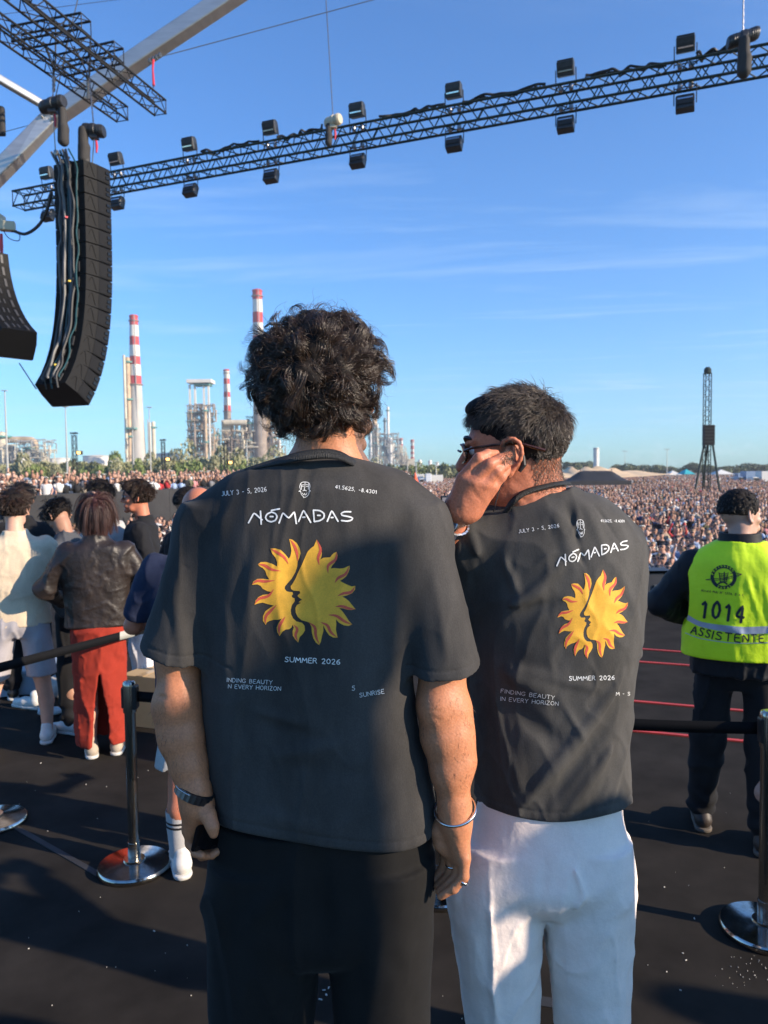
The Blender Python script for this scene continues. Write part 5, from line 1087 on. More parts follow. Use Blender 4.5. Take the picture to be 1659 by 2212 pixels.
fl1 = folds([(P(505, 1020, 1.46), P(440, 1240, 1.44), .016, .0035), (P(470, 1090, 1.44), P(432, 1330, 1.44), .010, -.007), (P(432, 1140, 1.45), P(440, 1440, 1.44), .012, -.016), (P(455, 1200, 1.43), P(475, 1500, 1.43), .010, .005), (P(480, 1300, 1.43), P(470, 1640, 1.43), .018, .005),
             (P(898, 1170, 1.44), P(888, 1440, 1.43), .012, -.014), (P(868, 1180, 1.43), P(905, 1580, 1.43), .012, .005), (P(860, 1330, 1.43), P(930, 1690, 1.43), .012, -.004), (P(782, 1320, 1.42), P(790, 1700, 1.42), .010, .0045), (P(800, 1330, 1.42), P(812, 1720, 1.42), .010, -.004), (P(845, 1480, 1.42), P(880, 1800, 1.42), .014, .005),
             (P(500, 1530, 1.42), P(660, 1570, 1.42), .012, .0035), (P(500, 1552, 1.42), P(700, 1600, 1.42), .014, -.004), (P(560, 1640, 1.42), P(760, 1610, 1.42), .016, .004), (P(530, 1480, 1.42), P(520, 1700, 1.42), .014, -.004), (P(640, 1660, 1.42), P(820, 1680, 1.42), .016, -.003), (P(500, 1750, 1.42), P(700, 1790, 1.42), .014, .003),
             (P(575, 1130, 1.43), P(500, 1420, 1.42), .018, .0035), (P(530, 1130, 1.43), P(505, 1350, 1.42), .012, -.0035), (P(560, 1060, 1.44), P(820, 1050, 1.44), .014, .003), (P(620, 1035, 1.45), P(800, 1030, 1.45), .008, -.0025), (P(640, 1260, 1.42), P(720, 1700, 1.42), .03, -.003),
             (P(372, 1250, 1.47), P(395, 1420, 1.46), .010, .004), (P(400, 1220, 1.46), P(420, 1430, 1.45), .010, -.005), (P(945, 1230, 1.46), P(965, 1430, 1.45), .012, .004), (P(985, 1260, 1.47), P(1005, 1420, 1.46), .010, -.003)])
seamR = (P(905, 1216, 1.45), P(984, 1196, 1.50)); seamL = (P(382, 1215, 1.50), P(440, 1245, 1.44))
def d1(p):
    o = 1.4 * fl1(p) + crease(p, 9, 3, .0042) + crease(p, 17, 6, .0018, (1, 1, .7)) + .0020 * wnoise(p, 13, 3, (1, 1, .55), 2) + .0008 * wnoise(p, 60, 2, (1, 1, .5), 5)
    for a, b in (seamR, seamL): d, t = seg_d(p, a, b); o = o - .0016 * np.exp(-(d / .0028) ** 2)
    e = -HEM1(p); tm = np.abs(p[:, 0] - P(700, 1500, D1)[0]) < .27
    o = o - .0018 * np.exp(-((e - .019) / .0022) ** 2) * tm - .00025 * (e < .019) * tm * (1 + np.sin(p[:, 0] * 420) * .8)
    for (og, nn, xx) in ((P(378, 1412, 1.50), n_, -1), (P(957, 1446, 1.50), n2, 1)):
        e = -((p - og) @ nn); mk = ((p[:, 0] - P(700, 1400, D1)[0]) * xx > .165); o = o - .0018 * np.exp(-((e - .019) / .0022) ** 2) * mk
    return o
tee = Shape([tor, slL, slR, Cap(P(530, 1085, D1), P(452, 1140, D1), .062, .060, .04), Cap(P(840, 1085, D1), P(905, 1140, D1), .064, .066, .04)], post=[HEM1], cuts=[Ell(P(712, 966, 1.585), (.072, .088, .045), None, .012)], disp=d1)
T1 = sdf_obj('t_shirt', tee, .0032, fadedblack, M1)
# collar rib and neck strap
colr = [P(634, 1002, 1.50), P(650, 994, 1.478), P(680, 989, 1.462), P(715, 989, 1.460), P(742, 994, 1.475), P(765, 1003, 1.50)]
def strip(name, top, bot, m_, parent, th=.003, n=60):
    a = catmull(top, n); b = catmull(bot, n); g = 5; V = []; 
    for i in range(n):
        for j in range(g): u = j / (g - 1); V.append(a[i] * (1 - u) + b[i] * u + [0, -.0025 * math.sin(math.pi * u), 0])
    F = [(i * g + j, (i + 1) * g + j, (i + 1) * g + j + 1, i * g + j + 1) for i in range(n - 1) for j in range(g - 1)]
    o = link(name, mesh_np(name, V, F, True), m_, parent); sd = o.modifiers.new('s', 'SOLIDIFY'); sd.thickness = th; sd.offset = 0; return o
strip('neck_strap', [P(528, 1014, 1.52), P(575, 998, 1.50), P(618, 985, 1.478), P(655, 975, 1.462), P(700, 970, 1.455), P(735, 976, 1.462), P(762, 992, 1.485), P(784, 1010, 1.53), P(800, 1020, 1.58)],
      [P(532, 1019, 1.515), P(580, 1008, 1.490), P(622, 1001, 1.468), P(658, 995, 1.455), P(700, 991, 1.449), P(735, 995, 1.455), P(760, 1006, 1.476), P(780, 1018, 1.52), P(798, 1026, 1.57)], ribm, M1, .0035)
# trousers and shoes
tr1 = []
tr1.append(Loft([row(1760, 462, 936, D1, .125), row(1850, 452, 938, D1, .130), row(1950, 448, 938, D1, .135), row(2010, 540, 860, D1, .12), row(2050, 640, 762, D1, .08), row(2078, 684, 718, D1, .03)], 2.1, .03))
def leg(rows, k=.015): return Loft(rows, 2.2, k)
def lrow(py, L, R, D=D1, ry=.10): return row(py, L, R, D, ry)
def foot_rows(cx, w_, ry, D=D1): return [(ZR + .30, cx, D, w_, ry), (ZR + .14, cx, D, w_ * .98, ry), (ZR + .06, cx, D, w_ * .96, ry)]
cL = P(560, 2212, D1)[0]; cR = P(830, 2212, D1)[0]
tr1.append(leg([lrow(1840, 452, 690, ry=.118), lrow(1930, 447, 700, ry=.118), lrow(1990, 446, 706, ry=.116), lrow(2060, 447, 699, ry=.112), lrow(2130, 448, 689, ry=.108), lrow(2212, 450, 684, ry=.105)] + foot_rows(cL, .095, .10)))
tr1.append(leg([lrow(1840, 700, 938, ry=.118), lrow(1930, 690, 940, ry=.118), lrow(1990, 688, 940, ry=.116), lrow(2060, 703, 938, ry=.112), lrow(2130, 713, 936, ry=.108), lrow(2212, 719, 934, ry=.105)] + foot_rows(cR, .095, .10)))
ft = folds([(P(690, 1860, 1.42), P(698, 2060, 1.42), .018, -.014), (P(905, 1850, 1.45), P(935, 1900, 1.47), .006, -.006), (P(560, 1960, 1.43), P(600, 2212, 1.43), .03, .005), (P(620, 1900, 1.43), P(540, 2000, 1.43), .02, .005), (P(810, 1960, 1.43), P(800, 2212, 1.43), .02, .006), (P(850, 2080, 1.43), P(905, 2200, 1.43), .016, -.006), (P(505, 1900, 1.44), P(480, 2150, 1.44), .015, -.005)])
sdf_obj('trousers', Shape(tr1, disp=lambda p: 2.2 * ft(p) + crease(p, 9, 8, .012, (1, 1, .35)) + .0022 * wnoise(p, 14, 3, (1, 1, .6), 4) + .0008 * wnoise(p, 60, 2, (1, 1, 1), 3)), .005, blacktr, M1)
def shoes(cx, y, z, yaw, parent, m1, m2, s=1.0):
    R_ = rotz(yaw); W_ = lambda x, yy, zz: np.array([cx, y, z]) + R_ @ (np.array([x, yy, zz]) * s)
    up = Shape([Cap(W_(0, -.06, .055), W_(0, .06, .050), .042 * s, .040 * s, .02), Cap(W_(0, .06, .045), W_(.0, .15, .035), .040 * s, .034 * s, .02), Cap(W_(0, -.05, .06), W_(0, -.04, .115), .036 * s, .036 * s, .02)], planes=[((cx, y, z + .018 * s), (0, 0, -1), .004)])
    o = sdf_obj('shoe', up, .008, m1, parent)
    so = Shape([Cap(W_(0, -.065, .02), W_(0, .05, .02), .043 * s, .043 * s, .01), Cap(W_(0, .05, .02), W_(0, .155, .02), .043 * s, .040 * s, .01)], planes=[((cx, y, z + .024 * s), (0, 0, 1), .003), ((cx, y, z + .001), (0, 0, -1), .003)])
    sdf_obj('sole', so, .008, m2, o)
shoe_b = mat('black_leather', (.02, .019, .018), .4, var=.3, vscale=30); sole_w = mat('white_rubber', (.62, .60, .56), .6); shoe_w = mat('white_leather', (.66, .64, .60), .5, var=.1, vscale=30)
shoes(cL, D1, ZR, .15, M1, shoe_b, sole_w); shoes(cR, D1, ZR, -.15, M1, shoe_b, sole_w)
bo_ = bo1
def arm_hair(body_o, cond, n, parent, m_, L=.011, seed=3, ddir=(0, 0, -1), nm='arm_hair', r=.0002):
    me = body_o.data; V = np.empty(len(me.vertices) * 3, np.float32); me.vertices.foreach_get('co', V); V = V.reshape(-1, 3); N_ = np.empty(len(me.vertices) * 3, np.float32); me.vertices.foreach_get('normal', N_); N_ = N_.reshape(-1, 3)
    ix = np.where(cond(V))[0]; g = np.random.default_rng(seed); ix = g.choice(ix, min(n, len(ix)), False); rt = V[ix].astype(float); nn = N_[ix].astype(float); d = np.tile(np.array(ddir, float), (len(ix), 1)) + g.normal(size=(len(ix), 3)) * .35; d -= nn * (d * nn).sum(1)[:, None]; d /= np.linalg.norm(d, axis=1)[:, None]
    strands(nm, rt, nn, d, L, m_, parent, nseg=4, lift=.30, grav=.1, curl=.0005, r=r, jit=.2, seed=seed)
za, zb = P(900, 1500, 1.5)[2], P(900, 1740, 1.5)[2]
arm_hair(bo_, lambda V: (V[:, 2] < za) & (V[:, 2] > zb) & (np.abs(V[:, 0] - P(700, 1600, 1.5)[0]) > .17), 600, M1, hair_dark)
# watch, bangle, rings
def band(name, c, z, x, rx, ry, w_, th, m_, parent, a0=0, a1=6.283, n=48, links=0):
    R_ = frame_z(z, x); V = []; F = []; closed = abs(a1 - a0 - 6.283) < .01; N_ = n if closed else n + 1
    for i in range(N_):
        a = a0 + (a1 - a0) * i / n; e = 1.0 + (.03 if links and i % 2 else 0)
        for (u, v) in ((1, -w_ / 2), (1 + th, -w_ / 2 * .9), (1 + th, w_ / 2 * .9), (1, w_ / 2)):
            rr_ = (u - 1); V.append(np.asarray(c) + R_ @ np.array([(rx * e + rr_) * math.cos(a), (ry * e + rr_) * math.sin(a), v]))
    for i in range(n):
        j = (i + 1) % N_
        for k in range(4): F.append((i * 4 + k, i * 4 + (k + 1) % 4, j * 4 + (k + 1) % 4, j * 4 + k))
    return link(name, mesh_np(name, V, F, not links), m_, parent)
r = empty('wristwatch', P(421, 1708, 1.49), 'dark link wristwatch on the left wrist of the curly haired man', 'watch')
axw = nrm(P(409, 1765, 1.49) - P(425, 1650, 1.50)) ; axw = nrm(axw + np.array([-.30, 0, 0]))
band('bracelet', P(420, 1712, 1.488), axw, (1, 0, .1), .0345, .0325, .019, .004, mat('gunmetal_link', (.10, .10, .11), .3, metal=.9), r, links=1, n=44)
band('edge', P(418, 1705, 1.488), axw, (1, 0, .1), .0348, .0328, .002, .0035, silver, r)
MB().lathe([(.001, -.004), (.018, -.004), (.019, 0), (.017, .004), (.001, .004)], P(455, 1695, 1.50), 20, axis=frame_z((.9, -.3, .1))).build('case', silver, r, True)
o = empty('bangle', P(984, 1745, 1.495), 'thin silver bangle on the right wrist of the curly haired man', 'bracelet')
axb = nrm(P(990, 1800, 1.495) - P(982, 1745, 1.495) + np.array([.004, .024, 0])); band('ring_band', P(983, 1748, 1.495), axb, (1, 0, 0), .0395, .0385, .0055, .0045, silver, o)
o = empty('ring', P(1002, 1898, 1.468), 'silver ring on the little finger of the hanging right hand', 'ring', 'silver rings'); band('ring_band', P(1001, 1902, 1.469), P(990, 1912, 1.47) - P(1002, 1893, 1.468), (1, 0, 0), .0098, .0098, .005, .0018, silver, o, n=24)
o = empty('ring', P(975, 1868, 1.51), 'silver ring on a middle finger of the hanging right hand', 'ring', 'silver rings'); band('ring_band', P(976, 1868, 1.51), P(976, 1882, 1.512) - P(977, 1848, 1.508), (1, 0, 0), .0115, .0115, .004, .0018, silver, o, n=24)
# phone in the left hand
pr_ = empty('phone', P(432, 1808, 1.49), 'black phone held low in the left hand of the curly haired man', 'phone')
Rp = frame_z((.25, -.02, 1.0), (.80, .60, 0)); Rp = np.column_stack([Rp[:, 0], Rp[:, 1], Rp[:, 2]])
ph = MB(); ph.box(P(447, 1806, 1.497) + np.array([.030, .020, 0]), (.130, .009, .070), Rp); ph.build('casing', blackgl, pr_, bevel=.004)
ph = MB(); ph.box(P(447, 1806, 1.497) + np.array([.030, .020, 0]) + Rp @ [0, -.0047, 0], (.122, .0006, .064), Rp); ph.build('screen', mat('phone_screen', (.004, .004, .005), .08), pr_)
# hair
region = lambda v: ((v[:, 2] > -.86) & ~((v[:, 1] > .42) & (v[:, 2] < .25))) | (v[:, 2] > .45)
SHR = (.101, .117, .110)
wh = nrm(P(683, 790, 1.45) - hc1)
def tflow(rt, nn, c, w0, swirl=.45):
    u = rt - c; u /= np.linalg.norm(u, axis=1)[:, None]; f = u - w0[None]; f -= nn * (f * nn).sum(1)[:, None]; fn = np.linalg.norm(f, axis=1)[:, None]; f /= fn + 1e-6
    return f + np.cross(nn, f) * swirl * np.exp(-(fn / .5) ** 2)
oh = hc1 + R1 @ np.array([0, -.014, .034]); hd1 = (oh, np.array(SHR) * .97, R1)
for k_, (n_s, L_, lf_, cu_, cf_, fk_, ncl, sd_) in enumerate([(11000, .080, .20, .0080, .85, .8, 230, 9), (5200, .064, .40, .0115, 1.1, 1.5, 190, 12)]):
    rt, nn, vv = scalp(hc1, R1, 1.0, n_s, region, 5 + k_, rr=np.array(SHR) * (1.0 + .03 * k_), off=(0, -.014, .034))
    low = np.interp((rt - hc1)[:, 2], [-.10, -.02, .06], [.75, .95, 1.1]); 
    strands('hair' if k_ == 0 else 'hair_curls', rt, nn, tflow(rt, nn, hc1, wh), L_ * low, hair_dark, M1, nseg=13, lift=lf_, grav=.10, curl=cu_, cfreq=cf_, r=.00055, clump=clumps(rt, ncl, 7 + k_), conv=.86, head=hd1, jit=.05, seed=sd_, tang=.22, flick=fk_, fz=.38, cj=.2)
rt2, nn2, _ = scalp(hc1, R1, 1.0, 1300, region, 15, rr=SHR, off=(0, -.014, .034))
strands('stray_hair', rt2, nn2, tflow(rt2, nn2, hc1, wh), .075, hair_dark, M1, nseg=16, lift=.6, grav=.1, curl=.009, cfreq=1.5, r=.00040, head=hd1, jit=.35, seed=19, tang=.15, flick=1.3)
hb = [Xf(Ell((0, -.014, .034), (.098, .114, .110), None, .02), hc1, R1)]
g_ = np.random.default_rng(4)
for i in range(70):
    v = g_.normal(size=3); v /= np.linalg.norm(v)
    if v[1] > .45 or v[2] < -.62: continue
    hb.append(Xf(Ell(np.array([0, -.014, .034]) + v * [.092, .108, .104], (.019, .019, .019), None, .012), hc1, R1))
sdf_obj('hair_mass', Shape(hb, cuts=[Xf(Ell((0, .12, -.06), (.12, .10, .12), None, .01), hc1, R1), Xf(Ell((0, -.02, -.14), (.13, .16, .07), None, .02), hc1, R1)], disp=lambda p: .004 * wnoise(p, 70, 3) + .002 * wnoise(p, 300, 2)), .005, hair_base, M1)
# artwork measured on the photograph, shared by both tees
A1 = lambda q: [(464.5 + x * .24, 995.4 + y * .24) for x, y in q]
SR = [(915, 710), (938, 745), (955, 790), (962, 830), (957, 865), (946, 890), (975, 872), (1010, 870), (1037, 868), (1050, 850), (1070, 830), (1093, 820), (1103, 850), (1098, 885), (1075, 920), (1052, 945), (1042, 970), (1070, 964), (1120, 970), (1160, 966), (1190, 952), (1210, 944), (1212, 970), (1200, 1005), (1180, 1040), (1150, 1065), (1125, 1080), (1150, 1095), (1190, 1115), (1230, 1130), (1262, 1126), (1260, 1158), (1235, 1190), (1190, 1210), (1145, 1222), (1175, 1238), (1205, 1262), (1235, 1300), (1264, 1335), (1225, 1343), (1190, 1340), (1150, 1327), (1118, 1325), (1145, 1352), (1175, 1395), (1205, 1440), (1235, 1472), (1200, 1486), (1160, 1480), (1120, 1460), (1088, 1427), (1092, 1470), (1088, 1520), (1103, 1591), (1065, 1590), (1030, 1572), (1002, 1535), (984, 1500), (973, 1482), (976, 1530), (962, 1580), (952, 1630), (937, 1658), (908, 1635), (885, 1595), (872, 1545), (868, 1495), (850, 1455), (820, 1445), (780, 1435), (745, 1405), (727, 1368), (723, 1325), (738, 1297), (762, 1285), (776, 1279), (752, 1271), (782, 1249), (758, 1232), (742, 1215), (752, 1203), (768, 1192), (762, 1172), (735, 1170), (705, 1167), (684, 1153), (681, 1128), (697, 1108), (722, 1065), (750, 1000), (782, 935), (812, 865), (835, 815), (865, 785), (890, 768), (902, 740)]
SL = [(668, 703), (700, 712), (735, 740), (762, 785), (771, 835), (760, 872), (744, 905), (740, 950), (722, 1005), (690, 1060), (652, 1102), (628, 1132), (627, 1152), (645, 1174), (668, 1180), (698, 1182), (702, 1200), (690, 1216), (697, 1230), (716, 1238), (717, 1262), (692, 1298), (681, 1340), (685, 1382), (702, 1418), (732, 1445), (785, 1458), (806, 1485), (810, 1525), (790, 1558), (762, 1585), (748, 1634), (722, 1608), (700, 1572), (698, 1532), (708, 1500), (697, 1474), (688, 1500), (668, 1515), (635, 1518), (608, 1537), (582, 1577), (562, 1542), (556, 1500), (572, 1460), (600, 1420), (570, 1430), (530, 1430), (488, 1442), (466, 1455), (456, 1476), (432, 1440), (432, 1398), (455, 1352), (495, 1324), (530, 1302), (520, 1300), (478, 1290), (430, 1276), (395, 1281), (355, 1294), (365, 1256), (392, 1225), (432, 1206), (480, 1200), (515, 1182), (470, 1172), (430, 1152), (410, 1125), (380, 1111), (331, 1116), (346, 1085), (382, 1063), (430, 1062), (490, 1068), (465, 1030), (453, 990), (430, 965), (402, 950), (386, 932), (412, 912), (460, 910), (510, 925), (560, 952), (560, 912), (545, 872), (515, 835), (499, 790), (540, 788), (592, 802), (632, 842), (665, 882), (680, 855), (688, 810), (680, 758)]
RED = [[(680, 712), (715, 765), (738, 830), (745, 900)], [(505, 793), (560, 825), (620, 865), (660, 927)], [(392, 930), (450, 942), (510, 978), (592, 992)], [(338, 1108), (385, 1078), (450, 1086), (538, 1076)], [(360, 1286), (400, 1238), (480, 1218), (530, 1155)], [(455, 1465), (458, 1400), (505, 1348), (555, 1298)], [(580, 1568), (578, 1500), (600, 1450), (632, 1402)], [(746, 1625), (722, 1570), (742, 1515), (708, 1476)],
       [(918, 715), (952, 800), (928, 870), (938, 938)], [(1094, 826), (1085, 890), (1018, 940), (1018, 1010)], [(1206, 950), (1175, 1020), (1110, 1052), (1080, 1096)], [(1257, 1132), (1222, 1182), (1155, 1192), (1105, 1216)], [(1258, 1335), (1200, 1327), (1140, 1308), (1085, 1312)], [(1230, 1472), (1160, 1442), (1095, 1395), (1020, 1386)], [(1097, 1587), (1040, 1540), (1012, 1480), (950, 1452)], [(939, 1652), (906, 1570), (902, 1500), (848, 1455)]]
NOM = [[(302, 560), (352, 468), (425, 533)], [(410, 453), (417, 572)], [(510, 462), (470, 478), (452, 510), (470, 540), (508, 552), (545, 538), (562, 505), (548, 475), (510, 462)], [(507, 448), (582, 433)], [(496, 503), (526, 503)], [(576, 562), (612, 466), (664, 520), (714, 455), (732, 566)], [(752, 548), (797, 442), (862, 556)], [(790, 509), (810, 507)], [(886, 445), (894, 548)], [(886, 445), (945, 448), (985, 475), (982, 515), (945, 540), (894, 548)], [(922, 492), (948, 492)], [(1010, 546), (1050, 446), (1108, 546)], [(1044, 512), (1064, 510)], [(1222, 460), (1165, 458), (1130, 475), (1140, 492), (1200, 502), (1246, 515), (1232, 535), (1190, 545), (1138, 538)]]
ICON = [[(808, 192), (785, 195), (768, 208), (760, 235), (770, 262), (758, 275)], [(812, 192), (835, 196), (852, 208), (856, 235), (848, 262), (858, 275)], [(810, 195), (808, 240), (800, 262), (812, 266)], [(778, 222), (800, 218)], [(818, 216), (842, 220)], [(778, 234), (798, 234)], [(820, 232), (840, 234)], [(790, 270), (808, 265), (826, 272)], [(770, 275), (775, 300), (792, 322), (808, 330)], [(850, 275), (846, 300), (828, 322), (808, 330)], [(785, 290), (800, 312), (806, 290), (815, 312), (830, 288)], [(752, 274), (772, 278)], [(846, 276), (860, 272)], [(772, 205), (778, 260)], [(845, 205), (840, 258)], [(795, 322), (798, 334)]]
def put_print(pr, mp_, parent, texts, k=1.0, tiny=1.0, mi_=None):
    mi_ = mi_ or mp_
    pr.fill('sun_print', mp_(SR), ink_y, parent, eps=.0006); pr.fill('sun_print', mp_(SL), ink_y, parent, eps=.0006)
    pr.strokes('flame_print', [(mp_([tuple(q) for q in catmull([(*p_, 0) for p_ in s_], 12)[:, :2]]), 3.2 * k, [.8, 5.2 * k, 6.4 * k, 5.2 * k, .8]) for s_ in RED], ink_r, parent, .0010)
    pr.strokes('band_name_print', [(mp_(s_), 3.3 * k) for s_ in NOM], ink_w, parent, .0010)
    pr.strokes('face_print', [(mi_(s_), 1.15 * k) for s_ in ICON], ink_w, parent, .0010)
    for nm, txt, h, w_, a, b in texts: pr.strokes(nm, place_text(txt, h, w_, a, b), ink_w, parent, .0010)
pr1 = Print(T1)
X1 = lambda x, y: (464.5 + x * .24, 995.4 + y * .24)
put_print(pr1, A1, T1, [('date_print', 'JULY 3 - 5, 2026', 9.6, 1.15, X1(66, 318), X1(466, 276)), ('place_print', '41.5625, -8.4301', 7.6, 1.0, X1(1080, 250), X1(1452, 300)), ('season_print', 'SUMMER 2026', 10.8, 1.7, X1(630, 1808), X1(1124, 1832)),
     ('motto_print', 'INDING BEAUTY', 8.6, 1.0, X1(108, 1988), X1(515, 2012)), ('motto_print', 'N EVERY HORIZON', 8.6, 1.0, X1(120, 2046), X1(592, 2068)), ('time_print', '5', 9.5, 1.0, X1(1232, 2065), X1(1258, 2065)), ('time_print', 'SUNRISE', 9.2, 1.0, X1(1302, 2128), X1(1522, 2092))])

# ------------------------------------------------------------------ man in profile with glasses
M2 = empty('person', (P(1200, 1500, 1.72)[0], 1.72, ZR), 'man in profile with glasses, faded tee and white trousers, hand at his ear', 'person', 'two men in printed black tees')
D2 = 1.70
hc2 = P(1112, 970, 1.70); R2 = rotz(rad(80)) @ rotx(rad(-6)) @ roty(rad(-3))
b2 = head_prims(hc2, R2, 1.06, ears=False)
b2 += [Cap(P(1150, 1000, 1.70), P(1165, 1085, 1.72), .056, .064, .03), Cap(P(1120, 1030, 1.69), P(1135, 1100, 1.70), .045, .055, .03), Cap(P(1100, 1135, 1.74), P(1270, 1135, 1.74), .045, .045, .04), Loft([(P(1200, 1100, D2)[2], P(1200, 1100, D2)[0], 1.74, .15, .08), (P(1200, 1400, D2)[2], P(1200, 1400, D2)[0], 1.74, .15, .09), (P(1190, 1780, D2)[2], P(1190, 1780, D2)[0], 1.74, .15, .09)], 2.2, .04)]
# raised left arm: elbow low and forward behind the other man's shoulder, wrist by the chin
b2 += chain([P(1035, 1230, 1.72), P(905, 1370, 1.90), P(938, 1225, 1.76), P(974, 1136, 1.62), P(990, 1097, 1.585)], [.045, .040, .034, .0265, .0260], .02)
b2 += chain([P(1310, 1190, 1.76), P(1318, 1400, 1.84), P(1290, 1430, 1.98), P(1250, 1440, 2.06)], [.048, .044, .038, .028], .02) + generic_hand(P(1250, 1440, 2.06), (-.5, .8, -.1), (.7, .5, .3), (0, .3, 1), 1.0)
H2_ = lambda pts, rs, k=.005: b2.extend(chain(pc(*pts), rs, k))
H2_([(992, 1098, 1.582), (1000, 1036, 1.558)], [.027, .0150], .02); H2_([(1000, 1098, 1.582), (1022, 1042, 1.550)], [.027, .0155], .02); H2_([(1012, 1098, 1.585), (1046, 1046, 1.552)], [.025, .0150], .02); H2_([(1020, 1096, 1.59), (1064, 1052, 1.565)], [.022, .0140], .02)
H2_([(1001, 1032, 1.557), (1034, 990, 1.548), (1053, 981, 1.562), (1071, 980, 1.580)], [.0130, .0112, .0100, .0085]); H2_([(1023, 1040, 1.549), (1058, 1003, 1.540), (1080, 992, 1.552), (1099, 983, 1.572)], [.0132, .0116, .0104, .0088])
H2_([(1047, 1045, 1.551), (1074, 1018, 1.546), (1088, 1006, 1.560), (1098, 1000, 1.580)], [.0125, .0108, .0098, .0085]); H2_([(1065, 1051, 1.564), (1084, 1030, 1.562), (1092, 1019, 1.578), (1096, 1012, 1.595)], [.0112, .0098, .0088, .0078])
H2_([(1000, 1080, 1.595), (1030, 1045, 1.610), (1060, 1018, 1.612), (1085, 1004, 1.605)], [.018, .0150, .0115, .0092], .012)
# ear: an open shell with rim, lobe and hollow
ec = P(1099, 986, 1.618)
def earf(q): return [ec + np.array([x * .00100, yy, -z * .00100]) for x, z, yy in q]
rim = earf([(-16, -18, .004), (-12, -31, -.008), (2, -37, -.014), (18, -30, -.016), (25, -12, -.014), (22, 8, -.010), (12, 24, -.006), (2, 36, -.002), (-8, 42, .004)])
rim = list(catmull(rim, 14)); b2 += chain(rim, [.0042] * 14, .004)
b2 += [Ell(ec + [.006, .006, .004], (.019, .010, .028), None, .008), Ell(ec + [-.002, .000, -.034], (.011, .008, .011), None, .008), Cap(ec + [.010, -.004, .020], ec + [.006, -.004, -.016], .004, .004, .004)]
nk2 = folds([(P(1105, 1060, 1.64), P(1150, 1092, 1.65), .006, -.0022), (P(1090, 1040, 1.64), P(1130, 1085, 1.65), .012, .003), (P(1015, 1052, 1.53), P(1040, 1085, 1.55), .005, -.0016), (P(1040, 1075, 1.545), P(1065, 1050, 1.545), .004, -.0016), (P(1000, 1075, 1.54), P(1010, 1110, 1.56), .006, .0014), (P(1008, 935, 1.66), P(1020, 925, 1.64), .002, -.001)])
s2 = Shape(b2, cuts=head_cuts(hc2, R2, 1.06)[::2] + [Ell(ec + [.000, -.012, .002], (.0075, .010, .019), None, .005)], disp=lambda p: nk2(p) + .0004 * wnoise(p, 160, 2))
bo2 = sdf_obj('body', s2, .0034, [skinB, beard], M2); eyes(hc2, R2, 1.06, M2)
# tee: torso yawed, back centre turned to the right of the picture
HEM2 = hemcut([(960, 1700), (1012, 1722), (1040, 1738), (1080, 1754), (1130, 1768), (1190, 1776), (1250, 1773), (1310, 1761), (1345, 1750), (1362, 1738), (1400, 1725)], D2)
tor2 = Loft([row(1044, 1205, 1232, 1.72, .05), row(1052, 1158, 1240, 1.72, .062), row(1068, 1122, 1262, 1.72, .075), row(1085, 1085, 1298, 1.72, .09), row(1110, 1050, 1338, 1.72, .105), row(1140, 1015, 1366, 1.72, .118), row(1180, 995, 1388, 1.72, .13), row(1250, 998, 1394, 1.72, .14),
             row(1320, 1008, 1388, 1.72, .145), row(1420, 1014, 1372, 1.72, .145), row(1520, 1018, 1360, 1.72, .14), row(1620, 1022, 1356, 1.72, .14), row(1720, 1026, 1362, 1.72, .14), row(1820, 1028, 1362, 1.72, .14)], 2.3, .02)
sl2 = tube_loft(P(1045, 1185, 1.70), P(955, 1350, 1.87), .062, .070, 1.1, .03)
sl2b = tube_loft(P(1318, 1185, 1.76), P(1320, 1400, 1.85), .062, .066, 1.1, .04)
fl2 = folds([(P(1105, 1215, 1.59), P(1075, 1330, 1.58), .010, -.010), (P(1085, 1200, 1.60), P(1120, 1290, 1.59), .010, .007), (P(1060, 1330, 1.58), P(1180, 1270, 1.58), .012, .009), (P(1050, 1360, 1.58), P(1200, 1300, 1.58), .012, -.007), (P(1140, 1290, 1.58), P(1250, 1180, 1.59), .010, .004),
             (P(1040, 1440, 1.58), P(1200, 1500, 1.58), .022, .010), (P(1030, 1480, 1.58), P(1210, 1610, 1.58), .020, -.009), (P(1060, 1510, 1.58), P(1130, 1740, 1.58), .018, .008), (P(1030, 1560, 1.59), P(1090, 1750, 1.58), .016, -.009),
             (P(1130, 1740, 1.58), P(1370, 1440, 1.59), .012, .010), (P(1170, 1750, 1.58), P(1380, 1480, 1.59), .014, -.008), (P(1220, 1760, 1.58), P(1370, 1560, 1.59), .012, .008), (P(1260, 1765, 1.58), P(1368, 1620, 1.59), .010, -.006), (P(1300, 1740, 1.58), P(1350, 1650, 1.59), .008, .005), (P(1215, 1520, 1.57), P(1290, 1640, 1.57), .010, .004), (P(1190, 1500, 1.57), P(1240, 1650, 1.57), .008, -.003),
             (P(1225, 1085, 1.63), P(1260, 1240, 1.59), .010, -.006), (P(1195, 1090, 1.62), P(1235, 1220, 1.59), .012, .006), (P(1265, 1100, 1.63), P(1310, 1210, 1.60), .012, .006), (P(1285, 1095, 1.64), P(1345, 1200, 1.62), .008, -.005), (P(1330, 1220, 1.60), P(1385, 1360, 1.62), .012, .004),
             (P(1010, 1130, 1.64), P(1040, 1230, 1.60), .010, .006), (P(1000, 1200, 1.62), P(1030, 1420, 1.60), .012, -.006), (P(1100, 1640, 1.57), P(1100, 1745, 1.57), .01, -.004), (P(1020, 1420, 1.58), P(1330, 1500, 1.57), .012, .003)])
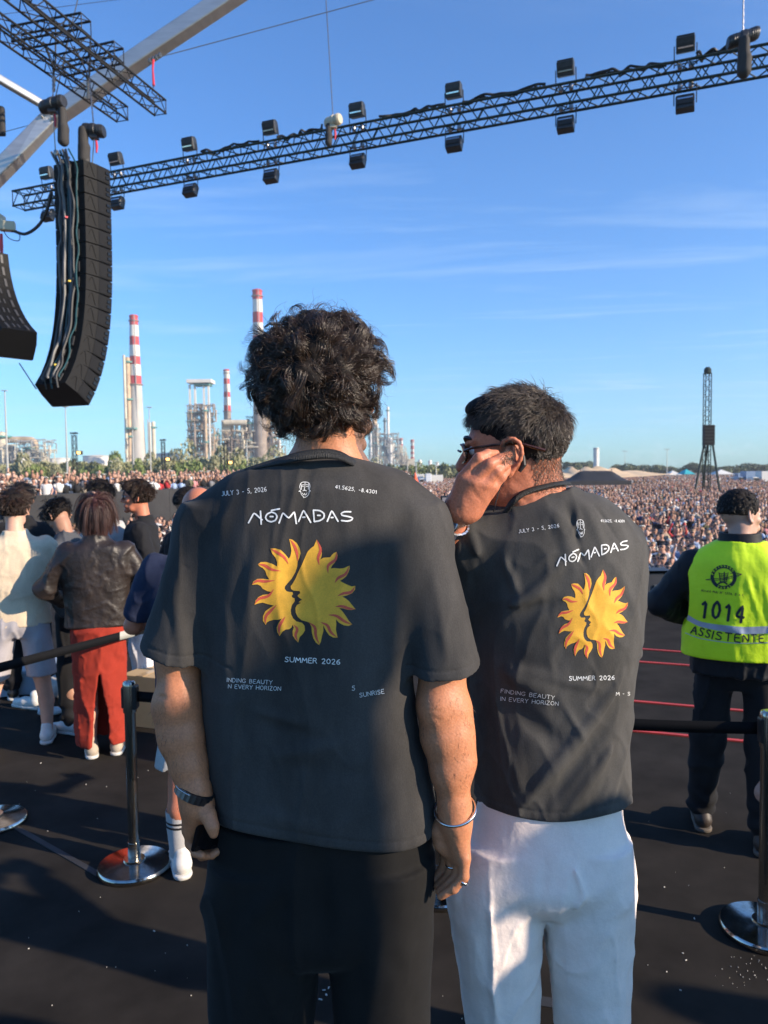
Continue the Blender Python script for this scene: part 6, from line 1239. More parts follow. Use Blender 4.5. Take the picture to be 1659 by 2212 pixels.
def d2(p):
    o = 1.6 * fl2(p) + crease(p, 10, 5, .0060, (1, 1, .6)) + crease(p, 20, 2, .0022, (1, 1, .8)) + .0022 * wnoise(p, 14, 3, (1, 1, .6), 9) + .0010 * wnoise(p, 62, 2, (1, 1, .6), 6)
    e = -HEM2(p); o = o - .0018 * np.exp(-((e - .020) / .0024) ** 2) - .00025 * (e < .019) * (1 + np.sin(p[:, 0] * 420) * .8)
    dd, t = seg_d(p, P(1120, 1092, 1.63), P(1236, 1066, 1.64)); o = o - .0014 * np.exp(-(dd / .0028) ** 2)
    return o
tee2 = Shape([tor2, sl2, sl2b, Cap(P(1090, 1130, 1.72), P(1022, 1178, 1.70), .060, .062, .04), Cap(P(1022, 1178, 1.70), P(1005, 1300, 1.74), .062, .068, .04), Cap(P(1060, 1168, 1.70), P(1003, 1192, 1.68), .044, .042, .03), Cap(P(1280, 1128, 1.73), P(1322, 1180, 1.75), .060, .064, .04)], post=[HEM2], cuts=[Ell(P(1168, 1040, 1.735), (.070, .095, .040), rotz(.2), .012)], disp=d2)
T2 = sdf_obj('t_shirt', tee2, .0036, fadedgrey, M2)
mid2 = [(x, y) for x, y in []]
src = np.array([(629, 1165), (685, 1166), (643, 1387), (691, 1392), (544, 1262), (768, 1316), (537, 1128), (764, 1110)], float); dst = np.array([(1272, 1240), (1305, 1234), (1257, 1430), (1304, 1435), (1207, 1332), (1362, 1312), (1200, 1210), (1350, 1186)], float)
AA = np.linalg.lstsq(np.column_stack([src, np.ones(len(src))]), dst, rcond=None)[0]
A2 = lambda q: [tuple(np.array([*X1(x, y), 1.0]) @ AA) for x, y in q]
pr2 = Print(T2)
put_print(pr2, A2, T2, [('date_print', 'JULY 3 - 5, 2026', 7.4, 1.0, (1121, 1152), (1208, 1139)), ('place_print', '41.5625, -8.4301', 5.6, .85, (1297, 1128), (1348, 1129)), ('season_print', 'SUMMER 2026', 9.2, 1.5, (1229, 1470), (1327, 1468)),
     ('motto_print', 'FINDING BEAUTY', 8.4, 1.0, (1082, 1496), (1197, 1511)), ('motto_print', 'IN EVERY HORIZON', 8.4, 1.0, (1081, 1513), (1206, 1524)), ('time_print', 'M - S', 7.5, .9, (1330, 1502), (1360, 1502))], k=.85, mi_=lambda q: [(1243 + (x - 752) * .165 + (y - 190) * .03, 1122 + (y - 190) * .27) for x, y in q])
strip('neck_strap', [P(1085, 1108, 1.655), P(1105, 1078, 1.640), P(1135, 1058, 1.638), P(1170, 1048, 1.640), P(1205, 1041, 1.655), P(1228, 1040, 1.69)], [P(1098, 1108, 1.650), P(1115, 1086, 1.634), P(1140, 1068, 1.630), P(1172, 1057, 1.633), P(1208, 1049, 1.650), P(1234, 1048, 1.69)], ribm, M2, .003)
# linen trousers
t2 = [Loft([row(1700, 1035, 1340, D2, .105), row(1760, 1022, 1345, D2, .118), row(1830, 985, 1362, D2, .135), row(1880, 975, 1362, D2, .138), row(1930, 1040, 1300, D2, .10), row(1960, 1110, 1230, D2, .05)], 2.3, .05)]
t2 += [leg([lrow(1800, 990, 1175, D2, .12), lrow(1880, 964, 1182, D2, .125), lrow(1930, 963, 1176, D2, .122), lrow(1980, 968, 1172, D2, .118), lrow(2060, 982, 1168, D2, .112), lrow(2130, 995, 1165, D2, .105), lrow(2212, 1008, 1158, D2, .098), (ZR + .20, P(1085, 2212, D2)[0], D2, .07, .09), (ZR + .05, P(1085, 2212, D2)[0], D2, .068, .085)]),
       leg([lrow(1800, 1180, 1358, D2, .12), lrow(1880, 1170, 1368, D2, .125), lrow(1930, 1172, 1367, D2, .122), lrow(1980, 1172, 1364, D2, .118), lrow(2060, 1180, 1358, D2, .112), lrow(2130, 1195, 1354, D2, .105), lrow(2212, 1206, 1350, D2, .098), (ZR + .20, P(1280, 2212, D2)[0], D2, .07, .09), (ZR + .05, P(1280, 2212, D2)[0], D2, .068, .085)])]
fw = folds([(P(1190, 1790, 1.56), P(1176, 1850, 1.56), .006, -.003), (P(1176, 1850, 1.56), P(1170, 1980, 1.57), .012, -.004), (P(1060, 1850, 1.56), P(1168, 1855, 1.56), .007, -.005), (P(1075, 1870, 1.56), P(1165, 1880, 1.56), .008, .004), (P(1215, 1790, 1.56), P(1265, 1945, 1.56), .006, .006), (P(1265, 1930, 1.56), P(1235, 1995, 1.56), .006, .006), (P(1280, 1940, 1.56), P(1370, 1830, 1.57), .008, -.004),
            (P(1330, 2150, 1.57), P(1360, 2040, 1.58), .008, .005), (P(1300, 2120, 1.57), P(1330, 2160, 1.57), .007, .006), (P(1240, 2080, 1.57), P(1320, 2160, 1.57), .010, -.004), (P(1080, 1960, 1.56), P(1065, 2080, 1.57), .008, -.004), (P(1040, 1900, 1.56), P(1100, 2000, 1.56), .01, .004), (P(1010, 2040, 1.58), P(1090, 2212, 1.58), .012, .004), (P(1100, 1990, 1.57), P(1120, 2180, 1.58), .014, -.004), (P(1240, 1790, 1.56), P(1232, 1845, 1.56), .005, -.004), (P(1060, 1770, 1.57), P(1075, 1860, 1.57), .012, .004)])
sdf_obj('trousers', Shape(t2, disp=lambda p: 1.3 * fw(p) + (crease(p, 9, 4, .005, (1, 1, .35)) + crease(p, 20, 7, .003, (1, 1, .6)) + crease(p, 38, 3, .0007, (1, 1, .8)) + crease(p, 12, 6, .007, (1, 1, .12))) * np.clip((P(1200, 1790, D2)[2] - p[:, 2]) / .12, 0, 1) + .0022 * wnoise(p, 15, 3, (1, 1, .7), 7) + .0011 * wnoise(p, 58, 2, (1, 1, 1), 8)), .0045, linen, M2)
shoes(P(1085, 2212, D2)[0], D2, ZR, .1, M2, shoe_w, sole_w); shoes(P(1280, 2212, D2)[0], D2, ZR, -.1, M2, shoe_w, sole_w)
# hair: short, brushed forward from the crown
s_ = 1.06
reg2 = lambda v: (v[:, 2] > -.93 + .62 * np.maximum(v[:, 1] + .5, 0)) & ~((v[:, 1] > .10) & (v[:, 2] < .28 + .30 * (v[:, 1] - .1))) & ~((v[:, 1] > -.32) & (v[:, 2] < -.02) & (np.abs(v[:, 0]) > .75))
rt, nn, vv = scalp(hc2, R2, s_, 15000, reg2, 25)
cr2 = nrm(R2 @ np.array([0, -.62, .80])); u_ = rt - hc2; u_ /= np.linalg.norm(u_, axis=1)[:, None]
fw_ = u_ - cr2; fw_ -= nn * (fw_ * nn).sum(1)[:, None]; fw_ /= np.linalg.norm(fw_, axis=1)[:, None] + 1e-6; fw_ += (R2 @ np.array([0, .55, 0])) * (vv[:, 2:3] > .3)
Ls = np.interp(vv[:, 2], [-.90, -.55, 0, .35, .7], [.003, .010, .024, .036, .040])
hd2 = (hc2 + R2 @ (np.array([0, -.012, .03]) * s_), np.array([.080, .101, .091]) * s_, R2)
strands('hair', rt, nn, fw_, Ls, hair_salt, M2, nseg=7, lift=.28, grav=.10, curl=.0016, cfreq=.8, r=.00055, tang=.22, flick=.6, fz=.22, clump=clumps(rt, 1300, 8), conv=.45, head=hd2, jit=.22, seed=29)
sdf_obj('hair_mass', Shape([Xf(Ell(np.array((0, -.012, .032)) * s_, np.array((.0795, .1010, .094)) * s_, None, .01), hc2, R2), Xf(Ell(np.array((0, .045, .092)) * s_, np.array((.055, .048, .026)) * s_, None, .02), hc2, R2)],
    cuts=[Xf(Ell((0, .13, -.055), (.13, .125, .115), None, .012), hc2, R2), Xf(Ell((0, .02, -.168), (.13, .20, .085), None, .02), hc2, R2), Xf(Ell((-.09, .012, -.035), (.05, .034, .055), None, .01), hc2, R2), Xf(Ell((.09, .012, -.035), (.05, .034, .055), None, .01), hc2, R2)], disp=lambda p: .0018 * wnoise(p, 260, 3)), .004, hair_base, M2)
def nape(V):
    l = (V - hc2) @ R2 / 1.06; sc_ = np.random.default_rng(2).uniform(size=len(V))
    back = (l[:, 1] < -.030) & (l[:, 2] < -.030) & (l[:, 2] > -.098 + .018 * sc_); side = (l[:, 0] < -.045) & (l[:, 1] > .004) & (l[:, 1] < .026) & (l[:, 2] > -.022) & (l[:, 2] < .045); bh = (l[:, 0] < -.03) & (l[:, 1] < -.030) & (l[:, 1] > -.09) & (l[:, 2] < .01) & (l[:, 2] > -.075)
    return back | side | bh
arm_hair(bo2, nape, 9000, M2, hair_salt, L=.008, seed=6, ddir=tuple(R2 @ np.array([0, -.25, -1.0])), nm='nape_hair', r=.0004)
# glasses
tort = mat('tortoise_shell', (.10, .035, .012), .18, col2=(.015, .006, .004), vscale=90, coat=.5); lensm = mat('dark_lens', (.02, .03, .06), .04, spec=.9)
gr_ = empty('glasses', P(1010, 985, 1.62), 'tortoiseshell round glasses worn by the man in profile', 'glasses')
W2 = lambda x, y, z: hc2 + R2 @ (np.array([x, y, z]) * s_)
for sx in (1, -1):
    q = [W2(sx * .031 + .021 * math.cos(a), .108 - .010 * abs(math.cos(a)), .004 + .019 * math.sin(a)) for a in np.linspace(0, 2 * math.pi, 29)[:-1]]
    MB().tube(q, .0024, 8, closed=True).build('rim', tort, gr_, True); me = mesh_np('lens', np.array(q), [tuple(range(28))], False); link('lens', me, lensm, gr_)
    MB().tube([W2(sx * .052, .100, .010), W2(sx * .070, .085, .014), W2(sx * .0815, .04, .015), W2(sx * .085, -.012, .012), W2(sx * .083, -.040, .000), W2(sx * .078, -.058, -.008)], [.0035, .0028, .0026, .0028, .0036, .004], 8).build('temple', tort, gr_, True)
MB().tube([W2(-.010, .112, .008), W2(0, .117, .011), W2(.010, .112, .008)], .0024, 8).build('bridge', tort, gr_, True)
# earpiece, cable, watch
er = empty('earpiece', ec, 'black in ear monitor behind and inside the ear of the man in profile', 'earphone')
MB().tube([ec + [-.006, -.014, -.012], ec + [.000, -.018, -.008]], [.006, .007], 8).tube([ec + [.030, .000, .002], ec + [.031, -.002, -.018], ec + [.022, .000, -.032]], [.004, .006, .004], 8).build('housing', rubber, er, True)
tag(MB().tube(catmull([P(1090, 1000, 1.60), P(1096, 1022, 1.60), P(1088, 1042, 1.60), P(1078, 1060, 1.60), P(1070, 1090, 1.60), P(1066, 1105, 1.61)], 24), .0013, 6).build('ear_cable', rubber, smooth=True), 'thin black earphone cable hanging below the ear in profile', 'cable')
r = empty('wristwatch', P(978, 1130, 1.61), 'silver wristwatch on the raised wrist of the man in profile', 'watch')
axw = nrm(P(990, 1097, 1.585) - P(966, 1132, 1.62)); c = P(974, 1126, 1.608); c = P(975, 1132, 1.612); band('bracelet', c, axw, (1, 0, .3), .034, .032, .017, .004, silver, r, links=1, n=44)
MB().lathe([(.001, -.004), (.020, -.004), (.021, 0), (.018, .005), (.001, .005)], P(970, 1131, 1.577), 22, axis=frame_z((-.2, -.95, .15))).build('case', silver, r, True)
MB().lathe([(.001, .0), (.0165, .0), (.001, .0006)], P(970, 1131, 1.577) + np.array([-.2, -.95, .15]) * .0056, 22, axis=frame_z((-.2, -.95, .15))).build('dial', mat('watch_dial', (.05, .06, .09), .15), r, True)
# ================================================================== OTHER PEOPLE ON THE STAGE
def person(lab, xy, yaw, H, top, bottom, hair, skin_, name='person', z0=0.0, head=(0, 0), sleeve='short', bot='trousers', hairstyle='short', elbows=None, hands=None, shoe=shoe_b, lean=0.0, h=.009, topw=1.0,
           belly=.0, hem=.86, group='people standing on the stage', parts=None, armw=1.0, soles=sole_w, legs=None, hcurl=(.35, .5, .35), hairn=3800, cut='short'):
    s = H / 1.75; Rz = rotz(yaw); O = np.array([xy[0], xy[1], z0]); root = empty(name, O, lab, 'person', group)
    Ln = rotx(-lean)                                                   # the trunk bends at the hips
    def T(q):
        q = np.asarray(q, float)
        return O + Rz @ (q * s)
    def TT(q):                                                         # trunk points
        q = np.asarray(q, float); c = np.array([0, 0, .93]); return O + Rz @ ((Ln @ (q - c) + c) * s)
    Rt = Rz @ Ln
    hc = TT((0, .02, 1.635)) ; HR = Rt @ rotz(head[0]) @ rotx(head[1])
    el = elbows or [(-.27, -.03, 1.13), (.27, -.03, 1.13)]; hd = hands or [(-.27, .06, .90), (.27, .06, .90)]
    bd = head_prims(hc, HR, s * .98, .012) + [Cap(TT((0, -.005, 1.57)), TT((0, -.02, 1.44)), .052 * s, .060 * s, .03)]
    bd += [Loft_l((1.0, 1.42), .13, .085, TT, Rt, s)]
    for i, sx in enumerate((-1, 1)):
        S_ = TT((sx * .17, -.01, 1.40)); E_ = TT(el[i]); W_ = TT(hd[i]); bd += chain([S_, E_, W_], [.043 * s, .038 * s, .026 * s], .02)
        v = nrm(W_ - E_); bd += generic_hand(W_ + v * .01, v, Rt @ np.array([sx, 0, .1]), Rt @ np.array([0, 1, 0]), s * .95, hcurl)
    lg = legs or [((-.095, 0), (-.11, .01), (-.12, -.02)), ((.095, 0), (.11, .01), (.12, -.02))]
    for a, b, c in lg: bd += chain([T((a[0], a[1], .90)), T((b[0], b[1], .50)), T((c[0], c[1] - .01, .30)), T((c[0], c[1], .08))], [.080 * s, .054 * s, .050 * s, .034 * s], .02)
    sdf_obj('body', Shape(bd, cuts=head_cuts(hc, HR, s * .98)), h * .8, skin_, root)
    # top
    tp = [Xf(Loft([(.93 - .07, 0, 0, .170 * topw, .115 + belly), (1.00, 0, 0, .168 * topw, .118 + belly), (1.15, 0, 0, .172 * topw, .122 + belly * .6), (1.30, 0, 0, .192 * topw, .125), (1.40, 0, -.005, .175 * topw, .11), (1.455, 0, -.015, .105, .080), (1.50, 0, -.02, .070, .070)], 2.3, .03).scaled(s), O + Rz @ (np.array([0, 0, .93]) * s) - Rt @ (np.array([0, 0, .93]) * s), Rt)]
    for i, sx in enumerate((-1, 1)):
        S_ = TT((sx * .155 * topw, -.01, 1.385)); E_ = TT(el[i]); W_ = TT(hd[i])
        if sleeve == 'long': tp += chain([S_, E_, E_ + (W_ - E_) * .93], [.066 * s * armw, .056 * s * armw, .044 * s * armw], .03)
        else: tp += [Clip(Cap(S_, E_ + (E_ - S_) * .1, .068 * s, .064 * s, .03), S_ + (E_ - S_) * (.82 if sleeve == 'short' else 1.0), E_ - S_)]
    sd_ = int(abs(xy[0]) * 10) % 7
    f_ = lambda p: .005 * wnoise(p, 13, 3, (1, 1, .6), sd_) + crease(p, 9, sd_, .012, (1, 1, .6)) + crease(p, 20, sd_, .005, (1, 1, .9)) + .0018 * wnoise(p, 60, 2, (1, 1, .6), 2)
    zh = TT((0, -.12, hem))[2] if not lean else TT((0, 0, hem))[2]
    sdf_obj('top', Shape(tp, cuts=[Ell(hc - HR @ np.array([0, -.0, .165 * s]), (.075 * s, .075 * s, .035 * s), None, .01)], disp=f_, post=[lambda p: zh - p[:, 2]]), h, top, root)
    if bot == 'skirt':
        sk = [Xf(Loft([(.10, 0, 0, .17, .15), (.40, 0, 0, .165, .14), (.70, 0, 0, .172, .13), (.85, 0, 0, .168, .12), (.98, 0, 0, .140, .10)], 2.2, .02).scaled(s), O, Rz)]
        slit = Xf(Loft([(.0, .005, -.16, .075, .12), (.35, .005, -.16, .040, .12), (.52, .005, -.16, .018, .12), (.60, .005, -.16, .005, .05)], 2, .01).scaled(s), O, Rz)
        inner = Xf(Loft([(-.1, 0, .0, .155, .135), (.40, 0, 0, .15, .125), (.62, 0, 0, .12, .10), (.70, 0, 0, .02, .02)], 2.2, .01).scaled(s), O, Rz)
        sdf_obj('skirt', Shape(sk, cuts=[inner, slit], disp=f_), h, bottom, root)
    else:
        q = [Xf(Loft([(.78, 0, 0, .12, .08), (.86, 0, 0, .165, .115), (.95, 0, 0, .160, .11), (1.02, 0, 0, .15, .10)], 2.3, .05).scaled(s), O, Rz)]
        for (a, b, c) in lg:
            if bot == 'trousers': q += [Cap(T((a[0], a[1], .86)), T((b[0], b[1], .50)), .092 * s, .078 * s, .03), Cap(T((b[0], b[1], .50)), T((c[0], c[1], .13)), .078 * s, .070 * s, .03)]
            else: q += [Clip(Cap(T((a[0], a[1], .86)), T((b[0] * 1.1, b[1], .45)), .094 * s, .094 * s, .03), T((0, 0, .50)), (0, 0, -1))]
        fb = lambda p: .005 * wnoise(p, 15, 3, (1, 1, .8), 3) + crease(p, 10, sd_, .012, (1, 1, .5)) + .006 * np.sin(p[:, 2] * 70 + 3 * np.sin(p[:, 0] * 20)) * np.exp(-((p[:, 2] - z0 - .14) / .10) ** 2) * (1 if bot == 'trousers' else 0)
        sdf_obj('trousers' if bot == 'trousers' else 'shorts', Shape(q, disp=fb), h, bottom, root)
    for (a, b, c) in lg:
        p_ = T((c[0], c[1] + .02, 0)); shoes(p_[0], p_[1], z0, yaw - .12 * np.sign(c[0]), root, shoe, soles, s)
    # hair
    if hairstyle != 'bald':
        if hairstyle == 'bob':
            sh_ = Shape([Xf(Ell(np.array((0, -.018, .030)) * s, np.array((.084, .102, .094)) * s, None, .02), hc, HR), Xf(Loft([(-.145, 0, -.045, .078, .060), (-.09, 0, -.04, .084, .074), (0, 0, -.028, .084, .090), (.05, 0, -.02, .082, .092)], 2.2, .03).scaled(s), hc, HR)], cuts=[Xf(Ell(np.array((0, .105, -.05)) * s, np.array((.075, .10, .12)) * s, None, .02), hc, HR)], disp=lambda p: .0035 * wnoise(p, 95, 2, (1, 1, .08)))
            sdf_obj('hair_mass', sh_, h * .7, hair, root); reg = lambda v: (v[:, 1] < .35) & (v[:, 2] > -.35); L_ = lambda v: np.interp(v[:, 2], [-.3, .3, 1], [.12, .18, .24]); rr_ = (.089, .108, .100); lf = .0; gv = 4.5; tg_ = None
        else:
            th = .022 if cut == 'long' else .012
            sh_ = Shape([Xf(Ell(np.array((0, -.012, .036)) * s, np.array((.078 + th * .5, .099 + th * .5, .088 + th)) * s, None, .02), hc, HR)], cuts=[Xf(Ell(np.array((0, .130, -.050)) * s, np.array((.14, .125, .115)) * s, None, .01), hc, HR), Xf(Ell(np.array((0, -.03, -.120 if cut != 'fade' else -.068)) * s, np.array((.14, .20, .085)) * s, None, .015), hc, HR)], disp=lambda p: .0025 * wnoise(p, 160, 3))
            sdf_obj('hair_mass', sh_, h * .6, hair_base, root); reg = (lambda v: (v[:, 2] > -.5 + .5 * np.maximum(v[:, 1], 0)) & ~((v[:, 1] > .25) & (v[:, 2] < .45))) if cut != 'fade' else (lambda v: (v[:, 2] > .05 - .35 * np.random.default_rng(1).uniform(size=len(v)) ** 3) & ~((v[:, 1] > .25) & (v[:, 2] < .45))); L_ = lambda v: np.interp(v[:, 2], [-.6, 0, .7], [.01, .028, .045]) * {'long': 1.5, 'fade': .42}.get(cut, 1); rr_ = (.083, .104, .096); lf = .42; gv = .15; tg_ = .22
        rt, nn, vv = scalp(hc, HR, s, hairn, reg, 7, rr=rr_); cr_ = nrm(HR @ np.array([0, -.5, .85]))
        strands('hair', rt, nn, tflow(rt, nn, hc, cr_, .2), L_(vv) * s, hair, root, nseg=6, lift=lf, grav=gv, curl={'long': .003, 'short': .0015}.get(cut, 0) if hairstyle != 'bob' else 0, r=.0008, clump=clumps(rt, 260, 8), conv=.6 if hairstyle != 'bob' else .15, head=(hc, np.array(rr_) * s * .98, HR), jit=.08, seed=5, tang=tg_, flick=.8 if cut == 'long' else .2, fz=.25)
    eyes(hc, HR, s * .98, root)
    return root, T, TT, hc, HR, s
def _sc(self, s): 
    t = self.t.copy() * s; self.t = t; self.z0 *= s; self.z1 *= s; self.lo = self.lo * s; self.hi = self.hi * s; return self
Loft.scaled = _sc
def Loft_l(zz, rx, ry, TT, R, s):
    a, b = TT((0, 0, zz[0])), TT((0, 0, zz[1])); return Xf(Loft([(0, 0, 0, rx * s, ry * s), (np.linalg.norm(b - a) / 2, 0, 0, rx * s * .98, ry * s), (np.linalg.norm(b - a), 0, 0, rx * s * 1.2, ry * s)], 2.2, .04), a, R)
def at(px, py, z=0.0): q = G(px, py, z); return q[0], q[1]
def Hh(px, py, top):   # standing height of someone with feet at (px,py) and hair top at row `top`
    q = G(px, py, 0.0); return P(px, top, q[1])[2]
cream_knit = cloth('cream_knit', (.66, .53, .38), var=.06, bs=160, bump=.5); grey_sh = cloth('grey_shorts', (.36, .34, .36)); char = cloth('charcoal_sweater', (.075, .08, .09)); blk_ = cloth('black_clothes', (.014, .014, .016)); leather = mat('brown_black_leather', (.026, .019, .017), .46, var=.4, vscale=7, bump=.5, bscale=30, spec=.4)
rust = cloth('rust_red_skirt', (.30, .032, .018), var=.1); whitetr = cloth('white_trousers', (.55, .55, .60)); navy = cloth('navy_polo', (.018, .025, .055)); hivis = mat('hi_vis_yellow', (.68, .93, .010), .6, var=.06, vscale=6, bump=.3, bscale=60)
blackj = cloth('black_jacket', (.013, .014, .017), rough=.6, bs=200); ltg = cloth('light_grey_cloth', (.45, .44, .43))
PA_ = at(50, 1618)
person('man in cream knitted top and grey shorts with back turned, at the far left', PA_, rad(20), 1.75, cream_knit, grey_sh, hair_brown, skinC, bot='shorts', shoe=shoe_w, cut='long', topw=1.22, hem=.70, elbows=[(-.30, .05, 1.13), (.29, .10, 1.14)], hands=[(-.22, .25, 1.10), (.20, .26, 1.10)], head=(rad(-12), 0), legs=[((-.10, 0), (-.15, .02), (-.20, -.12)), ((.10, 0), (.13, .02), (.15, .10))])
qb = at(150, 1600); qb = (qb[0], qb[1] + .25)
person('dark haired man in charcoal sweater bending his head down beside the woman', qb, rad(62), 1.70, char, blk_, hair_black, skinD, sleeve='long', shoe=shoe_w, cut='long', lean=rad(14), elbows=[(-.28, -.02, 1.14), (.26, .12, 1.18)], hands=[(-.20, -.10, .90), (.16, .30, 1.15)], head=(0, rad(-42)))
qc = at(222, 1628)
_pc = person('woman in dark leather jacket and rust red slit skirt with back turned', qc, rad(4), 1.70, leather, rust, hair_aub, skinC, sleeve='long', bot='skirt', hairstyle='bob', shoe=cloth('beige_boot', (.45, .38, .30)), topw=1.18, hem=.86, hem_=0) if False else person('woman in dark leather jacket and rust red slit skirt with back turned', qc, rad(16), 1.72, leather, rust, hair_aub, skinC, sleeve='long', bot='skirt', hairstyle='bob', shoe=cloth('beige_boot', (.45, .38, .30)), topw=1.20, hem=.88, legs=[((-.075, 0), (-.07, .01), (-.07, -.02)), ((.075, 0), (.085, .01), (.10, .0))], elbows=[(-.33, .0, 1.14), (.33, .0, 1.14)], hands=[(-.24, .20, 1.02), (.24, .20, 1.02)])
qd = at(216, 1560); qd = (P(216, 1000, 6.3)[0], 6.3)
person('man with black wavy hair facing the camera behind the woman', qd, rad(150), 1.80, ltg, blk_, hair_black, skinC, cut='long', sleeve='long', h=.012)
qe = (P(300, 1000, 6.0)[0], 6.0)
_pe = person('man in black sweater, sunglasses and white trousers seen in profile, holding a cup', qe, rad(98), 1.80, blk_, whitetr, hair_brown, skinB, sleeve='long', cut='long', shoe=shoe_w, elbows=[(-.24, -.10, 1.15), (.24, .02, 1.13)], hands=[(-.10, .30, 1.28), (.16, .26, 1.12)])
_, T_, TT_, hc_, HR_, s_e = _pe
r = empty('glasses', hc_, 'dark sunglasses on the profile of the man in the black sweater', 'glasses')
for sx in (1, -1):
    q = [hc_ + HR_ @ np.array([sx * .031 + .024 * math.cos(a), .108 - .008 * abs(math.cos(a)), .006 + .019 * math.sin(a)]) for a in np.linspace(0, 6.283, 21)[:-1]]; MB().tube(q, .002, 6, closed=True).build('rim', steel, r, True); link('lens', mesh_np('lens', np.array(q), [tuple(range(20))], False), lensm, r)
    MB().tube([hc_ + HR_ @ np.array([sx * .055, .10, .012]), hc_ + HR_ @ np.array([sx * .082, .03, .014]), hc_ + HR_ @ np.array([sx * .083, -.02, .008])], .002, 6).build('temple', steel, r, True)
cupc = TT_((-.10, .40, 1.28)); o = empty('cup', cupc, 'white paper cup held by the man in the black sweater', 'cup'); MB().lathe([(.030, -.06), (.042, .06), (.040, .06), (.028, -.055)], cupc, 18).build('cup_wall', mat('white_paper', (.75, .74, .72), .6), o, True)
qf = (P(44, 1000, 6.4)[0], 6.4); person('dark haired man mostly hidden behind the man in the cream top', qf, rad(20), 1.78, blk_, blk_, hair_black, skinD, cut='long', h=.012)
qg = (P(402, 1000, 5.2)[0], 5.2); person('man with short faded black hair and black top left of the curly haired man', qg, rad(-40), 1.76, blk_, blk_, hair_black, skinD, hairn=2500, h=.010, cut='fade')
qh = at(440, 1872); _ph = person('bald man in navy shirt and light shorts mostly hidden behind the curly haired man', (qh[0] + .02, qh[1]), rad(15), Hh(440, 1872, 1052), navy, ltg, hair_black, skinB, bot='shorts', hairstyle='bald', shoe=shoe_w, topw=1.25, belly=.03, elbows=[(-.30, .06, 1.13), (.30, .06, 1.13)], hands=[(-.15, .30, 1.12), (.15, .30, 1.12)])
root_, T_, TT_, _, _, s_h = _ph
for sx in (-1, 1):
    q = MB(); q.lathe([(.060, .30), (.063, .305), (.059, .22), (.050, .13), (.050, .09)], T_((sx * .12, -.02, 0)), 18); o = q.build('sock', ltg, root_, True)
    for z in (.255, .235): MB().lathe([(.0610, z - .005), (.0630, z), (.0610, z + .005)], T_((sx * .12, -.02, 0)), 18).build('stripe', blk_, o, True)
# security guard
qs = at(1590, 1815); Hs = 1.74
_ps = person('stocky security guard in a yellow high visibility vest numbered 1014', qs, rad(-22), Hs, blackj, blk_, hair_black, mat('skin_guard', (.50, .29, .21), .5, var=.1, vscale=14, bump=.2, bscale=260, sss=.1), sleeve='long', shoe=mat('brown_boot', (.040, .030, .024), .55, var=.3, vscale=20), soles=mat('worn_sole', (.12, .10, .08), .8), topw=1.32, belly=.035, hem=.80, head=(rad(-50), 0), h=.007,
     elbows=[(-.355, .02, 1.19), (.36, .03, 1.16)], hands=[(-.16, .24, 1.06), (.18, .26, 1.06)], legs=[((-.10, 0), (-.135, .03), (-.16, .10)), ((.10, 0), (.115, -.02), (.12, -.08))], armw=1.25, hairn=3500, cut='fade')
root_, T_, TT_, hcs, HRs, ss = _ps
Rs = rotz(rad(-22)); Os = np.array([*qs, 0.0])
vt = [Xf(Loft([(.93, -.012, 0, .258, .168), (1.00, -.012, 0, .253, .168), (1.12, -.012, 0, .253, .165), (1.30, -.010, 0, .264, .156), (1.41, -.006, -.004, .248, .141), (1.475, 0, -.010, .180, .112), (1.515, 0, -.016, .115, .090)], 2.35, .02).scaled(ss), Os, Rs)]
armh = [Xf(Ell(np.array((sx * .262, .0, 1.24)) * ss, np.array((.055, .12, .17)) * ss, None, .01), Os, Rs) for sx in (1, -1)]
vf = folds([(T_((-.20, -.16, 1.2)), T_((.05, -.17, 1.05)), .02, .006), (T_((.10, -.16, 1.35)), T_((.16, -.15, 1.0)), .015, .008), (T_((.14, -.16, 1.35)), T_((.08, -.17, 1.1)), .012, -.006), (T_((.18, -.15, 1.2)), T_((.10, -.17, 1.0)), .015, .007), (T_((-.18, -.15, 1.32)), T_((-.20, -.16, 1.0)), .015, .006), (T_((.02, -.16, 1.38)), T_((.08, -.16, 1.15)), .012, .004)])
vest = sdf_obj('vest', Shape(vt, cuts=armh, disp=lambda p: vf(p) + .004 * wnoise(p, 12, 3, (1, 1, .7), 3) + .001 * wnoise(p, 60, 2), planes=[(T_((0, 0, .945)), (0, 0, -1), .004)]), .006, hivis, root_)
sdf_obj('jacket_collar', Shape([Xf(Loft([(1.46, 0, -.012, .125, .100), (1.51, 0, -.010, .102, .094), (1.555, 0, -.004, .096, .090)], 2.1, .01).scaled(ss), Os, Rs)], cuts=[Xf(Loft([(1.50, 0, .0, .075, .074), (1.60, 0, .002, .080, .078)], 2.1, .01).scaled(ss), Os, Rs)], disp=lambda p: .002 * wnoise(p, 30, 2)), .005, blackj, root_)
prv = Print(vest); navyink = mat('navy_print', (.010, .022, .028), .7); refl = mat('reflective_tape', (.42, .46, .55), .45, metal=.3, var=.1, vscale=8)
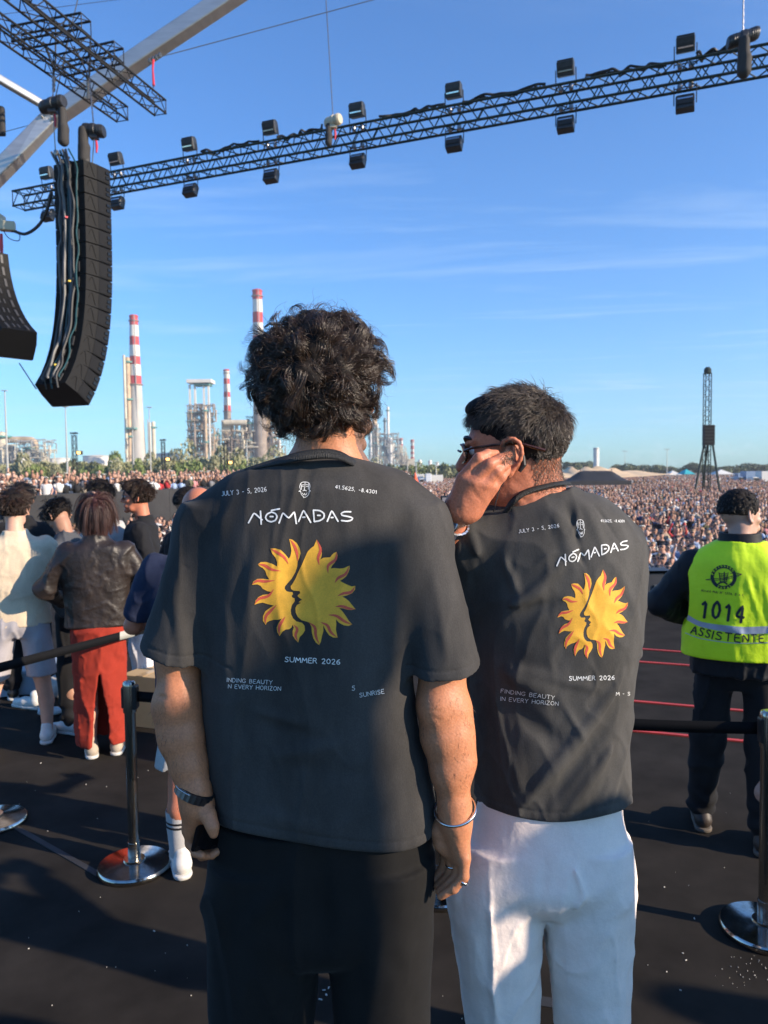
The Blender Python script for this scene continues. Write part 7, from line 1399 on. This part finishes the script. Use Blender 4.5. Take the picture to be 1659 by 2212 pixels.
# measured on the photograph (crop scale 4.74, origin 2150,1700)
V2 = lambda x, y: ((2150 + x / 4.74) * .6636, (1700 + y / 4.74) * .6636)
LIMB = .2
def vline(ptsT, ptsB):
    n = 40; a = catmull([(*V2(*q), 0) for q in ptsT], n)[:, :2]; b = catmull([(*V2(*q), 0) for q in ptsB], n)[:, :2]; return [tuple(q) for q in a] + [tuple(q) for q in b[::-1]]
prv.fill('reflective_band', vline([(395, 1405), (620, 1530), (1000, 1590), (1300, 1615), (1700, 1600), (1960, 1590)], [(400, 1500), (620, 1610), (1000, 1690), (1300, 1722), (1700, 1712), (1960, 1700)]), refl, vest, eps=.002, lim=.25)
prv.fill('reflective_band', vline([(385, 1700), (620, 1785), (1000, 1845), (1300, 1860), (1700, 1850), (1960, 1840)], [(387, 1712), (620, 1797), (1000, 1857), (1300, 1872), (1700, 1862), (1960, 1852)]), refl, vest, eps=.002, lim=.25)
num = lambda txt, h, w_, a, b, gap=.25: place_text(txt, h, w_, V2(*a), V2(*b), gap)
prv.strokes('number_print', num('1014', 38, 6.0, (628, 1466), (1270, 1550), .42), navyink, vest, .003)
prv.strokes('word_print', num('ASSISTENTE', 17.5, 2.9, (470, 1712), (985, 1822), .25)[:0] + num('ASSI', 17, 2.9, (470, 1708), (800, 1798), .28) + num('STE', 17, 2.9, (850, 1808), (1225, 1850), .32) + num('NTE', 16, 2.9, (1268, 1845), (1590, 1852), .32), navyink, vest, .003)
prv.strokes('licence_print', num('Al vará MAI Nº 137A, B e C'.replace('Al v', 'Alv'), 4.8, .85, (632, 1065), (1282, 1142), .3), navyink, vest, .003)
cc = V2(975, 845); ringp = lambda r, a0=0, a1=6.2832, n=40: [(cc[0] + r * math.cos(a), cc[1] + r * math.sin(a) * .93) for a in np.linspace(a0, a1, n)]
prv.strokes('emblem_print', [(ringp(24.5), 7.2)] + [(ringp(27.5)[:], 1.0)], navyink, vest, .003)
def arc_text(txt, r, a0, a1, h, w_, flip=False):
    out_ = []; n = len(txt)
    for i, ch in enumerate(txt):
        a = a0 + (a1 - a0) * (i + .5) / n; w0, st = GL[ch]; u = np.array([math.cos(a), math.sin(a)]); tdir = np.array([-u[1], u[0]]) * (-1 if flip else 1); up = u * (-1 if flip else 1)
        for s_ in st: out_.append(([tuple(np.array(cc) + u * r * 1.0 + tdir * (x - w0 / 2) * h + up * (y - .5) * h) for x, y in s_], w_))
    return out_
prv.strokes('emblem_lettering', arc_text('PROTECÇÃO', 24.5, rad(-172), rad(-28), 4.6, 1.1) + arc_text('TOTAL', 24.5, rad(128), rad(42), 5.0, 1.2, True), hivis, vest, .0045)
E2 = lambda q: [V2(x, y) for x, y in q]
prv.strokes('emblem_print', [(E2([(700, 888), (800, 870), (960, 868), (1120, 830), (1255, 800), (1180, 785), (1080, 790)]), 1.3), (E2([(700, 888), (820, 896), (1000, 882), (1180, 840), (1255, 800)]), 1.1), (E2([(905, 775), (925, 920)]), 1.6), (E2([(985, 770), (985, 930)]), 2.6), (E2([(1045, 775), (1020, 920)]), 1.4)]
    + [(E2([(908 + k * 2, 790 + k * 24), (980, 796 + k * 24)]), 1.5) for k in range(6)] + [(E2([(990, 800 + k * 24), (1040 - k * 2, 786 + k * 24)]), 1.1) for k in range(6)] + [(E2([(895, 950), (930, 925), (985, 920), (1030, 955)]), 3.2)], navyink, vest, .003)
# bystanders beyond the right edge (one shows an elbow): they throw the long shadows
pat = mat('black_white_pattern_shirt', (.6, .6, .66), .85); t_ = pat.node_tree; vn = t_.nodes.new('ShaderNodeTexVoronoi'); vn.inputs['Scale'].default_value = 38; rr_ = t_.nodes.new('ShaderNodeValToRGB'); rr_.color_ramp.interpolation = 'CONSTANT'; rr_.color_ramp.elements[0].color = (.01, .01, .012, 1); rr_.color_ramp.elements[1].position = .42; rr_.color_ramp.elements[1].color = (.6, .6, .68, 1)
wv = t_.nodes.new('ShaderNodeTexWave'); wv.inputs['Scale'].default_value = 9; wv.inputs['Distortion'].default_value = 14; wv.inputs['Detail Scale'].default_value = 2.4
tcc = t_.nodes.new('ShaderNodeTexCoord'); t_.links.new(tcc.outputs['Object'], wv.inputs[0]); t_.links.new(wv.outputs['Fac'], rr_.inputs[0]); t_.links.new(rr_.outputs[0], t_.nodes['Principled BSDF'].inputs['Base Color'])
person('person in black and white patterned top, only an elbow in the picture at right', (1.475, 1.93), rad(-15), 1.84, pat, blk_, hair_dark, skinD, z0=0.0, cut='long', sleeve='long', elbows=[(-.37, -.02, 1.22), (.30, .0, 1.15)], hands=[(-.12, .22, 1.30), (.14, .24, 1.30)], h=.011)
for i, (x, y, z, H_, yw, tp_, lab) in enumerate([(2.25, .86, 0, 1.88, 68, blk_, 'tall person in black standing outside the right edge'), (3.3, .25, 0, 1.78, 60, cream_knit, 'person in cream top standing outside the right edge'), (5.2, .9, 0, 1.75, -20, blk_, 'person in black farther off outside the right edge')]):
    person(lab, (x, y), rad(yw), H_, tp_, blk_, hair_dark, skinD, z0=z, h=.016, hairn=500)
# shade caster on legs, added out of view past the right edge to shadow the men
def sh_pt(px, py, t, Y=1.43): return P(px, py, Y) + SUNV * t
tp = [(985, 1100), (940, 1118), (800, 1150), (690, 1196), (610, 1290), (560, 1420), (470, 1500), (300, 1530), (300, 2600), (872, 2600), (880, 1780), (893, 1500), (1000, 1400), (1004, 1200)]  # outline shaped to lay the added shade across the men's backs
A_ = [sh_pt(x, y, 4.6) for x, y in tp]; B_ = [q + SUNV * .35 for q in A_]; n_t = len(A_); tw_ = MB(); tw_.add(A_ + B_, [tuple(range(n_t)), tuple(range(n_t, 2 * n_t))[::-1]] + [((i + 1) % n_t, i, n_t + i, n_t + (i + 1) % n_t) for i in range(n_t)])
tw_root = empty('added_shade_caster', (A_[8][0], A_[8][1], 0), 'tarpaulin on legs, added unseen outside the right edge to shade the men', 'tower'); tw_.build('blocker', black_cloth, tw_root)
for i in (8, 9):
    for q in (A_[i], B_[i]): MB().tube([q, (q[0], q[1], 0)], .04, 8).build('leg', tblack, tw_root, True)

# ------------------------------------------------------------------ chrome posts, belts, things on the floor
chrome = mat('polished_steel', (.66, .65, .62), .10, metal=1.0, bump=.03, bscale=30); brushed = mat('brushed_steel', (.42, .40, .36), .22, metal=1.0, bump=.05, bscale=200, stretch=(1, 1, .05)); scuff = mat('scuffed_steel', (.62, .60, .56), .14, metal=1.0, col2=(.30, .28, .25), vscale=14, bump=.05, bscale=60)
belt_m = mat('black_belt', (.006, .0065, .008), .8, spec=.12); belt_w = cloth('pale_belt', (.40, .40, .37)); plastic = mat('black_plastic', (.02, .02, .021), .35)
def post(px, py, lab, H_=.90, xy=None, rr_=.170):
    x, y = at(px, py) if xy is None else xy; o = empty('barrier_post', (x, y, 0), lab, 'barrier post', 'chrome belt barrier posts')
    MB().lathe([(rr_, .001), (rr_ * 1.01, .010), (rr_ * 1.0, .022), (rr_ * .965, .030), (.070, .040), (.050, .043), (.048, .052)], (x, y, 0), 64).build('base', scuff, o, True)
    MB().lathe([(.0255, .045), (.0255, H_ - .14)], (x, y, 0), 28).build('tube', brushed, o, True, ang=60)
    MB().lathe([(.0285, .04), (.0285, .13)], (x, y, 0), 28).build('collar', brushed, o, True, ang=60)
    MB().lathe([(.031, H_ - .145), (.0315, H_ - .02), (.030, H_ - .008), (.026, H_)], (x, y, 0), 28).build('head', plastic if False else brushed, o, True, ang=50)
    MB().box((x + .022, y, H_ - .075), (.034, .05, .11)).build('belt_slot', plastic, o, bevel=.006); MB().box((x - .022, y, H_ - .075), (.026, .04, .10)).build('belt_clip', plastic, o, bevel=.006)
    MB().lathe([(.001, H_ - .001), (.022, H_ - .0005), (.018, H_ + .003), (.001, H_ + .004)], (x, y, 0), 20).build('cap', chrome, o, True)
    return np.array([x, y, H_ - .07])
p1 = post(291, 1876, 'chrome barrier post with a black belt, standing left of the curly haired man'); p2 = post(948, 1925, 'chrome barrier post hidden behind the two men, only its base showing')
p3 = post(1652, 2012, 'chrome barrier post at the lower right corner with a mirror like base', rr_=.172); p0 = post(-14, 1778, 'chrome barrier post cut off by the left edge'); p4 = post(0, 0, 'barrier post behind the group at left', xy=(P(430, 1000, 5.6)[0], 5.6))
def belt(a, b, sag, lab, mats_, hh=.048, white=None):
    a = a + nrm(b - a) * .04; b = b - nrm(b - a) * .04; n = 40; t = np.linspace(0, 1, n); c = a[None] * (1 - t[:, None]) + b[None] * t[:, None]; c[:, 2] -= sag * 4 * t * (1 - t)
    V = []; 
    for i in range(n): V += [c[i] + [0, 0, hh / 2], c[i] - [0, 0, hh / 2] + [0, -.004, 0]]
    F = [(2 * i, 2 * i + 1, 2 * i + 3, 2 * i + 2) for i in range(n - 1)]; mi = [1 if (white and white[0] < (i + .5) / n < white[1]) else 0 for i in range(n - 1)]
    o = link('barrier_belt', mesh_np('belt', V, F, True, mi), mats_); sd = o.modifiers.new('s', 'SOLIDIFY'); sd.thickness = .002; return tag(o, lab, 'belt', 'belts between the barrier posts')
belt(p0, p4, .0, 'dark belt with a pale patch stretched in front of the woman in the red skirt', [belt_m, belt_w], .052, white=(.52, .60)); belt(p1, p2, .015, 'black belt running from the left chrome post behind the curly haired man', [belt_m, belt_w]); belt(p2, p3, .02, 'black belt stretched in front of the guard to the right post', [belt_m, belt_w])
kraft = mat('cardboard', (.52, .37, .20), .85, var=.08, vscale=8); 
c = G(316, 1572, 0); o = empty('cardboard_box', c, 'tan cardboard box behind the left chrome post', 'box'); MB().box(c + [.02, .18, .19], (.34, .36, .38), rotz(-.35)).build('carton', kraft, o, bevel=.004); MB().box(c + [.02, .18, .382], (.06, .36, .002), rotz(-.35)).build('tape', mat('parcel_tape', (.45, .30, .14), .3), o)
olive = mat('olive_vinyl', (.10, .11, .05), .4); c = G(310, 1545, 0) + [.0, .35, .42]; o = empty('olive_bag', c, 'olive green bag with a brass clasp lying on the cardboard box', 'bag'); sdf_obj('bag_body', Shape([Cap(c + [-.18, -.06, .04], c + [.18, .10, .06], .055, .05, .03), Cap(c + [-.18, -.02, .03], c + [.18, .14, .03], .06, .05, .03)], disp=lambda p: .004 * wnoise(p, 18, 2)), .01, olive, o)
MB().lathe([(.02, -.005), (.022, 0), (.02, .005)], c + [-.04, -.10, .07], 12, axis=rotx(1.4)).build('clasp', mat('brass', (.8, .6, .2), .3, metal=1), o, True)
greyc = mat('pale_blue_grey_plastic', (.36, .42, .50), .5, var=.1, vscale=6)
c = G(52, 1510, 0); o = empty('plastic_crate', c, 'pale blue grey crate lying behind the man in the cream top', 'crate'); MB().box(c + [0, .3, .10], (.62, .42, .18), rotz(.3)).build('crate_body', greyc, o, bevel=.01); MB().box(c + [0, .3, .205], (.66, .46, .03), rotz(.3)).build('lid', greyc, o, bevel=.008)
for k, (px, py, lab) in enumerate([(68, 1530, 'pale sneaker lying on the floor behind the man in the cream top'), (127, 1508, 'crumpled pale bag on the floor beside the black trousers')]):
    c = G(px, py, 0)
    if k == 0: o = empty('sneaker', c, lab, 'shoe'); shoes(c[0], c[1], 0.0, 1.2, o, shoe_w, sole_w)
    else: o = tag(sdf_obj('bag', Shape([Ell(c + [0, .05, .09], (.12, .09, .10), None, .03), Ell(c + [.05, .05, .16], (.06, .05, .06), None, .03)], disp=lambda p: .012 * wnoise(p, 22, 3), planes=[(c + [0, 0, .002], (0, 0, -1), .004)]), .012, ltg), lab, 'bag')
c = G(85, 1545, 0); o = empty('water_bottle', c, 'clear plastic bottle lying near the pale sneaker', 'bottle'); MB().lathe([(.03, 0), (.033, .02), (.033, .14), (.012, .19), (.012, .21)], c + [0, 0, .034], 16, axis=roty(1.57)).build('bottle_body', mat('clear_plastic', (.55, .62, .68), .15), o, True); MB().lathe([(.014, .20), (.014, .22)], c + [0, 0, .034], 12, axis=roty(1.57)).build('cap', shoe_w, o, True)
r = empty('phone', P(972, 1112, 3.05), 'phone held up by someone between the two men', 'phone'); MB().box(P(972, 1112, 3.05), (.074, .009, .152), rotz(.1)).build('casing', mat('grey_phone', (.03, .03, .035), .3, metal=.4), r, bevel=.004); MB().box(P(972, 1112, 3.05) + [0, -.0052, 0], (.062, .0012, .138), rotz(.1)).build('back_glass', mat('silver_glass', (.22, .20, .22), .25), r)
_pp = person('person hidden between the two men raising a phone', (P(1040, 1100, 3.3)[0], 3.3), rad(0), 1.66, blk_, blk_, hair_dark, skinD, h=.014, hairn=600, elbows=[(-.30, .05, 1.35), (.25, .1, 1.15)], hands=[(-.16, -.22, 1.58), (.2, .3, 1.1)])
# ================================================================== THE CROWD
cskin = mat('crowd_skin', (.48, .26, .18), .6); chair_ = [mat('crowd_hair_dark', (.020, .014, .011), .6), mat('crowd_hair_brown', (.07, .040, .022), .6), mat('crowd_hair_fair', (.24, .15, .07), .6)]
ctop = mat('crowd_top', (.5, .5, .5), .85, objcol=True); cbot = mat('crowd_bottoms', (.05, .055, .07), .85); chat = mat('crowd_hat', (.62, .58, .50), .8); cglass = mat('crowd_glasses', (.008, .008, .01), .3)
def cshape(v):
    g = np.random.default_rng(100 + v); q = []; hc = np.array([0, -.01, 1.57]); 
    q += [Ell(hc + [0, 0, .02], (.078, .092, .10), None, .02), Ell(hc + [0, -.03, -.05], (.056, .06, .065), None, .02), Ell(hc + [0, -.10, -.02], (.018, .02, .025), None, .02), Cap((0, 0, 1.52), (0, 0, 1.38), .055, .06, .03)]
    q += [Loft([(.75, 0, 0, .16, .11), (1.0, 0, 0, .155, .105), (1.25, 0, 0, .185, .115), (1.36, 0, 0, .17, .10), (1.43, 0, 0, .08, .07)], 2.3, .04)]
    pose = [((-.26, 0, 1.12), (-.22, -.12, .95), (.26, 0, 1.12), (.22, -.12, .95)), ((-.26, -.05, 1.15), (-.10, -.30, 1.45), (.26, -.05, 1.15), (.08, -.30, 1.45)), ((-.30, -.05, 1.50), (-.24, -.12, 1.80), (.26, 0, 1.12), (.22, -.15, .98)),
            ((-.25, -.05, 1.14), (-.05, -.25, 1.20), (.25, -.05, 1.14), (.05, -.25, 1.18)), ((-.26, -.05, 1.16), (-.09, -.12, 1.52), (.27, 0, 1.12), (.22, -.1, .95)), ((-.3, -.05, 1.5), (-.2, -.1, 1.78), (.3, -.05, 1.5), (.22, -.1, 1.80))][v % 6]
    q += chain([(-.17, 0, 1.36), pose[0], pose[1]], [.055, .042, .032], .03) + chain([(.17, 0, 1.36), pose[2], pose[3]], [.055, .042, .032], .03)
    for p_ in (pose[1], pose[3]): q.append(Ell(p_, (.04, .035, .05), None, .03))
    for sx in (-1, 1): q += chain([(sx * .09, 0, .8), (sx * .1, 0, .45), (sx * .11, 0, .05)], [.085, .065, .05], .03)
    hr = v % 5
    if hr == 1: q.append(Loft([(1.30, 0, .05, .085, .05), (1.5, 0, .04, .09, .07), (1.62, 0, .02, .088, .09)], 2.2, .03))
    if hr == 3: q += [Ell(hc + [0, 0, .09], (.165, .165, .012), None, .008), Ell(hc + [0, 0, .11], (.085, .09, .06), None, .01)]
    if hr in (0, 2, 4): q.append(Ell(hc + [0, .02, .045], (.088, .092, .098), None, .02))
    return Shape(q), hc, hr, v
def cmi(C, hc, hr, v):
    l = C - hc; r = np.zeros(len(C), int); z = C[:, 2]
    head = np.linalg.norm(l / [1.1, 1.1, 1.2], axis=1) < .17
    r[:] = 2; r[z < .88] = 3; r[(z > 1.42) & (np.abs(C[:, 0]) < .10)] = 0
    arm = (np.abs(C[:, 0]) > .235) | (C[:, 1] < -.14); 
    r[arm & (z < 1.9) & (z > .85) & ~((np.abs(C[:, 0]) < .30) & (z > 1.24) & (z < 1.42))] = 0 if v % 4 != 3 else 2
    r[head] = 0; hair = head & ((l[:, 1] > .012) & (l[:, 2] > -.10) | (l[:, 2] > .062)); r[hair] = 1
    if hr == 1: r[(z > 1.28) & (C[:, 1] > .055) & (np.abs(C[:, 0]) < .11) & (z < 1.75)] = 1
    if hr == 3: r[head & (l[:, 2] > .068)] = 4
    r[(np.abs(l[:, 2] - .02) < .02) & (l[:, 1] < -.06) & (np.abs(l[:, 0]) < .065) & (v % 2 == 0)] = 5
    return r
cme = []
for v in range(15):
    sh_, hc_, hr_, _ = cshape(v); V, F = sh_.mesh(.024); me = mesh_np('person_body', V, F, True, cmi(V[F].mean(1), hc_, hr_, v)); 
    for m_ in (cskin, chair_[v % 3], ctop, cbot, chat, cglass): me.materials.append(m_)
    cme.append(me)
TOPS = [('white', (.74, .72, .68), .34), ('black', (.012, .012, .014), .30), ('beige', (.46, .37, .27), .08), ('grey', (.20, .20, .21), .08), ('pale blue', (.32, .42, .60), .07), ('brown', (.13, .07, .045), .06), ('pink', (.60, .26, .26), .05), ('olive', (.13, .13, .07), .04), ('red', (.50, .04, .045), .03), ('navy', (.03, .045, .11), .03)]
tw = np.array([t[2] for t in TOPS]); tw /= tw.sum()
cr_ = np.random.default_rng(77); people = []
Wx = [q[0] for q in W]; Wy = [q[1] for q in W]
def wallx(y): return np.interp(y, Wy, Wx)
y = 16.8
while y < 235:
    st = .78 if y < 45 else .90 if y < 75 else 1.15 if y < 130 else 1.6; x0 = (wallx(y) + .8) if y > Wy[0] else -.56 * y; x1 = .56 * y + 2
    if y > 166: x0 = max(x0, 4)
    for x in np.arange(x0, x1, st):
        xx = x + cr_.uniform(-.25, .25) * st; yy = y + cr_.uniform(-.35, .35) * st
        if 85.3 < yy < 92.5 and P(1226, 1040, 88)[0] < xx < P(1362, 1040, 88)[0]: pass
        if abs(xx - t0[0]) < .8 and abs(yy - YD) < .8: continue
        people.append((xx, yy, ZF, 0))
    y += st * .88
for i in range(3):
    a, b = W[i], W[i + 1]; L = np.linalg.norm((b - a)[:2]); d = (b - a)[:2] / L; nv = np.array([-d[1], d[0]])
    for rrow in range(6):
        for t in np.arange(0, L, .58):
            q = a[:2] + d * (t + cr_.uniform(-.2, .2)) + nv * (.42 + rrow * .62 + cr_.uniform(-.2, .2)); people.append((q[0], q[1], ZDK + rrow * .07, 1))
near = []
for i, (x, yy, z, kd) in enumerate(people):
    px, py = proj((x, yy, z + 1.5)); vis = (-15 < px < 1675) and ((px > 1398 and py < 1262) or (852 < px < 980 and py < 1075) or (px < 540 and kd == 1) or (px < 500 and py < 1180)) and not (1540 < px < 1659 and py > 1075 and kd == 0 and px > 1545)
    near.append((not vis, math.hypot(x, yy), i))
near.sort(); chosen = {i: k for k, (_, _, i) in enumerate(near[:292])}
HN = ['dark', 'brown', 'fair']; GS = ['standing', 'filming', 'waving', 'hands folded', 'shading eyes', 'arms raised']
SV, SF, SA = [], [], []; nS = 0
def low_template(v):
    m = MB(); m.ell((0, -.01, 1.57), (.085, .10, .125), 7, 5, 0); m.ell((0, .025, 1.61), (.092, .10, .11), 7, 5, 1)
    m.tube([(0, 0, 1.0), (0, 0, 1.30), (0, 0, 1.42)], [.17, .185, .09], 6, 2)
    if v == 1: m.tube([(-.17, 0, 1.36), (-.2, -.12, 1.2), (-.08, -.2, 1.5)], .045, 4, 0); m.tube([(.17, 0, 1.36), (.2, -.12, 1.2), (.08, -.2, 1.5)], .045, 4, 0)
    elif v == 2: m.tube([(-.17, 0, 1.36), (-.25, -.05, 1.6), (-.2, -.08, 1.85)], .045, 4, 0); m.tube([(.17, 0, 1.36), (.24, 0, 1.1)], .05, 4, 2)
    else: m.tube([(-.17, 0, 1.36), (-.24, 0, 1.1)], .05, 4, 2); m.tube([(.17, 0, 1.36), (.24, 0, 1.1)], .05, 4, 2)
    if v == 3: m.ell((0, -.01, 1.69), (.15, .15, .03), 7, 4, 4)
    V = np.concatenate(m.V); vm = np.zeros(len(V), int)
    for f, k in zip(m.F, m.mi):
        for i in f: vm[i] = k
    F = []
    for f in m.F:
        if len(f) == 4: F.append(f)
        else:
            for k in range(1, len(f) - 1): F.append((f[0], f[k], f[k + 1], f[k + 1]))
    T3 = []
    for f in F: T3.append((f[0], f[1], f[2])); (T3.append((f[0], f[2], f[3])) if f[3] != f[2] else None)
    T3 = [f for f in T3 if len(set(f)) == 3]
    return V, np.array(T3), vm
LT = [low_template(v) for v in range(4)]; hairc = [(.020, .014, .011), (.05, .03, .018), (.22, .14, .07)]; skc = [(.48, .27, .19), (.34, .18, .12), (.56, .34, .25)]
for i, (x, yy, z, kd) in enumerate(people):
    k = cr_.choice(len(TOPS), p=tw); s = cr_.uniform(.95, 1.14); a = cr_.normal() * .35 - math.atan2(x, yy)
    if i in chosen:
        v = int(cr_.integers(0, 15)); v = v if cr_.uniform() > .45 else (v // 6) * 6
        px, py = proj((x, yy, z + 1.5))
        where_ = ('on the deck' + (', near the left edge' if px < 120 else ', below the light tower' if px < 215 else ', below the tall chimney' if px < 330 else ', near the curly head')) if kd else ('in the crowd ' + ('left of the curly head' if px < 600 else 'between the two heads' if px < 1000 else 'right beside the grey tee' if px < 1432 else 'left of the guard' if px < 1475 else 'above the guard arm' if px < 1520 else 'by the guard head'))
        hr_ = v % 5; rw = (['front row', 'second row', 'third row', 'back row', 'back row', 'back row'][min(5, int((z - ZDK) / .07 + .5))]) if kd else ('nearest rows' if yy < 20 else 'near rows' if yy < 24 else 'middle rows' if yy < 30 else 'farther rows' if yy < 38 else 'far rows'); lab = 'person in %s top %s, %s' % (TOPS[k][0], ('wearing a pale hat' if hr_ == 3 else 'with long %s hair' % HN[v % 3] if hr_ == 1 else 'with %s hair' % HN[v % 3]), where_)
        g_ = GS[v % 6]; full = lab.replace(' top ', ' top %s ' % g_)
        if len(full.split()) <= 16: lab = full
        if len(lab.split()) > 16: lab = lab.replace(' ' + g_ + ' ', ' ', 1)
        full = lab + ', ' + rw
        if len(full.split()) <= 16: lab = full
        o = bpy.data.objects.new('person', cme[v]); COL.objects.link(o); o.location = (x, yy, z); o.rotation_euler = (0, 0, a); o.scale = (s, s, s); o.color = (*TOPS[k][1], 1)
        if len(lab.split()) > 16: lab = lab.replace('wearing a ', 'with ').replace(' in the crowd', '')
        tag(o, lab, 'person', 'people on the raised deck' if kd else 'people in the field crowd')
    else:
        V, F, vm = LT[cr_.choice(4, p=[.62, .2, .08, .10])]; c, s_ = math.cos(a), math.sin(a)
        q = V * s; q = np.stack([q[:, 0] * c - q[:, 1] * s_ + x, q[:, 0] * s_ + q[:, 1] * c + yy, q[:, 2] + z], 1)
        pal = np.array([skc[cr_.integers(0, 3)], hairc[cr_.choice(3, p=[.6, .25, .15])], TOPS[k][1], (.05, .05, .07), (.6, .57, .5)]); SV.append(q); SF.append(F + nS); SA.append(pal[vm]); nS += len(V)
me = mesh_np('crowd', np.concatenate(SV), np.concatenate(SF), True, None, np.concatenate(SA)); o = link('crowd', me, mat('crowd_mass', (.5, .5, .5), .85, attr='tone')); tag(o, 'dense sunlit festival crowd filling the field to the tents', 'crowd', kind='stuff')
# ------------------------------------------------------------------ thin evening haze over the field
hz = MB(); hz.box((0, 705, 72), (2400, 1500, 151.0)); hzo = hz.build('haze', []); hm = bpy.data.materials.new('haze'); hm.use_nodes = True; ht = hm.node_tree; ht.nodes.clear()
ho = ht.nodes.new('ShaderNodeOutputMaterial'); hv = ht.nodes.new('ShaderNodeVolumePrincipled'); hv.inputs['Color'].default_value = (.86, .90, .95, 1); hv.inputs['Density'].default_value = .00028; hv.inputs['Anisotropy'].default_value = .2
ht.links.new(hv.outputs[0], ho.inputs['Volume']); hzo.data.materials.append(hm); tag(hzo, kind='stuff', label='thin pale haze over the field')
SC.cycles.volume_bounces = 0
